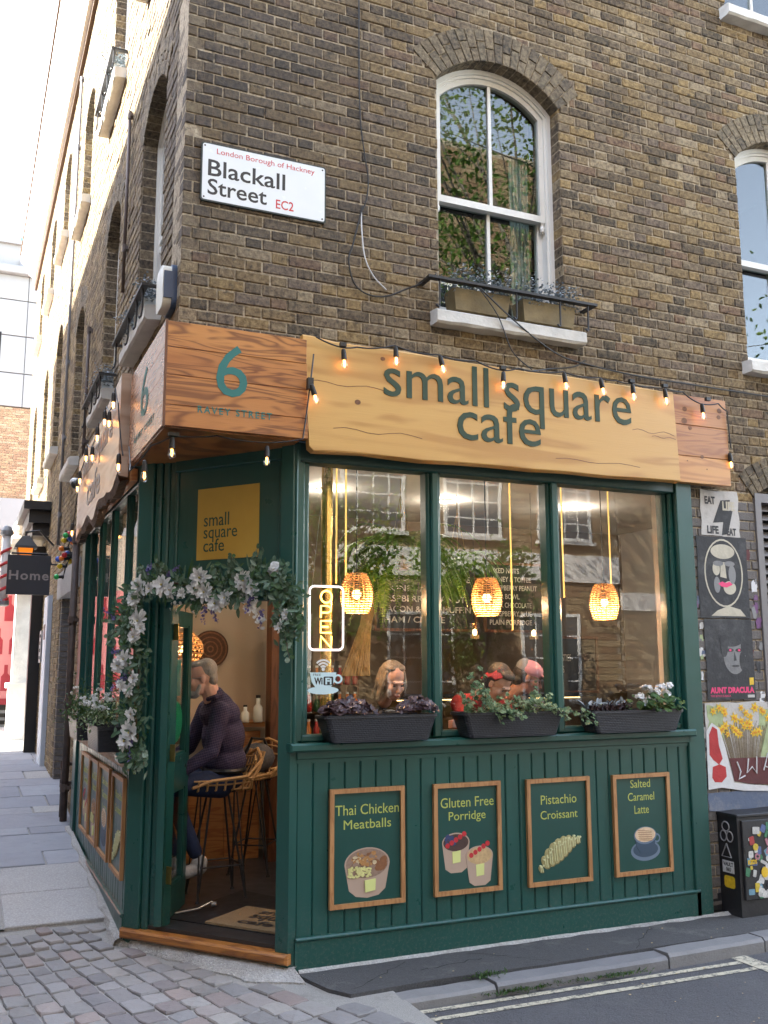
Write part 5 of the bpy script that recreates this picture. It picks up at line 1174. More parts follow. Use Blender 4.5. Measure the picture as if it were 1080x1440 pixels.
# ------------------------------------------------------------------ buildings behind the camera and across both streets
M['oppbrick'] = brick_mat('opposite_brick', [(0, (.30, .20, .12)), (.3, (.36, .27, .16)), (.6, (.26, .16, .10)), (.8, (.40, .30, .19))], soot=False)
def block(name, fr, u0, u1, h, depth, label, wins, mat='oppbrick', band=None):
    """wins: list of (u, v, w, h) openings"""
    t = thing(name, tuple(fr @ Vector(((u0+u1)/2, 0, -depth/2))), label, 'building')
    m = MB(fr); m.box((u0, -.1, -depth), (u1, h, -.012)); m.build('wall', M['mortar'], t)
    m = MB(fr); q = random.Random(int(h*10)); k = 0
    while (k+1)*.15 < h:
        x = u0+(.11 if k % 2 else 0)
        while x < u1-.3: m.rn = q.random()+.001; m.box((x+.008, k*.15+.008, -.011), (min(u1, x+.44), k*.15+.142, q.uniform(0, .004))); x += .45
        k += 1
    m.build('brick_courses', M[mat], t, kind='stuff')
    for (u, v, w_, hh) in wins:
        m = MB(fr); ring_faces(m, [(u, v), (u+w_, v), (u+w_, v+hh), (u, v+hh)], [(u+.07, v+.07), (u+w_-.07, v+.07), (u+w_-.07, v+hh-.07), (u+.07, v+hh-.07)], -.01, .03)
        for i in range(1, 4): m.box((u+w_*i/4-.015, v+.07, 0), (u+w_*i/4+.015, v+hh-.07, .02))
        for i in range(1, 4): m.box((u+.07, v+hh*i/4-.015, 0), (u+w_-.07, v+hh*i/4+.015, .018))
        wn = m.build('window', M['white'], t, fix=True)
        bx(fr, 'pane', (u+.06, v+.06, .0042), (u+w_-.06, v+hh-.06, .010), M['roomglass'], wn); bx(fr, 'window_sill', (u-.06, v-.08, .004), (u+w_+.06, v-.005, .10), M['stone_white'], wn)
    if band: bx(fr, 'render_band', (u0, band[0], -.01), (u1, band[1], .05), M['cornice'], t)
    return t
M['roomglass'] = simple('dark_pane', (.02, .025, .03), .08, bs=0, spec=.8)
OP = frame((0, -6.5, 0), (-1, 0, 0))
block('opposite_building', OP, -13.5, 14, 13.5, 6, 'tall brick building with white paned windows across the front street', [(-12.8+i*2.3, 4.4, 1.4, 1.5) for i in range(11)]+[(-12.8+i*2.3, 8.2, 1.4, 1.9) for i in range(11)]+[(-12.4+i*3.1, .9, 1.5, 1.9) for i in range(8)], band=(3.5, 4.1))
WF = frame((-3.4, 0, 0), (0, 1, 0))
block('opposite_building', OP, -28, -13.55, 6.5, 6, 'low brick building farther right across the front street', [(-27+i*2.6, 3.6, 1.3, 1.6) for i in range(5)], band=(2.9, 3.3))
block('side_opposite_building', WF, 8.1, 17.6, 10.5, 5, 'tall brick building on the left side of the side street', [(8.6+i*2.2, 4.4, 1.0, 1.8) for i in range(4)]+[(8.6+i*2.2, 1.0, 1.1, 1.9) for i in range(4)])
block('side_opposite_building', WF, -6, 8.04, 8.9, 5, 'lower brick building on the left side of the street junction', [(-5+i*2.4, 4.2, 1.0, 1.8) for i in range(5)]+[(-5+i*2.4, 1.0, 1.1, 1.9) for i in range(5)])
# ------------------------------------------------------------------ cafe interior
M['floor'] = simple('dark_cafe_floor', (.028, .027, .028), .35, var=.2, vs=3); M['ceil'] = simple('white_ceiling', (.55, .54, .51), .8, var=.04, bs=0)
M['beige'] = simple('beige_wall', (.46, .39, .30), .8, var=.06, vs=2, bs=.1); M['tanwall'] = simple('brown_wall', (.15, .105, .07), .8, var=.15, vs=2, bs=.1); M['greywall'] = simple('pale_grey_wall', (.42, .41, .39), .8, var=.05, bs=0)
def room(name, a, b, mat): m = MB(); m.box(a, b); o = m.build(name, M[mat]); o['kind'] = 'structure'; return o
m = MB(); m.add([(x, y, z) for z in (.0, .115) for x, y in ((1.08, 6.42), (1.82, 5.50), (6.7, 5.50), (6.7, 8.6), (1.10, 9.5))], [(4, 3, 2, 1, 0), (5, 6, 7, 8, 9), (0, 1, 6, 5), (1, 2, 7, 6), (2, 3, 8, 7), (3, 4, 9, 8), (4, 0, 5, 9)]); o = m.build('floor', M['floor']); o['kind'] = 'structure'
m = MB(); m.add([(x, y, z) for z in (3.10, 3.2) for x, y in ((1.16, 6.42), (1.90, 5.62), (6.7, 5.62), (6.7, 8.6), (1.16, 9.5))], [(4, 3, 2, 1, 0), (5, 6, 7, 8, 9), (0, 1, 6, 5), (1, 2, 7, 6), (2, 3, 8, 7), (3, 4, 9, 8), (4, 0, 5, 9)]); o = m.build('ceiling', M['ceil']); o['kind'] = 'structure'
room('wall_back', (2.75, 8.45, .1), (6.7, 8.6, 3.2), 'tanwall'); room('wall_back_left', (1.2, 8.44, .1), (2.74, 8.6, 3.2), 'beige'); room('wall_right', (6.55, 5.62, .1), (6.7, 8.45, 3.2), 'greywall')
room('wall_front_right', (4.88, 5.80, .1), (6.55, 5.9, 3.2), 'greywall'); room('wall_far_left', (1.2, 8.61, .1), (1.3, 9.5, 3.2), 'beige')
# timber column and wainscot by the door
bx(frame((0, 7.9, 0), (1, 0, 0)), 'x', (0, 0, 0), (0, 0, 0), M['pine'], sf) if False else None
tc = thing('timber_column', (2.55, 7.9, .115), 'reddish timber column behind the doorway beside the shelf', 'column')
m = MB(); m.box((2.42, 7.85, .115), (2.56, 8.0, 3.1), ch=0); m.build('post', M['dark_wood'], tc); m = MB(); m.box((2.40, 7.83, 2.28), (2.58, 8.02, 2.36)); m.build('collar', M['dark_wood'], tc)
wc = thing('high_counter', (2.3, 8.1, .115), 'narrow timber counter shelf with boarded front behind the doorway', 'counter')
bx(frame((0, 8.0, 0), (1, 0, 0)), 'counter_top', (1.9, 1.19, -.4), (2.41, 1.23, .02), M['pine'], wc)
for i in range(6): bx(frame((0, 8.0, 0), (1, 0, 0)), 'board', (1.5+i*.15+.002, .115, -.12), (1.5+(i+1)*.15-.002, 1.15 if i > 2 else .66, -.07), M['pine'], wc)
M['jar'] = simple('clear_jar', (.55, .56, .52), .2, var=.1, bs=0); M['straw'] = simple('straw', (.50, .36, .16), .7, var=.3, vs=60)
def jar(x, y, z, h, r, mat, label, cat='jar', group='jars and bottles inside the cafe', lid=None, neck=.45):
    t = thing(cat.replace(' ', '_'), (x, y, z), label, cat, group)
    m = MB(T(x, y, z)); m.lathe([(r*.9, 0), (r, .01), (r, h*.6), (r*neck, h*.75), (r*neck, h)], 12); m.build('body', mat, t, smooth=True)
    m = MB(T(x, y, z)); m.lathe([(r*neck*1.1, h), (r*neck*1.1, h*1.12)], 10); m.build('cap', lid or M['black'], t)
M['juice'] = simple('orange_juice', (.60, .18, .02), .3, var=.2, vs=30, bs=0); M['redj'] = simple('red_juice', (.35, .03, .03), .3, var=.2, vs=30, bs=0); M['greenj'] = simple('green_bottle', (.03, .10, .04), .3, bs=0)
jar(2.10, 7.93, 1.23, .14, .04, M['jar'], 'clear glass jar on the timber shelf behind the doorway'); jar(2.22, 7.92, 1.23, .13, .035, M['jar'], 'second clear jar on the timber shelf, beside the straws'); jar(2.33, 7.92, 1.23, .20, .04, M['jar'], 'tall white bottle on the timber shelf next to the column', 'bottle')
bsk = thing('wall_basket', (2.0, 8.42, 1.86), 'round dark woven spiral basket on the beige wall', 'basket')
M['bask1'] = simple('dark_rattan', (.09, .04, .02), .6, var=.4, vs=60, bs=.4); M['bask2'] = simple('tan_rattan', (.20, .095, .045), .6, var=.4, vs=60, bs=.4)
BC = (2.025, 8.40, 1.845)
for i in range(12):
    r = .012+i*.0130; m = MB(); m.tube([(BC[0]+r*math.cos(a), BC[1]-.008-.0035*i*0, BC[2]+r*math.sin(a)) for a in [2*math.pi*k/32 for k in range(33)]], .0078, 6); m.build('coil', M['bask1'] if i % 3 != 1 else M['bask2'], bsk)
bk = MB(frame((0, 8.435, 0), (1, 0, 0))); bk.prism(oval(BC[0], BC[2], .155, .155), 0, .02); bk.build('backing', M['bask1'], bsk)
# pendants
M['rattan'] = simple('rattan', (.52, .30, .12), .55, var=.3, vs=50, bs=.3)
M['warm'] = emis('warm_filament', (1, .55, .2), 1.4)
def point(loc, e, col, r=.03):
    d = bpy.data.lights.new('lamp_light', 'POINT'); d.energy = e; d.color = col; d.shadow_soft_size = r
    o = bpy.data.objects.new('lamp_light', d); C.objects.link(o); return o
def pendant(x, y, z, label):
    t = thing('pendant_lamp', (x, y, z), label, 'pendant lamp', 'rattan pendant lamps inside the windows')
    m = MB(T(x, y, z)); q = random.Random(4); H = .26
    def rad(v): s = v/H; return .060+.048*math.sin(math.pi*min(1, max(0, (s*.86+.12))))**.8
    for k in range(17):
        v = k*H/16; pts = [((rad(v)+.004*math.sin(a*9+k*math.pi))*math.cos(a), (rad(v)+.004*math.sin(a*9+k*math.pi))*math.sin(a), v-H/2) for a in [2*math.pi*j/36 for j in range(37)]]
        m.tube(pts, .0042, 5, cap=False)
    for j in range(18):
        a = 2*math.pi*j/18; m.tube([(rad(k*H/8)*math.cos(a), rad(k*H/8)*math.sin(a), k*H/8-H/2) for k in range(9)], .0028, 5)
    m.build('woven_shade', M['rattan'], t, kind='stuff')
    m = MB(T(x, y, z)); m.tube([(0, 0, .06), (0, 0, 3.09-z)], .004, 6); m.lathe([(.05, 3.065-z), (.05, 3.09-z)], 12); m.lathe([(.02, .03), (.02, .09)], 8); m.build('flex', M['black'], t)
    m = MB(T(x, y, z)); m.ball((0, 0, -.005), .032, 12); m.build('bulb', M['warm'], t, smooth=True)
    l = point((0, 0, 0), 2.4, (1, .62, .32), .035); l.parent = t; l.location = (0, 0, -.05)
pendant(2.42, 5.95, 2.175, 'woven rattan pendant lamp in the left front window'); pendant(3.42, 5.95, 2.175, 'woven rattan pendant lamp in the middle front window'); pendant(4.435, 5.95, 2.165, 'woven rattan pendant lamp in the right front window')
pd = thing('wicker_lamp', (1.62, 7.7, 2.0), 'wide open weave wicker lamp behind the old man in the doorway', 'lamp')
m = MB(T(1.66, 7.75, 1.83))
for k in range(9):
    v = k/8; r = .15*math.sin(math.pi*(.15+.7*v)); m.tube([(r*math.cos(a), r*math.sin(a), .26*(v-.5)) for a in [2*math.pi*j/24 for j in range(25)]], .006, 5, cap=False)
for j in range(20): a = 2*math.pi*j/20; m.tube([(.15*math.sin(math.pi*(.15+.7*v/8))*math.cos(a+v*.12), .15*math.sin(math.pi*(.15+.7*v/8))*math.sin(a+v*.12), .26*(v/8-.5)) for v in range(9)], .005, 5)
m.build('woven_shade', M['rattan'], pd, kind='stuff'); m = MB(T(1.66, 7.75, 1.83)); m.ball((0, 0, 0), .04, 12); m.build('bulb', M['warm'], pd); m = MB(); m.tube([(1.66, 7.75, 1.9), (1.66, 7.75, 3.09)], .004, 6); m.build('flex', M['black'], pd)
l = point((0, 0, 0), 1.3, (1, .62, .32), .05); l.parent = pd; l.location = (.04, .05, -.17)
for x, lb in ((3.68, 'small glass tealight lamp hanging in the middle window'), (4.22, 'small glass tealight lamp hanging beside the right mullion')):
    y = 6.6; t = thing('tealight_lamp', (x, y, 1.98), lb, 'tealight', 'hanging tealights')
    m = MB(T(x, y, 1.90)); m.lathe([(.04, 0), (.04, .12)], 12); m.build('glass_cup', M['bulb_glass'], t); m = MB(T(x, y, 1.92)); m.ball((0, 0, .03), .018, 8, sc_=(1, 1, 1.5)); m.build('flame', M['warm'], t); m = MB(T(x, y, 1.90)); m.lathe([(.035, 0), (.035, .025)], 10); m.build('candle', M['straw'], t)
    m = MB(); m.tube([(x, y, 2.02), (x, y, 3.09)], .002, 5); m.build('wire', M['black'], t)
M['goldpole'] = simple('brushed_gold', (.75, .48, .14), .22, metal=1, var=.1, vs=30, bs=.3, bsc=20, bd=.01)
gp = thing('gold_pole', (2.20, 5.95, .115), 'shiny gold vertical pole behind the OPEN sign', 'pole')
m = MB(T(2.205, 5.95, 0)); m.lathe([(.07, .115), (.07, .14), (.038, .16), (.038, 3.09)], 20); m.build('tube', M['goldpole'], gp, smooth=False)
for i, (x, z0) in enumerate(((2.40, 2.45), (3.72, 2.20), (4.18, 2.45), (4.62, 2.5), (2.33, 2.5))):
    t = thing('gold_rod', (x, 6.3, z0), ['thin gold rod hanging just right of the gold pole', 'longest thin gold rod, in the middle window', 'thin gold rod hanging left of the right pendant lamp', 'thin gold rod hanging right of the right pendant lamp', 'thin gold rod hanging nearest the gold pole'][i], 'rod', 'hanging gold rods')
    m = MB(); m.tube([(x, 6.1, z0-.25), (x, 6.1, 3.05)], .006, 6); m.build('rod', M['ledgold'] if 'ledgold' in M else M.setdefault('ledgold', emis('lit_gold_strip', (1, .60, .16), .11)), t)
# one real recessed ceiling light, the other three added to brighten the room
M['spot'] = emis('ceiling_or_fill_face', (1, .82, .6), .5)
for (x, y), lb in zip(((2.60, 7.1), (3.75, 7.2), (5.0, 7.1), (1.75, 7.45)), ('round ceiling spotlight left of the gold rods', 'round ceiling spotlight above the serving counter', 'round ceiling spotlight in the right part of the cafe', 'round ceiling spotlight near the doorway')):
    t = thing('ceiling_or_fill_light', (x, y, 3.09), lb, 'ceiling light', 'recessed ceiling spotlights'); m = MB(T(x, y, 0)); m.lathe([(.045, 3.085), (.045, 3.092)], 16); m.build('lit_face', M['spot'], t); m = MB(T(x, y, 0)); m.tube([(.055*math.cos(a), .055*math.sin(a), 3.09) for a in [2*math.pi*k/16 for k in range(17)]], .009, 6); m.build('rim', M['white_p'], t)
    l = point((0, 0, 0), 1.3 if x > 2 else .9, (1, .86, .70), .05); l.parent = t; l.location = (0, 0, -.08)
# chalkboards, counter, shelf
M['chalkb'] = simple('chalkboard', (.022, .018, .016), .6, bs=0); M['chalk'] = simple('chalk', (.60, .55, .48), .8, bs=0)
def chalkboard(x0, x1, z0, z1, y, words, label):
    F_ = frame((0, y, 0), (1, 0, 0)); t = thing('chalkboard', ((x0+x1)/2, y, z0), label, 'chalkboard', 'chalkboard menus')
    bx(F_, 'board', (x0, z0, 0), (x1, z1, .01), M['chalkb'], t)
    m = MB(F_); ring_faces(m, [(x0-.025, z0-.025), (x1+.025, z0-.025), (x1+.025, z1+.025), (x0-.025, z1+.025)], [(x0, z0), (x1, z0), (x1, z1), (x0, z1)], 0, .025); m.build('frame_rail', M['dark_wood'], t, fix=True)
    n = len(words); h = (z1-z0)/(n+.5)
    for i, s_ in enumerate(words): text(s_, .1, F_ @ T(0, 0, .0105), M['chalk'], 'lettering', t, .0003, bold=.001, fit=(x0+.04+.02*(i % 3), x0+.04+(x1-x0-.08)*min(1, len(s_)/17), z1-h*(i+.95), z1-h*(i+.35)))
chalkboard(3.32, 4.30, 2.02, 2.62, 7.72, ['SEASONS', 'MIXED NUTS GUMMIE', 'HONEY & BERRIES', 'RASPBERRY PEANUT', 'BACON & EGG MUFFIN', 'HAM / CHEESE'], 'wide framed chalkboard menu behind the hanging fern')
chalkboard(4.42, 5.05, 2.02, 2.62, 7.72, ['MIXED NUTS', 'HONEY & TOFFEE', 'RASPBERRY PEANUT', 'SUPER BOWL', 'DARK CHOCOLATE', 'RASPBERRY BLUE', 'PLAIN PORRIDGE'], 'chalkboard menu with porridge lines behind the middle window')
chalkboard(5.2, 5.75, 1.45, 1.95, 7.9, ['SOUP', 'TOASTIES', 'CAKES', 'TEAS'], 'small chalkboard low behind the right window'); 
ct = thing('serving_counter', (4.4, 7.4, .115), 'dark serving counter with lit glass food case in the cafe', 'counter')
CT = frame((0, 7.15, 0), (1, 0, 0))
for i in range(14): bx(CT, 'board', (3.1+i*.2+.002, .115, -.05), (3.1+(i+1)*.2-.002, 1.0, 0), M['dark_wood'], ct)
bx(CT, 'counter_top', (3.05, 1.0, -.6), (5.95, 1.05, .03), M['dark_wood'], ct)
bx(CT, 'case_back', (3.3, 1.05, -.45), (5.2, 1.42, -.43), M['tanwall'], ct); bx(CT, 'case_glass', (3.3, 1.05, -.03), (5.2, 1.42, -.022), M['bulb_glass'], ct)
bx(CT, 'case_top', (3.28, 1.42, -.46), (5.22, 1.45, -.01), M['black'], ct); bx(CT, 'case_light', (3.35, 1.405, -.2), (5.15, 1.42, -.17), M['warm2'] if 'warm2' in M else M.setdefault('warm2', emis('case_light', (1, .66, .25), .5)), ct)
q = random.Random(31)
for i in range(9):
    x = 3.4+i*.19; m = MB(T(x, 7.35, 1.06)); m.ball((0, 0, .03), .042, 8, sc_=(1.1, .8, .7)); o = m.build('pastry', M[q.choice(['crois', 'chicken', 'foam', 'meat'])], smooth=True); tag(o, ['leftmost', 'second', 'third', 'fourth', 'fifth', 'sixth', 'seventh', 'eighth', 'rightmost'][i]+' baked pastry in the lit glass food case', 'pastry', 'pastries in the food case')
sh = thing('drinks_shelf', (2.75, 8.2, .115), 'dark shelf unit stacked with bottles behind the left front window', 'shelf')
for z in (1.05, 1.28, 1.51, 1.74): bx(frame((0, 8.1, 0), (1, 0, 0)), 'shelf_board', (2.62, z, -.25), (3.30, z+.02, 0), M['tanwall'], sh)
for x in (2.60, 3.30): bx(frame((0, 8.1, 0), (1, 0, 0)), 'side_panel', (x, .115, -.25), (x+.02, 2.0, 0), M['dark_wood'], sh)
for r_, z in enumerate((1.07, 1.30, 1.53)):
    for i in range(9): jar(2.67+i*.072, 8.02, z, .15, .026, M[['juice', 'redj', 'greenj'][(i//3+r_) % 3]], ['orange', 'red', 'green'][(i//3+r_) % 3]+' bottle, '+['leftmost', 'second', 'third', 'fourth', 'fifth', 'sixth', 'seventh', 'eighth', 'rightmost'][i]+' on the '+['lowest', 'middle', 'top'][r_]+' row of the shelf unit', 'bottle', 'bottles on the drinks shelf', neck=.5, lid=M['white_p'])
# mat
mt = thing('coir_mat', (1.75, 6.0, .12), 'tan coir doormat reading small square cafe just inside the door', 'doormat')
m = MB(); P = [(1.30, 6.42), (1.85, 5.72), (2.45, 6.05), (1.95, 6.95)]; m.prism(P, .1155, .121); m.build('rubber_base', M['black'], mt)
M['coir'] = simple('coir', (.25, .17, .09), .95, var=.25, vs=90, bs=.8, bsc=200)
MF = Matrix(((.62, .78, 0, 1.64), (-.785, .62, 0, 6.16), (0, 0, 1, .121), (0, 0, 0, 1)))   # u to the right along the door
m = MB(MF); m.box((-.10, -.10, 0), (.66, .34, .012)); mo = m.build('coir_pad', M['coir'], mt)
for i, s_ in enumerate(('small', 'square', 'cafe')): text(s_, .1, MF @ T(0, 0, .0125), M['black_l'], 'lettering', mo, .0006, bold=.003, fit=(.08, .08+(.30, .40, .26)[i], (.21, .08, -.03)[i]-(.02 if i == 1 else 0), (.30, .185, .06)[i]))
# stools
def stool(x, y, rz, label):
    t = thing('bar_stool', (x, y, .115), label, 'bar stool', 'rattan bar stools', rz); q = random.Random(2)
    # local: x forward (towards the counter), seat at z .72
    m = MB()
    for k in range(7):   # bowl ribs across
        u = -.19+k*.063; m.tube([(u, -.20, .80-.0*k), (u, -.17, .735), (u, -.09, .715), (u, .09, .715), (u, .17, .735), (u, .20, .80)], .0075, 6)
    for v in (-.2, -.17, -.1, -.03, .04, .11, .17, .2):
        zb = .715+(max(0, abs(v)-.09)/.11)**1.5*.085
        m.tube([(.22, v*.9, zb), (0, v, zb), (-.19, v, zb+.01), (-.26, v*.9, zb+.10+.05*(abs(v) < .15)), (-.29, v*.8, .98)], .0065, 6)
    m.tube([(.22, -.18, .76), (.10, -.2, .80), (-.15, -.205, .82), (-.27, -.17, .93), (-.29, 0, .99), (-.27, .17, .93), (-.15, .205, .82), (.10, .2, .80), (.22, .18, .76), (.235, 0, .72), (.22, -.18, .76)], .012, 6)
    for z, k in ((.86, .85), (.92, .9)): m.tube([(-.22, -.195*k, z), (-.275, 0, z+.02), (-.22, .195*k, z)], .007, 6)
    local('rattan_seat', m.mesh('rattan_seat', M['rattan']), t)
    m = MB(); P = {}
    for sx in (-1, 1):
        for sy in (-1, 1):
            m2 = MB(); m2.tube([(sx*.06, sy*.05, .70), (sx*.17, sy*.16, .002)], .008, 6); m2.tube([(sx*.13, sy*.03, .70), (sx*.17, sy*.16, .002)], .006, 6); m2.lathe([(.016, 0), (.012, .012)], 8, T(sx*.17, sy*.16, 0)); local('leg', m2.mesh('leg', M['iron']), t)
    m.tube([(-.14, -.13, .22), (.14, -.13, .22), (.14, .13, .22), (-.14, .13, .22), (-.14, -.13, .22)], .006, 6); local('foot_ring', m.mesh('foot_ring', M['iron']), t)
    m = MB(); m.tube([(-.13, 0, .70), (.13, 0, .70)], .008, 6); m.tube([(0, -.12, .70), (0, .12, .70)], .008, 6); local('seat_bracket', m.mesh('seat_bracket', M['iron']), t)
stool(1.74, 6.88, R(182), 'rattan bar stool under the old man in the doorway'); stool(2.22, 7.55, R(235), 'empty rattan bar stool behind, beside the timber column')
bg_ = thing('shoulder_bag', (2.15, 7.45, .9), 'grey and black bag lying on the rear rattan stool', 'bag')
m = MB(T(2.20, 7.5, .98)); m.ball((0, 0, 0), .14, 12, sc_=(1.1, .6, .85)); m.build('bag_body', simple('bag_cloth', (.09, .09, .10), .8, var=.5, vs=70), bg_, smooth=True)
m = MB(); m.tube([(2.08, 7.45, 1.0), (2.14, 7.42, 1.14), (2.26, 7.5, 1.12), (2.32, 7.5, .98)], .012, 6); m.build('strap', M['black'], bg_)
wbar = thing('window_counter', (1.3, 7.8, 1.2), 'timber counter running along the side street windows', 'counter')
bx(LEFT, 'counter_top', (-9.1, 1.14, -.50), (-7.1, 1.18, -.13), M['pine'], wbar); m = MB()
for y in (7.3, 8.9): m.tube([(1.45, y, .115), (1.45, y, 1.14)], .02, 8)
m.build('leg', M['iron'], wbar)
# ------------------------------------------------------------------ people
def skin_mat(name, c):
    m, n, b = nmat(name); p = pos(n)
    n.links.new(mixc(n, noi(n, p, 22, 4), tuple(v*.85 for v in c), (min(1, c[0]*1.15), c[1], c[2]*.95)), b.inputs['Base Color'])
    b.inputs['Roughness'].default_value = .5; b.inputs['Subsurface Weight'].default_value = .08; b.inputs['Subsurface Radius'].default_value = (.02, .008, .004)
    bump(n, b, noi(n, p, 260, 3), .15, .002); return m
M['skin1'] = skin_mat('ruddy_skin', (.72, .44, .34)); M['skin2'] = skin_mat('fair_skin', (.55, .35, .26)); M['skin3'] = skin_mat('brown_skin', (.30, .15, .10))
def hair_mat(name, a, b_):
    m, n, b = nmat(name); p = pos(n, (1, 1, .18)); c = mixc(n, noi(n, p, 95, 4, .7), a, b_); n.links.new(c, b.inputs['Base Color']); b.inputs['Roughness'].default_value = .5
    bump(n, b, noi(n, p, 140, 3), .9, .006); return m
M['hairg'] = hair_mat('grey_hair', (.16, .14, .12), (.48, .44, .39)); M['beard'] = hair_mat('grey_beard', (.25, .23, .21), (.50, .48, .45)); M['hairb'] = hair_mat('ash_blonde_hair', (.05, .04, .03), (.36, .29, .21)); M['hairr'] = hair_mat('red_hair', (.18, .01, .02), (.42, .02, .04)); M['hairk'] = hair_mat('dark_hair', (.012, .010, .009), (.05, .04, .035))
m, n, b = nmat('checked_shirt'); p = pos(n, (1, 1, 1), rot=(.1, .25, .2)); s = N(n, 'ShaderNodeSeparateXYZ'); n.links.new(p, s.inputs[0])
gl = []
for ax in (0, 1, 2): gl.append(mathn(n, 'GREATER_THAN', mathn(n, 'SINE', mathn(n, 'MULTIPLY', s.outputs[ax], 420 if ax != 2 else 380)), .86))
c = mixc(n, gl[0], (.024, .019, .052), (.07, .05, .10)); c = mixc(n, gl[2], c, (.09, .065, .12)); n.links.new(c, b.inputs['Base Color']); b.inputs['Roughness'].default_value = .85; bump(n, b, noi(n, pos(n), 9, 4), .8, .03); M['check'] = m
M['jeans'] = simple('blue_jeans', (.012, .024, .07), .8, var=.3, vs=14, bs=.4, bd=.01); M['blackcloth'] = simple('black_cloth', (.018, .018, .022), .8, var=.3, vs=10, bs=.5, bsc=14, bd=.02); M['redcloth'] = simple('red_cloth', (.25, .015, .02), .8, var=.3, vs=10, bs=.5, bsc=14, bd=.02)
M['pinkcap'] = simple('pink_cap', (.62, .30, .36), .8, var=.08, bs=.2); M['greymesh'] = simple('grey_cap_mesh', (.25, .25, .26), .8, var=.1); M['shoe'] = simple('white_trainer', (.42, .42, .42), .6, var=.4, vs=40)
M['lip'] = simple('lip', (.36, .12, .10), .4, bs=0); M['eye'] = simple('eye_dark', (.02, .012, .008), .2, bs=0); M['eyew'] = simple('eye_white', (.6, .58, .55), .2, bs=0)
def organic(shapes, mx=None, vox=.008, smooth=5, name='body'):
    b = MB()
    for s in shapes:
        if s[0] == 'e':
            rot = Matrix.Rotation(R(s[3]), 4, s[4]) if len(s) > 3 else Matrix.Identity(4)
            b.ball((0, 0, 0), 1, 20, mx=T(*s[1]) @ rot @ Matrix.Diagonal((*s[2], 1)))
        else:
            pts = [Vector(p) for p, _ in s[1]]; rr = [r for _, r in s[1]]
            for i in range(len(pts)-1):
                k = 6; b.tube([pts[i].lerp(pts[i+1], j/k) for j in range(k+1)], [rr[i]+(rr[i+1]-rr[i])*j/k for j in range(k+1)], 12)
            for p_, r_ in zip(pts, rr): b.ball(tuple(p_), r_, 12)
    me = b.mesh('tmp', M['black']); o = bpy.data.objects.new('tmp', me); C.objects.link(o)
    rm = o.modifiers.new('r', 'REMESH'); rm.mode = 'VOXEL'; rm.voxel_size = vox
    if smooth: sm = o.modifiers.new('s', 'SMOOTH'); sm.factor = .5; sm.iterations = smooth
    dg = bpy.context.evaluated_depsgraph_get(); dg.update(); r = bpy.data.meshes.new_from_object(o.evaluated_get(dg)); bpy.data.objects.remove(o)
    if mx is not None: r.transform(mx)
    r.polygons.foreach_set('use_smooth', [True]*len(r.polygons)); r.name = name; return r
def part(name, me, mat, par): me.materials.clear(); me.materials.append(mat); return link(name, me, par)
def hframe(c, fwd, up=(0, 0, 1)):
    f = Vector(fwd).normalized(); u = Vector(up); l = u.cross(f).normalized(); u = f.cross(l); m = Matrix((f, l, u)).transposed().to_4x4(); m.translation = Vector(c); return m
def head_shapes(s=1):
    return [('e', (-.015, 0, .035), (.093, .074, .088)), ('e', (.022, 0, -.03), (.066, .058, .085)), ('e', (.040, 0, -.088), (.038, .040, .030)), ('c', [((.082, 0, .005), .008), ((.103, 0, -.037), .0135)]),
            ('e', (.078, 0, .018), (.016, .045, .012)), ('e', (.084, 0, -.067), (.012, .023, .013)), ('e', (-.008, .074, -.008), (.017, .009, .030)), ('e', (-.008, -.074, -.008), (.017, .009, .030)),
            ('e', (.055, .038, -.03), (.025, .02, .025)), ('e', (.055, -.038, -.03), (.025, .02, .025))]
def face_bits(mx, par, lids=True):
    for s in (-1, 1):
        m = MB(mx); m.ball((.079, s*.030, -.002), .0095, 10, sc_=(.6, 1.25, .55 if lids else .8)); m.build('eye', M['eye'] if lids else M['eyew'], par, smooth=True)
        m = MB(mx); m.tube([(.084, s*.014, .021), (.083, s*.032, .025), (.074, s*.048, .019)], .0028, 5); m.build('eyebrow', M['hairk'], par)
    m = MB(mx); m.ball((.092, 0, -.068), .01, 10, sc_=(.55, 2.1, .62)); m.build('mouth', M['lip'], par, smooth=True)
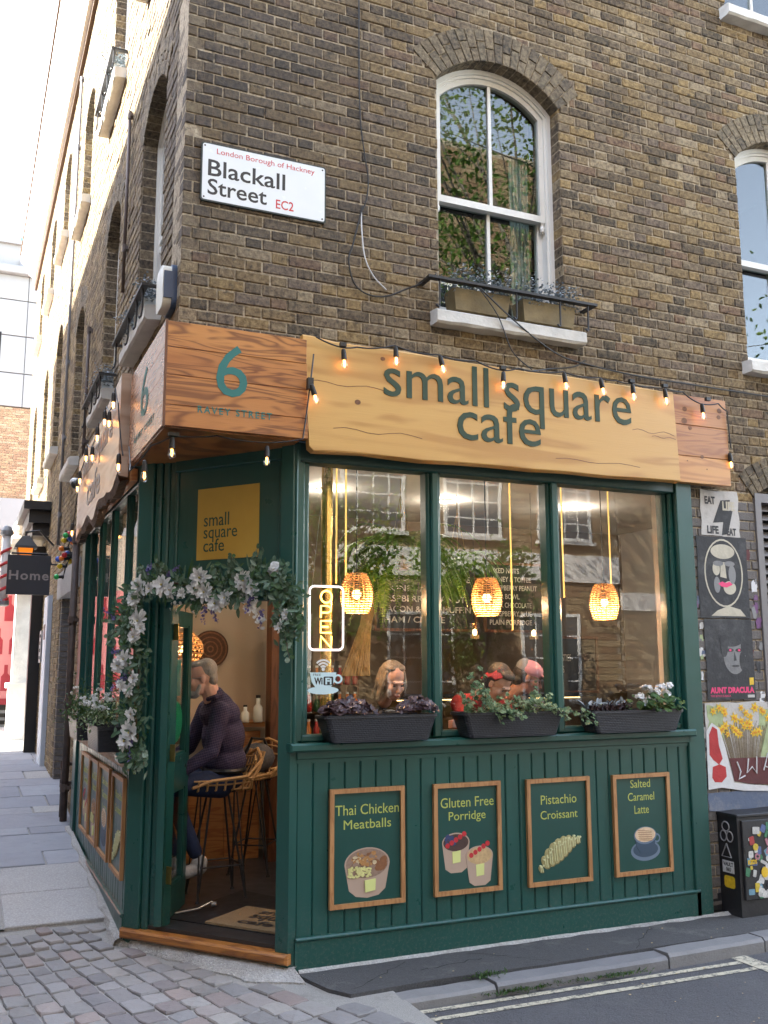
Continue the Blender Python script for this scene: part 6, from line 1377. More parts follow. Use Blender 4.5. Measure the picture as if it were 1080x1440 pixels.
# the old man on the stool
man = thing('person', (1.72, 6.70, .115), 'grey haired bearded man in a dark checked shirt sitting on a rattan stool', 'person')
HC = Vector((1.555, 6.60, 1.612)); HM = hframe(HC, (-1, .12, -.10))
armL = [((1.66, 6.47, 1.40), .062), ((1.60, 6.43, 1.14), .050), ((1.42, 6.47, 1.02), .036)]
armR = [((1.66, 6.84, 1.40), .062), ((1.55, 6.88, 1.14), .048), ((1.36, 6.80, 1.04), .036)]
inv = HM.inverted()
def wl(p): return tuple(inv @ Vector(p))
body = organic(head_shapes()+[('c', [(wl((1.61, 6.60, 1.555)), .060), (wl((1.665, 6.62, 1.44)), .068)])], HM, .0055, 3, 'head')
hd = part('head', body, M['skin1'], man); face_bits(HM, hd, False)
hands = []
for wr, sy in (((1.40, 6.47, 1.01), 1), ((1.34, 6.80, 1.03), -1)):
    W = Vector(wr); sh_ = [('c', [(tuple(W+Vector((.03, 0, 0))), .027), (tuple(W), .026)]), ('e', tuple(W+Vector((-.05, 0, -.01))), (.048, .040, .018))]
    for k in range(4):
        y = (k-1.5)*.020; L = (.065, .078, .074, .058)[k]; sh_.append(('c', [(tuple(W+Vector((-.085, y, -.008))), .0095), (tuple(W+Vector((-.085-L*.55, y*1.05, -.010))), .0088), (tuple(W+Vector((-.085-L*.9, y*1.05, -.034))), .0078)]))
    sh_.append(('c', [(tuple(W+Vector((-.02, sy*.03, -.005))), .013), (tuple(W+Vector((-.055, sy*.055, -.012))), .011), (tuple(W+Vector((-.085, sy*.056, -.022))), .009)]))
    part('hand', organic(sh_, None, .0045, 2, 'hand'), M['skin1'], man)
shirt = organic([('e', (1.745, 6.66, 1.06), (.150, .19, .13)), ('e', (1.735, 6.66, 1.22), (.145, .20, .18)), ('e', (1.705, 6.655, 1.375), (.135, .215, .105)), ('c', [(armL[0][0], .066), (armL[1][0], .052), (armL[2][0], .040)]), ('c', [(armR[0][0], .066), (armR[1][0], .052), (armR[2][0], .040)]), ('c', [((1.69, 6.63, 1.42), .105), ((1.655, 6.615, 1.49), .074)])], None, .011, 4, 'shirt')
part('shirt', shirt, M['check'], man)
part('collar', organic([('c', [((1.60, 6.56, 1.475), .016), ((1.64, 6.535, 1.490), .016), ((1.69, 6.57, 1.505), .016), ((1.70, 6.62, 1.51), .016)])], None, .006, 1, 'collar'), M['check'], man)
part('trousers', organic([('e', (1.75, 6.66, .945), (.13, .175, .085)), ('c', [((1.70, 6.57, .92), .095), ((1.33, 6.52, .94), .066), ((1.54, 6.56, .50), .048)]), ('c', [((1.70, 6.75, .92), .095), ((1.30, 6.80, .92), .068), ((1.44, 6.80, .46), .05)])], None, .011, 3, 'trousers'), M['jeans'], man)
m = MB(); m.tube([(1.745+.135*math.cos(a), 6.66+.178*math.sin(a), 1.005) for a in [2*math.pi*k/24 for k in range(25)]], .017, 6); m.build('belt', M['black'], man)
for fx, fy in ((1.55, 6.56), (1.44, 6.80)):
    part('shoe', organic([('e', (fx+.02, fy, .43), (.055, .045, .05)), ('c', [((fx+.03, fy, .395), .042), ((fx-.08, fy-.01, .375), .042), ((fx-.15, fy-.015, .362), .032)])], None, .008, 2, 'shoe'), M['shoe'], man)
part('hair', organic([('e', (-.045, 0, .055), (.074, .080, .078)), ('e', (-.075, 0, -.005), (.042, .068, .06)), ('e', (.0, 0, .088), (.07, .062, .035))], HM, .006, 2, 'hair'), M['hairg'], man)
part('beard', organic([('e', (.050, 0, -.098), (.042, .046, .032)), ('c', [((.015, .062, -.045), .012), ((.035, .050, -.09), .016), ((.06, .0, -.112), .018), ((.035, -.050, -.09), .016), ((.015, -.062, -.045), .012)]), ('c', [((.088, .028, -.068), .006), ((.098, 0, -.056), .007), ((.088, -.028, -.068), .006)])], HM, .005, 1, 'beard'), M['beard'], man)
m = MB(HM)
for s_ in (-1, 1):
    m.tube([(.0, s_*.080, .006), (.085, s_*.062, .006), (.094, s_*.052, .0)], .0022, 5); m.tube([(.097-.012*abs(math.cos(a)), s_*.030+.022*math.cos(a), -.004+.016*math.sin(a)) for a in [2*math.pi*k/14 for k in range(15)]], .0018, 5)
m.tube([(.100, -.01, 0), (.104, 0, .004), (.100, .01, 0)], .002, 5); m.build('glasses', M['steel'], man)
man.scale = (1.055, 1.055, 1.055); man.location = (1.762, 6.952, .030)      # nearer to the rear of the door leaf
# woman in the left window
wo_ = thing('person', (2.80, 6.25, .115), 'woman with ash blonde hair and black top looking down behind the left window', 'person')
HM = hframe((2.735, 6.06, 1.585), (.04, -.93, -.32))
hd = part('head', organic(head_shapes()+[('c', [((-.03, 0, -.06), .045), ((-.085, 0, -.17), .050)])], HM, .0055, 3, 'head'), M['skin2'], wo_); face_bits(HM, hd)
part('top', organic([('e', (2.70, 6.22, 1.18), (.20, .14, .22)), ('c', [((2.52, 6.22, 1.30), .065), ((2.70, 6.24, 1.345), .07), ((2.90, 6.24, 1.30), .065)]), ('c', [((2.52, 6.22, 1.30), .062), ((2.50, 6.10, 1.10), .05)]), ('c', [((2.90, 6.24, 1.30), .062), ((2.96, 6.08, 1.10), .05), ((2.84, 5.98, 1.16), .036)])], None, .011, 3, 'top'), M['blackcloth'], wo_)
hs_ = [('e', (-.035, 0, .055), (.088, .086, .088)), ('e', (-.06, 0, -.03), (.06, .084, .10)), ('e', (-.012, .032, .100), (.060, .046, .024)), ('e', (-.012, -.032, .100), (.058, .044, .022))]
q = random.Random(12)
for i in range(26):
    s_ = 1 if i % 2 else -1; x0 = q.uniform(-.08, .02); hs_.append(('c', [((x0, s_*.068, .07), .012), ((x0+.004+q.uniform(-.01, .015), s_*(.086+q.uniform(0, .008)), -.02), .011), ((x0-.01+q.uniform(-.02, .02), s_*(.080+q.uniform(-.01, .02)), -.10-q.uniform(0, .05)), .006)]))
part('hair', organic(hs_, HM, .0055, 1, 'hair'), M['hairb'], wo_)
# person with red hair, bent forward
p3_ = thing('person', (3.6, 6.3, .115), 'person with red and black hair bending low behind the ivy planter', 'person')
HM = hframe((3.545, 6.02, 1.565), (.25, -.75, -.62))
hd = part('head', organic(head_shapes()+[('c', [((-.03, 0, -.06), .045), ((-.085, 0, -.17), .050)])], HM, .0055, 3, 'head'), M['skin2'], p3_); face_bits(HM, hd)
part('top', organic([('e', (3.55, 6.28, 1.25), (.22, .16, .20)), ('c', [((3.34, 6.22, 1.42), .075), ((3.55, 6.25, 1.43), .07), ((3.76, 6.22, 1.38), .065)]), ('c', [((3.34, 6.22, 1.42), .06), ((3.26, 6.0, 1.26), .05), ((3.14, 5.85, 1.26), .036)])], None, .011, 3, 'top'), M['redcloth'], p3_)
part('hair', organic([('e', (-.035, 0, .055), (.090, .088, .088)), ('e', (-.06, 0, -.02), (.055, .084, .09)), ('e', (.03, 0, .10), (.055, .06, .03))], HM, .006, 1, 'hair'), M['hairk'], p3_)
m = MB(HM)
for i in range(16):
    a = -.2+i*.085; m.tube([(.05-.01*i*.2, -.03-.062*math.sin(a), .11-.012*i*.3), (-.02, -.055-.042*math.sin(a), .115-.004*i), (-.09, -.06-.035*math.sin(a), .04-.004*i)], [.009, .012, .006], 6)
m.build('red_streaks', M['hairr'], p3_)
sh_ = []; W = Vector((3.08, 5.80, 1.31))
for k in range(4): sh_.append(('c', [(tuple(W+Vector((0, 0, 0))+Vector((0, 0, k*.012-.02))), .011), (tuple(W+Vector((-.03, -.01, k*.013-.02))), .010), (tuple(W+Vector((-.045, .012, k*.013-.024))), .009)]))
sh_ += [('e', tuple(W+Vector((.03, .01, 0))), (.04, .022, .035)), ('c', [(tuple(W+Vector((.02, -.01, .03))), .012), (tuple(W+Vector((-.02, -.015, .045))), .010)])]
part('hand', organic(sh_, None, .0045, 1, 'hand'), M['skin2'], p3_)
# person in a pink cap
p4_ = thing('person', (3.85, 6.35, .115), 'dark haired person in a pink and grey cap beside the red haired person', 'person')
HM = hframe((3.865, 6.13, 1.60), (.75, -.45, -.32))
hd = part('head', organic(head_shapes()+[('c', [((-.03, 0, -.06), .05), ((-.085, 0, -.17), .055)])], HM, .0055, 3, 'head'), M['skin3'], p4_); face_bits(HM, hd)
part('hair', organic([('e', (-.05, 0, .02), (.075, .080, .08)), ('e', (-.07, .0, -.03), (.045, .07, .06))], HM, .006, 1, 'hair'), M['hairk'], p4_)
cap = part('cap', organic([('e', (-.012, 0, .062), (.102, .086, .072)), ('e', (.125, 0, .038), (.065, .068, .008), 14, 'Y')], HM, .006, 1, 'cap'), M['pinkcap'], p4_)
m = MB(HM); m.ball((-.055, 0, .065), .07, 14, sc_=(.9, 1.17, .98)); m.build('mesh_panel', M['greymesh'], cap, smooth=True)
part('top', organic([('e', (3.92, 6.36, 1.25), (.20, .15, .22)), ('c', [((3.72, 6.34, 1.38), .07), ((3.9, 6.34, 1.40), .07), ((4.08, 6.34, 1.36), .065)])], None, .011, 3, 'top'), M['blackcloth'], p4_)
wc2 = thing('window_counter', (3.3, 5.8, 1.2), 'dark timber counter running inside the front windows', 'counter')
bx(frame((0, 5.7, 0), (1, 0, 0)), 'counter_top', (1.95, 1.14, -.28), (4.86, 1.18, .1), M['dark_wood'], wc2)
for x in (2.1, 3.3, 4.6): bx(frame((0, 5.7, 0), (1, 0, 0)), 'leg', (x, .12, -.2), (x+.05, 1.14, -.15), M['iron'], wc2)
# ------------------------------------------------------------------ plants
M['euc'] = leaf_mat('eucalyptus_leaf', [(0, (.07, .14, .08)), (.4, (.14, .22, .16)), (.7, (.06, .14, .05)), (1, (.28, .36, .29))], .55, .15)
M['leafg'] = leaf_mat('green_leaf', [(0, (.03, .075, .015)), (.5, (.05, .11, .025)), (1, (.09, .15, .035))]); M['ivy'] = leaf_mat('variegated_ivy', [(0, (.05, .10, .035)), (.45, (.10, .17, .07)), (.75, (.19, .26, .12)), (1, (.34, .40, .22))], .5, .2)
M['heuch'] = leaf_mat('purple_leaf', [(0, (.035, .018, .022)), (.5, (.065, .035, .04)), (.85, (.12, .075, .08)), (1, (.2, .15, .15))], .35, .1); M['fern'] = leaf_mat('fern_leaf', [(0, (.06, .14, .012)), (.5, (.11, .22, .02)), (1, (.18, .30, .04))], .5, .35)
M['petal'] = leaf_mat('white_petal', [(0, (.80, .80, .82)), (1, (.88, .87, .85))], .6, .3); M['lavp'] = leaf_mat('purple_blossom', [(0, (.10, .09, .26)), (1, (.24, .20, .42))], .7, .2)
M['laven'] = leaf_mat('grey_green_spike', [(0, (.16, .20, .22)), (.5, (.24, .28, .31)), (1, (.34, .38, .42))], .7, .1); M['treeleaf'] = leaf_mat('tree_leaf', [(0, (.05, .10, .015)), (.5, (.08, .15, .02)), (1, (.14, .22, .04))], .5, .45)
M['stem'] = simple('brown_stem', (.10, .07, .04), .8, bs=0); M['gstem'] = simple('green_stem', (.08, .12, .05), .7, bs=0); M['bark'] = simple('tree_bark', (.10, .085, .065), .9, var=.4, vs=8, bs=.8, bsc=30, bd=.02); M['centre'] = simple('flower_centre', (.45, .40, .12), .7, bs=0)
def leaf(b, p, d, up, L, W, fold=.25, r=None, q=rng, tip=True):
    p = Vector(p); d = Vector(d).normalized(); s = d.cross(Vector(up))
    if s.length < 1e-4: s = d.orthogonal()
    s.normalize(); n = s.cross(d); b.rn = (q.random() if r is None else r)*.98+.01
    m1 = p+d*L*.45-n*L*.03; e = p+d*L-n*L*.12
    b.add([tuple(p), tuple(m1+s*W*.5+n*W*fold), tuple(p+d*L*.8+s*W*.32+n*W*fold*.6-n*L*.07), tuple(e), tuple(p+d*L*.8-s*W*.32+n*W*fold*.6-n*L*.07), tuple(m1-s*W*.5+n*W*fold), tuple(m1), tuple(p+d*L*.8-n*L*.07)],
          [(0, 6, 1), (1, 6, 7, 2), (2, 7, 3), (0, 5, 6), (5, 4, 7, 6), (4, 3, 7)])
def petal(b, p, d, up, L, W, fold=.2, q=rng):
    p = Vector(p); d = Vector(d).normalized(); s = d.cross(Vector(up))
    if s.length < 1e-4: s = d.orthogonal()
    s.normalize(); n = s.cross(d); b.rn = q.random()*.98+.01
    P = lambda t, w, h: tuple(p+d*L*t+s*W*w+n*L*h)
    b.add([P(0, 0, 0), P(.45, .42, fold*.2), P(.8, .46, -.02), P(.97, .22, -.08), P(1, 0, -.10), P(.97, -.22, -.08), P(.8, -.46, -.02), P(.45, -.42, fold*.2), P(.6, 0, -.05)], [(0, 8, 1), (1, 8, 2), (2, 8, 3), (3, 8, 4), (4, 8, 5), (5, 8, 6), (6, 8, 7), (7, 8, 0)])
def rv(q, s=1): return Vector((q.gauss(0, s), q.gauss(0, s), q.gauss(0, s)))
def roundleaf(b, p, nrm, r_, q, n=7, ruff=.12, lob=0):
    nrm = Vector(nrm).normalized(); a = nrm.orthogonal().normalized(); c = nrm.cross(a); p = Vector(p); b.rn = q.random()*.98+.01; ph = q.random()*6
    vs = [tuple(p)]
    for k in range(n):
        t = 2*math.pi*k/n+ph; rr = r_*(1+q.uniform(-ruff, ruff))*(1 if not lob or k % 2 else lob); vs.append(tuple(p+(a*math.cos(t)+c*math.sin(t))*rr+nrm*q.uniform(-.15, .3)*r_))
    b.add(vs, [(0, k+1, (k+1) % n+1) for k in range(n)])
def planter(name, c, lx, ly, h, label, group):
    """rattan effect trough; c = centre of the bottom"""
    t = thing('planter_trough', c, label, 'planter', group); x, y, z = c; b = MB(T(x, y, z)); n = 26; rows = 8
    def ring(s, zz, inn=0):
        ax, ay = lx/2*s-inn, ly/2*s-inn; P = rrect(-ax, ax, -ay, ay, .03*s, 3); return [(px_, py_, zz) for px_, py_ in P]
    prof = [(.86, 0), (.88, .01)]+[(.88+.12*i/rows, .01+(h-.03)*i/rows) for i in range(1, rows+1)]+[(1.03, h-.018), (1.03, h)]
    rings = [ring(s, zz) for s, zz in prof]+[ring(.99, h, .0), ring(.95, h*.75)]
    k = len(rings[0]); vs = [p for r in rings for p in r]
    b.add(vs, [(i*k+j, i*k+(j+1) % k, (i+1)*k+(j+1) % k, (i+1)*k+j) for i in range(len(rings)-1) for j in range(k)]+[tuple(range(k-1, -1, -1))])
    b.build('trough', M['trough'], t)
    b = MB(T(x, y, z)); b.add(ring(.955, h*.76), [tuple(range(k))]); b.build('soil', M['soil'], t)
    return t
m, n, b = nmat('rattan_effect_plastic'); p = pos(n, (1, 1, 1)); w1 = N(n, 'ShaderNodeTexBrick'); w1.inputs['Scale'].default_value = 1; w1.inputs['Brick Width'].default_value = .022; w1.inputs['Row Height'].default_value = .011; w1.inputs['Mortar Size'].default_value = .0022; w1.inputs['Mortar Smooth'].default_value = .6
sp_ = N(n, 'ShaderNodeSeparateXYZ'); n.links.new(p, sp_.inputs[0]); cb_ = N(n, 'ShaderNodeCombineXYZ'); n.links.new(mathn(n, 'ADD', sp_.outputs[0], sp_.outputs[1]), cb_.inputs[0]); n.links.new(sp_.outputs[2], cb_.inputs[1]); n.links.new(cb_.outputs[0], w1.inputs['Vector'])
w1.inputs['Color1'].default_value = (.024, .025, .032, 1); w1.inputs['Color2'].default_value = (.014, .015, .020, 1); w1.inputs['Mortar'].default_value = (.006, .006, .008, 1); n.links.new(w1.outputs[0], b.inputs['Base Color']); b.inputs['Roughness'].default_value = .42
bump(n, b, mathn(n, 'SUBTRACT', 1, w1.outputs[1]), .9, .004); M['trough'] = m; M['soil'] = simple('dark_soil', (.025, .018, .013), .95, bs=.6)
GPL = 'dark rattan effect planters'
planter('p', (2.335, 5.415, 1.249), .72, .19, .155, 'dark planter under the OPEN sign holding purple leaved plants', GPL); planter('p', (3.25, 5.415, 1.249), .73, .19, .155, 'dark planter on the front sill holding variegated ivy', GPL); planter('p', (4.215, 5.415, 1.249), .76, .19, .145, 'dark planter on the front sill holding the white geranium', GPL)
def heuchera(cx, cy, z, rx, hh, n_, label, seed):
    t = thing('heuchera', (cx, cy, z), label, 'plant', 'plants in the front planters'); q = random.Random(seed); b = MB(); s = MB()
    for i in range(n_):
        a = q.random()*6.28; rr = math.sqrt(q.random()); x = cx+rx*rr*math.cos(a); y = cy+.075*rr*math.sin(a)-.01; zz = z+hh*(1-.6*rr*rr)*q.uniform(.45, 1)
        roundleaf(b, (x, y, zz), Vector((.6*(x-cx)/rx, -.9*q.random()-.2, .8))+rv(q, .25), q.uniform(.018, .032), q, 9, .25, .8); 
        if i % 5 == 0: s.tube([(cx+(x-cx)*.5, cy, z-.03), (x, y, zz)], .0016, 4)
    b.build('leaves', M['heuch'], t, kind='stuff'); s.build('stems', M['stem'], t)
heuchera(2.14, 5.40, 1.40, .175, .10, 170, 'dark purple leaved plant at the left end of the planter', 1); heuchera(2.60, 5.40, 1.40, .13, .115, 120, 'dark purple leaved plant at the right end of the planter', 2)
t = thing('ivy', (3.25, 5.40, 1.40), 'variegated green ivy trailing out of the middle front planter', 'plant', 'plants in the front planters'); q = random.Random(5); b = MB(); s = MB()
for i in range(46):
    x = 2.93+q.random()*.66; y = 5.40+q.uniform(-.05, .05); pts = [Vector((x, y, 1.37))]; d = Vector((q.gauss(.1, .5), -q.random()*.7, q.uniform(.3, 1.1))).normalized(); L = q.uniform(.12, .26)
    if i < 4: d = Vector((-.35, -.1, 1)).normalized(); L = .33; pts = [Vector((3.12, 5.4, 1.36))]
    if i > 42: d = Vector((1, -.3, .25)).normalized(); L = .34; pts = [Vector((3.5, 5.36, 1.38))]
    for k in range(7):
        pts.append(pts[-1]+d*L/7); d = (d+Vector((0, 0, -.13))+rv(q, .12)).normalized()
    s.tube([tuple(p) for p in pts], .0016, 4)
    for k in range(1, 8):
        for _ in range(2 if k > 1 else 1): roundleaf(b, pts[k]+rv(q, .012), Vector((q.gauss(0, .4), -.7, .7))+rv(q, .3), q.uniform(.012, .024), q, 10, .1, .62)
b.build('leaves', M['ivy'], t, kind='stuff'); s.build('stems', M['stem'], t)
def flowers(b, c, r_, n_, q, pr=.012):
    for i in range(n_):
        d = rv(q).normalized(); d.z = abs(d.z)*.8; p = Vector(c)+d*r_*q.uniform(.5, 1)
        for k in range(4): roundleaf(b, p+rv(q, .004), d+rv(q, .35), pr*q.uniform(.8, 1.2), q, 6, .2)
t = thing('geranium', (4.40, 5.40, 1.39), 'white flowering geranium at the right end of the last planter', 'plant', 'plants in the front planters'); q = random.Random(8); b = MB(); s = MB()
for i in range(120):
    x = 4.40+q.gauss(0, .09); y = 5.40+q.gauss(0, .05); roundleaf(b, (x, y-.02, 1.38+q.random()*.11), (q.gauss(0, .4), -.5, .8), q.uniform(.016, .030), q, 9, .12)
b.build('leaves', M['leafg'], t, kind='stuff')
for cx, cz, r_ in ((4.27, 1.475, .035), (4.335, 1.53, .04), (4.40, 1.50, .045), (4.46, 1.535, .04), (4.50, 1.49, .035), (4.37, 1.45, .035), (4.30, 1.43, .028), (4.53, 1.545, .025), (4.545, 1.45, .022)):
    f_ = MB(); flowers(f_, (cx, 5.375, cz), r_, 13, q, .013); f_.build('flower_head', M['petal'], t, kind='stuff'); s.tube([(4.38+(cx-4.38)*.4, 5.4, 1.37), (cx, 5.38, cz)], .002, 4)
s.build('stems', M['gstem'], t)
t = thing('succulent', (4.02, 5.40, 1.39), 'low grey green and purple succulents at the left end of the geranium planter', 'plant', 'plants in the front planters'); b = MB(); q = random.Random(9)
for i in range(90): x = 4.0+q.uniform(-.15, .17); leaf(b, (x, 5.40+q.uniform(-.05, .03), 1.38+q.random()*.03), (q.gauss(0, .6), q.gauss(-.3, .5), .6), (0, 0, 1), q.uniform(.03, .06), .022, q=q)
b.build('leaves', M['heuch'], t, kind='stuff'); b = MB()
for i in range(50): x = 3.98+q.uniform(-.12, .22); leaf(b, (x, 5.43+q.uniform(-.03, .03), 1.40+q.random()*.02), (q.gauss(0, .6), q.gauss(0, .4), .5), (0, 0, 1), q.uniform(.05, .08), .03, q=q)
b.build('grey_leaves', M['laven'], t, kind='stuff')
# side planters
planter('p', (.965, 6.92, 1.137), .20, .62, .165, 'dark planter on the side sill nearest to the door', GPL); planter('p', (.955, 8.05, 1.137), .20, .62, .165, 'dark planter on the side sill near the drainpipe', GPL)
for cx, cy, lb_2, fl_ in ((.955, 6.92, 'bushy green plant with small white flowers in the side planter nearest the door', 26), (.95, 8.05, 'leafy green plant in the side planter near the drainpipe', 6)):
    t = thing('window_plant', (cx, cy, 1.30), lb_2, 'plant', 'plants in the side planters'); q = random.Random(int(cy*10)); b = MB(); s = MB()
    for i in range(520):
        a = rv(q, .4); x = cx+a.x*.16-.03; y = cy+a.y*.46; z = 1.28+abs(a.z)*.26+.03; z -= max(0, .90-x)*.9*q.random()
        leaf(b, (x, y, z), rv(q)+Vector((-.4, -.4, .5)), (0, 0, 1), q.uniform(.02, .042), q.uniform(.012, .02), q=q)
    b.build('leaves', M['leafg'] if fl_ < 10 else M['ivy'], t, kind='stuff')
    f_ = MB()
    for i in range(fl_): a = rv(q, .4); flowers(f_, (cx+a.x*.14-.03, cy+a.y*.42-.03, 1.40+abs(a.z)*.15), .018, 4, q, .009)
    f_.build('flowers', M['petal'], t, kind='stuff')
# garland round the door
gd = thing('flower_garland', tuple(CHAM @ Vector((.1, 1.7, .1))), 'eucalyptus garland with white and purple artificial flowers round the door', 'garland')
gpath = [(.11, 1.10), (.10, 1.25), (.08, 1.45), (.10, 1.72), (.03, 1.90), (.04, 2.05), (.14, 2.17), (.36, 2.22), (.60, 2.165), (.82, 2.16), (.98, 2.19), (1.16, 2.21), (1.25, 2.13), (1.27, 1.99), (1.285, 1.88)]
def gp_(t):
    t = t*(len(gpath)-1); i = min(int(t), len(gpath)-2); f = t-i; return gpath[i][0]*(1-f)+gpath[i+1][0]*f, gpath[i][1]*(1-f)+gpath[i+1][1]*f
q = random.Random(77)
m = MB(CHAM); m.tube([(*gp_(i/60), .045+.01*math.sin(i)) for i in range(61)], .009, 6); m.build('stem', M['stem'], gd)
b = MB(CHAM)
for i in range(1250):
    t = q.random(); u, v = gp_(t); w_ = .062 if .3 < t < .9 else .07; w_ *= (1 if t < .9 else .75)
    p = Vector((u+q.gauss(0, w_*.75), v+q.gauss(0, w_*.75), .045+abs(q.gauss(0, .045)))); d = rv(q)+Vector((p.x-u, p.y-v, .03))*9; d.z = abs(d.z)*.7
    leaf(b, p, d, (0, 0, 1), q.uniform(.035, .075), q.uniform(.016, .034), .12, r=q.random()**1.3, q=q)
b.build('foliage', M['euc'], gd, kind='stuff')
b = MB(CHAM)
for i in range(420):
    t = q.random(); u, v = gp_(t); p = Vector((u+q.gauss(0, .05), v+q.gauss(0, .05), .05+abs(q.gauss(0, .05)))); leaf(b, p, rv(q)+Vector((0, 0, .6)), (0, 0, 1), q.uniform(.02, .045), q.uniform(.008, .014), .15, q=q)
b.build('small_leaves', M['leafg'], gd, kind='stuff')
def sprig(u, v, du, dv, L, n_=7, r_=.020, mat='euc'):   # eucalyptus sprig with round leaves
    b = MB(CHAM); p = Vector((u, v, .09)); d = Vector((du, dv, .15)).normalized(); pts = [p.copy()]
    for k in range(n_):
        p = p+d*L/n_; d = (d+Vector((q.gauss(0, .1), -.04, q.gauss(0, .06)))).normalized(); pts.append(p.copy()); s = d.cross(Vector((0, 0, 1))).normalized()
        for sg in (-1, 1): roundleaf(b, p+s*sg*r_*.9, (q.gauss(0, .35), q.gauss(0, .35), 1), r_*(1.1-.06*k), q, 9, .05)
    b.build('eucalyptus_sprig', M[mat], gd); b = MB(CHAM); b.tube([tuple(x) for x in pts], .0018, 4); b.build('sprig_stem', M['stem'], gd)
for a in ((.02, 1.98, -1, .25, .17), (-.01, 1.93, -.9, -.3, .13), (.85, 2.22, .05, 1, .15), (1.02, 2.22, .2, 1, .19), (1.2, 2.2, .4, .6, .12), (1.27, 2.05, .2, -1, .26), (1.25, 1.98, .1, -1, .26), (1.29, 2.1, .3, -1, .22), (.35, 2.26, -.6, .7, .12), (.62, 2.15, -.3, -1, .13), (.12, 1.16, .3, -1, .12), (.17, 1.2, .6, -.8, .13), (.72, 2.2, .3, 1, .10), (.18, 2.25, -.6, .8, .10), (.9, 2.14, .1, -1, .10)): sprig(*a, r_=q.uniform(.017, .024))
for i in range(26):
    t = q.random(); u, v = gp_(t); b = MB(CHAM); a = q.random()*6.28; leaf(b, (u+.04*math.cos(a), v+.04*math.sin(a), .09), (math.cos(a), math.sin(a), .3), (0, 0, 1), q.uniform(.09, .14), .022, .15, q=q); b.build('long_leaf', M['euc'], gd)
def bloom(u, v, o, r_, petals=4, n_=15, mat='petal', name='flower'):
    b = MB(CHAM); c = Vector((u, v, o))
    for L in range(petals):
        for k in range(n_-L*2):
            a = 2*math.pi*k/(n_-L*2)+L*.4+q.uniform(-.12, .12); d = Vector((math.cos(a), math.sin(a), .25+.55*L)); petal(b, c+Vector((q.gauss(0, .004), q.gauss(0, .004), 0)), d+rv(q, .13), (0, 0, 1), r_*(1-.20*L)*q.uniform(.72, 1.08), r_*q.uniform(.30, .42), q.uniform(.1, .35), q=q)
    o_ = b.build(name, M[mat], gd); b = MB(CHAM); b.ball(tuple(c+Vector((0, 0, r_*.22))), r_*.10, 8); b.build('flower_centre', M['centre'], gd)
FL = [(.115, 1.285, .062), (.09, 1.235, .05), (.13, 1.40, .04), (.06, 1.74, .05), (.01, 1.70, .045), (.14, 1.62, .036), (.10, 1.55, .04), (.15, 1.98, .058), (.13, 1.88, .045), (.19, 1.93, .035), (.11, 2.12, .05), (.16, 2.20, .055), (.36, 2.20, .060), (.42, 2.165, .042), (.25, 2.18, .036), (.60, 2.17, .055), (.66, 2.23, .06), (.69, 2.14, .05), (.76, 2.07, .052), (.84, 2.10, .045), (.97, 2.20, .055), (1.03, 2.15, .042), (.50, 2.14, .03), (1.28, 1.99, .03), (.04, 1.58, .034), (1.24, 1.92, .028)]
for u, v, r_ in FL: bloom(u, v, .115+q.uniform(0, .03), r_*1.32)
# rose
b = MB(CHAM)
for L in range(5):
    for k in range(6):
        a = 2*math.pi*k/6+L*.6; rr = .052*(1-.19*L); c = Vector((1.165+rr*.45*math.cos(a), 2.262+rr*.45*math.sin(a), .10+.008*L)); roundleaf(b, c, Vector((.75*math.cos(a), .75*math.sin(a), 1.0+.0*L)), rr*.62, q, 9, .05)
b.build('white_rose', M['petal'], gd)
for (u, v, n_) in ((.97, 2.08, 26), (1.03, 2.03, 24), (1.07, 1.97, 14), (.58, 2.08, 10), (.42, 2.07, 9)):
    b = MB(CHAM)
    for k in range(n_): roundleaf(b, (u+q.gauss(0, .022), v+q.gauss(0, .035), .09+q.gauss(0, .015)), rv(q)+Vector((0, 0, 1)), q.uniform(.010, .017), q, 6, .1)
    b.build('hanging_blossom', M['petal'], gd, kind='stuff')
for (u, v, a, L) in ((1.02, 2.10, -1.9, .11), (.68, 2.05, -1.7, .10), (.02, 1.62, -2.4, .12), (.06, 1.66, -1.9, .10), (.1, 1.33, -1.4, .12), (.13, 1.24, -1.7, .13), (.38, 2.26, .7, .10), (-.05, 2.0, 2.6, .13), (.74, 2.03, -1.2, .08), (1.1, 2.02, -1.7, .1), (.02, 1.80, 3.3, .12), (.2, 2.28, 1.0, .08)):
    b = MB(CHAM)
    for k in range(22): tt = k/22; roundleaf(b, (u+L*tt*math.cos(a)+q.gauss(0, .007), v+L*tt*math.sin(a)+q.gauss(0, .007), .12+q.gauss(0, .006)), rv(q)+Vector((0, 0, 1)), .0095*(1.2-tt*.6), q, 6, .1)
    b.build('purple_spike', M['lavp'], gd, kind='stuff')
for (u, v, du, dv) in ((.02, 2.02, -1, .25), (.03, 1.92, -1, .5), (0, 1.60, -1, .0), (.06, 1.55, -1, -.1), (.5, 2.2, .4, 1), (.30, 2.25, -.5, .9)):
    b = MB(CHAM)
    for k in range(3): leaf(b, (u, v+.01*k, .09), (du, dv+.2*k, .1), (0, 0, 1), .17, .008, .1, q=q)
    b.build('grass_blade', M['leafg'], gd)
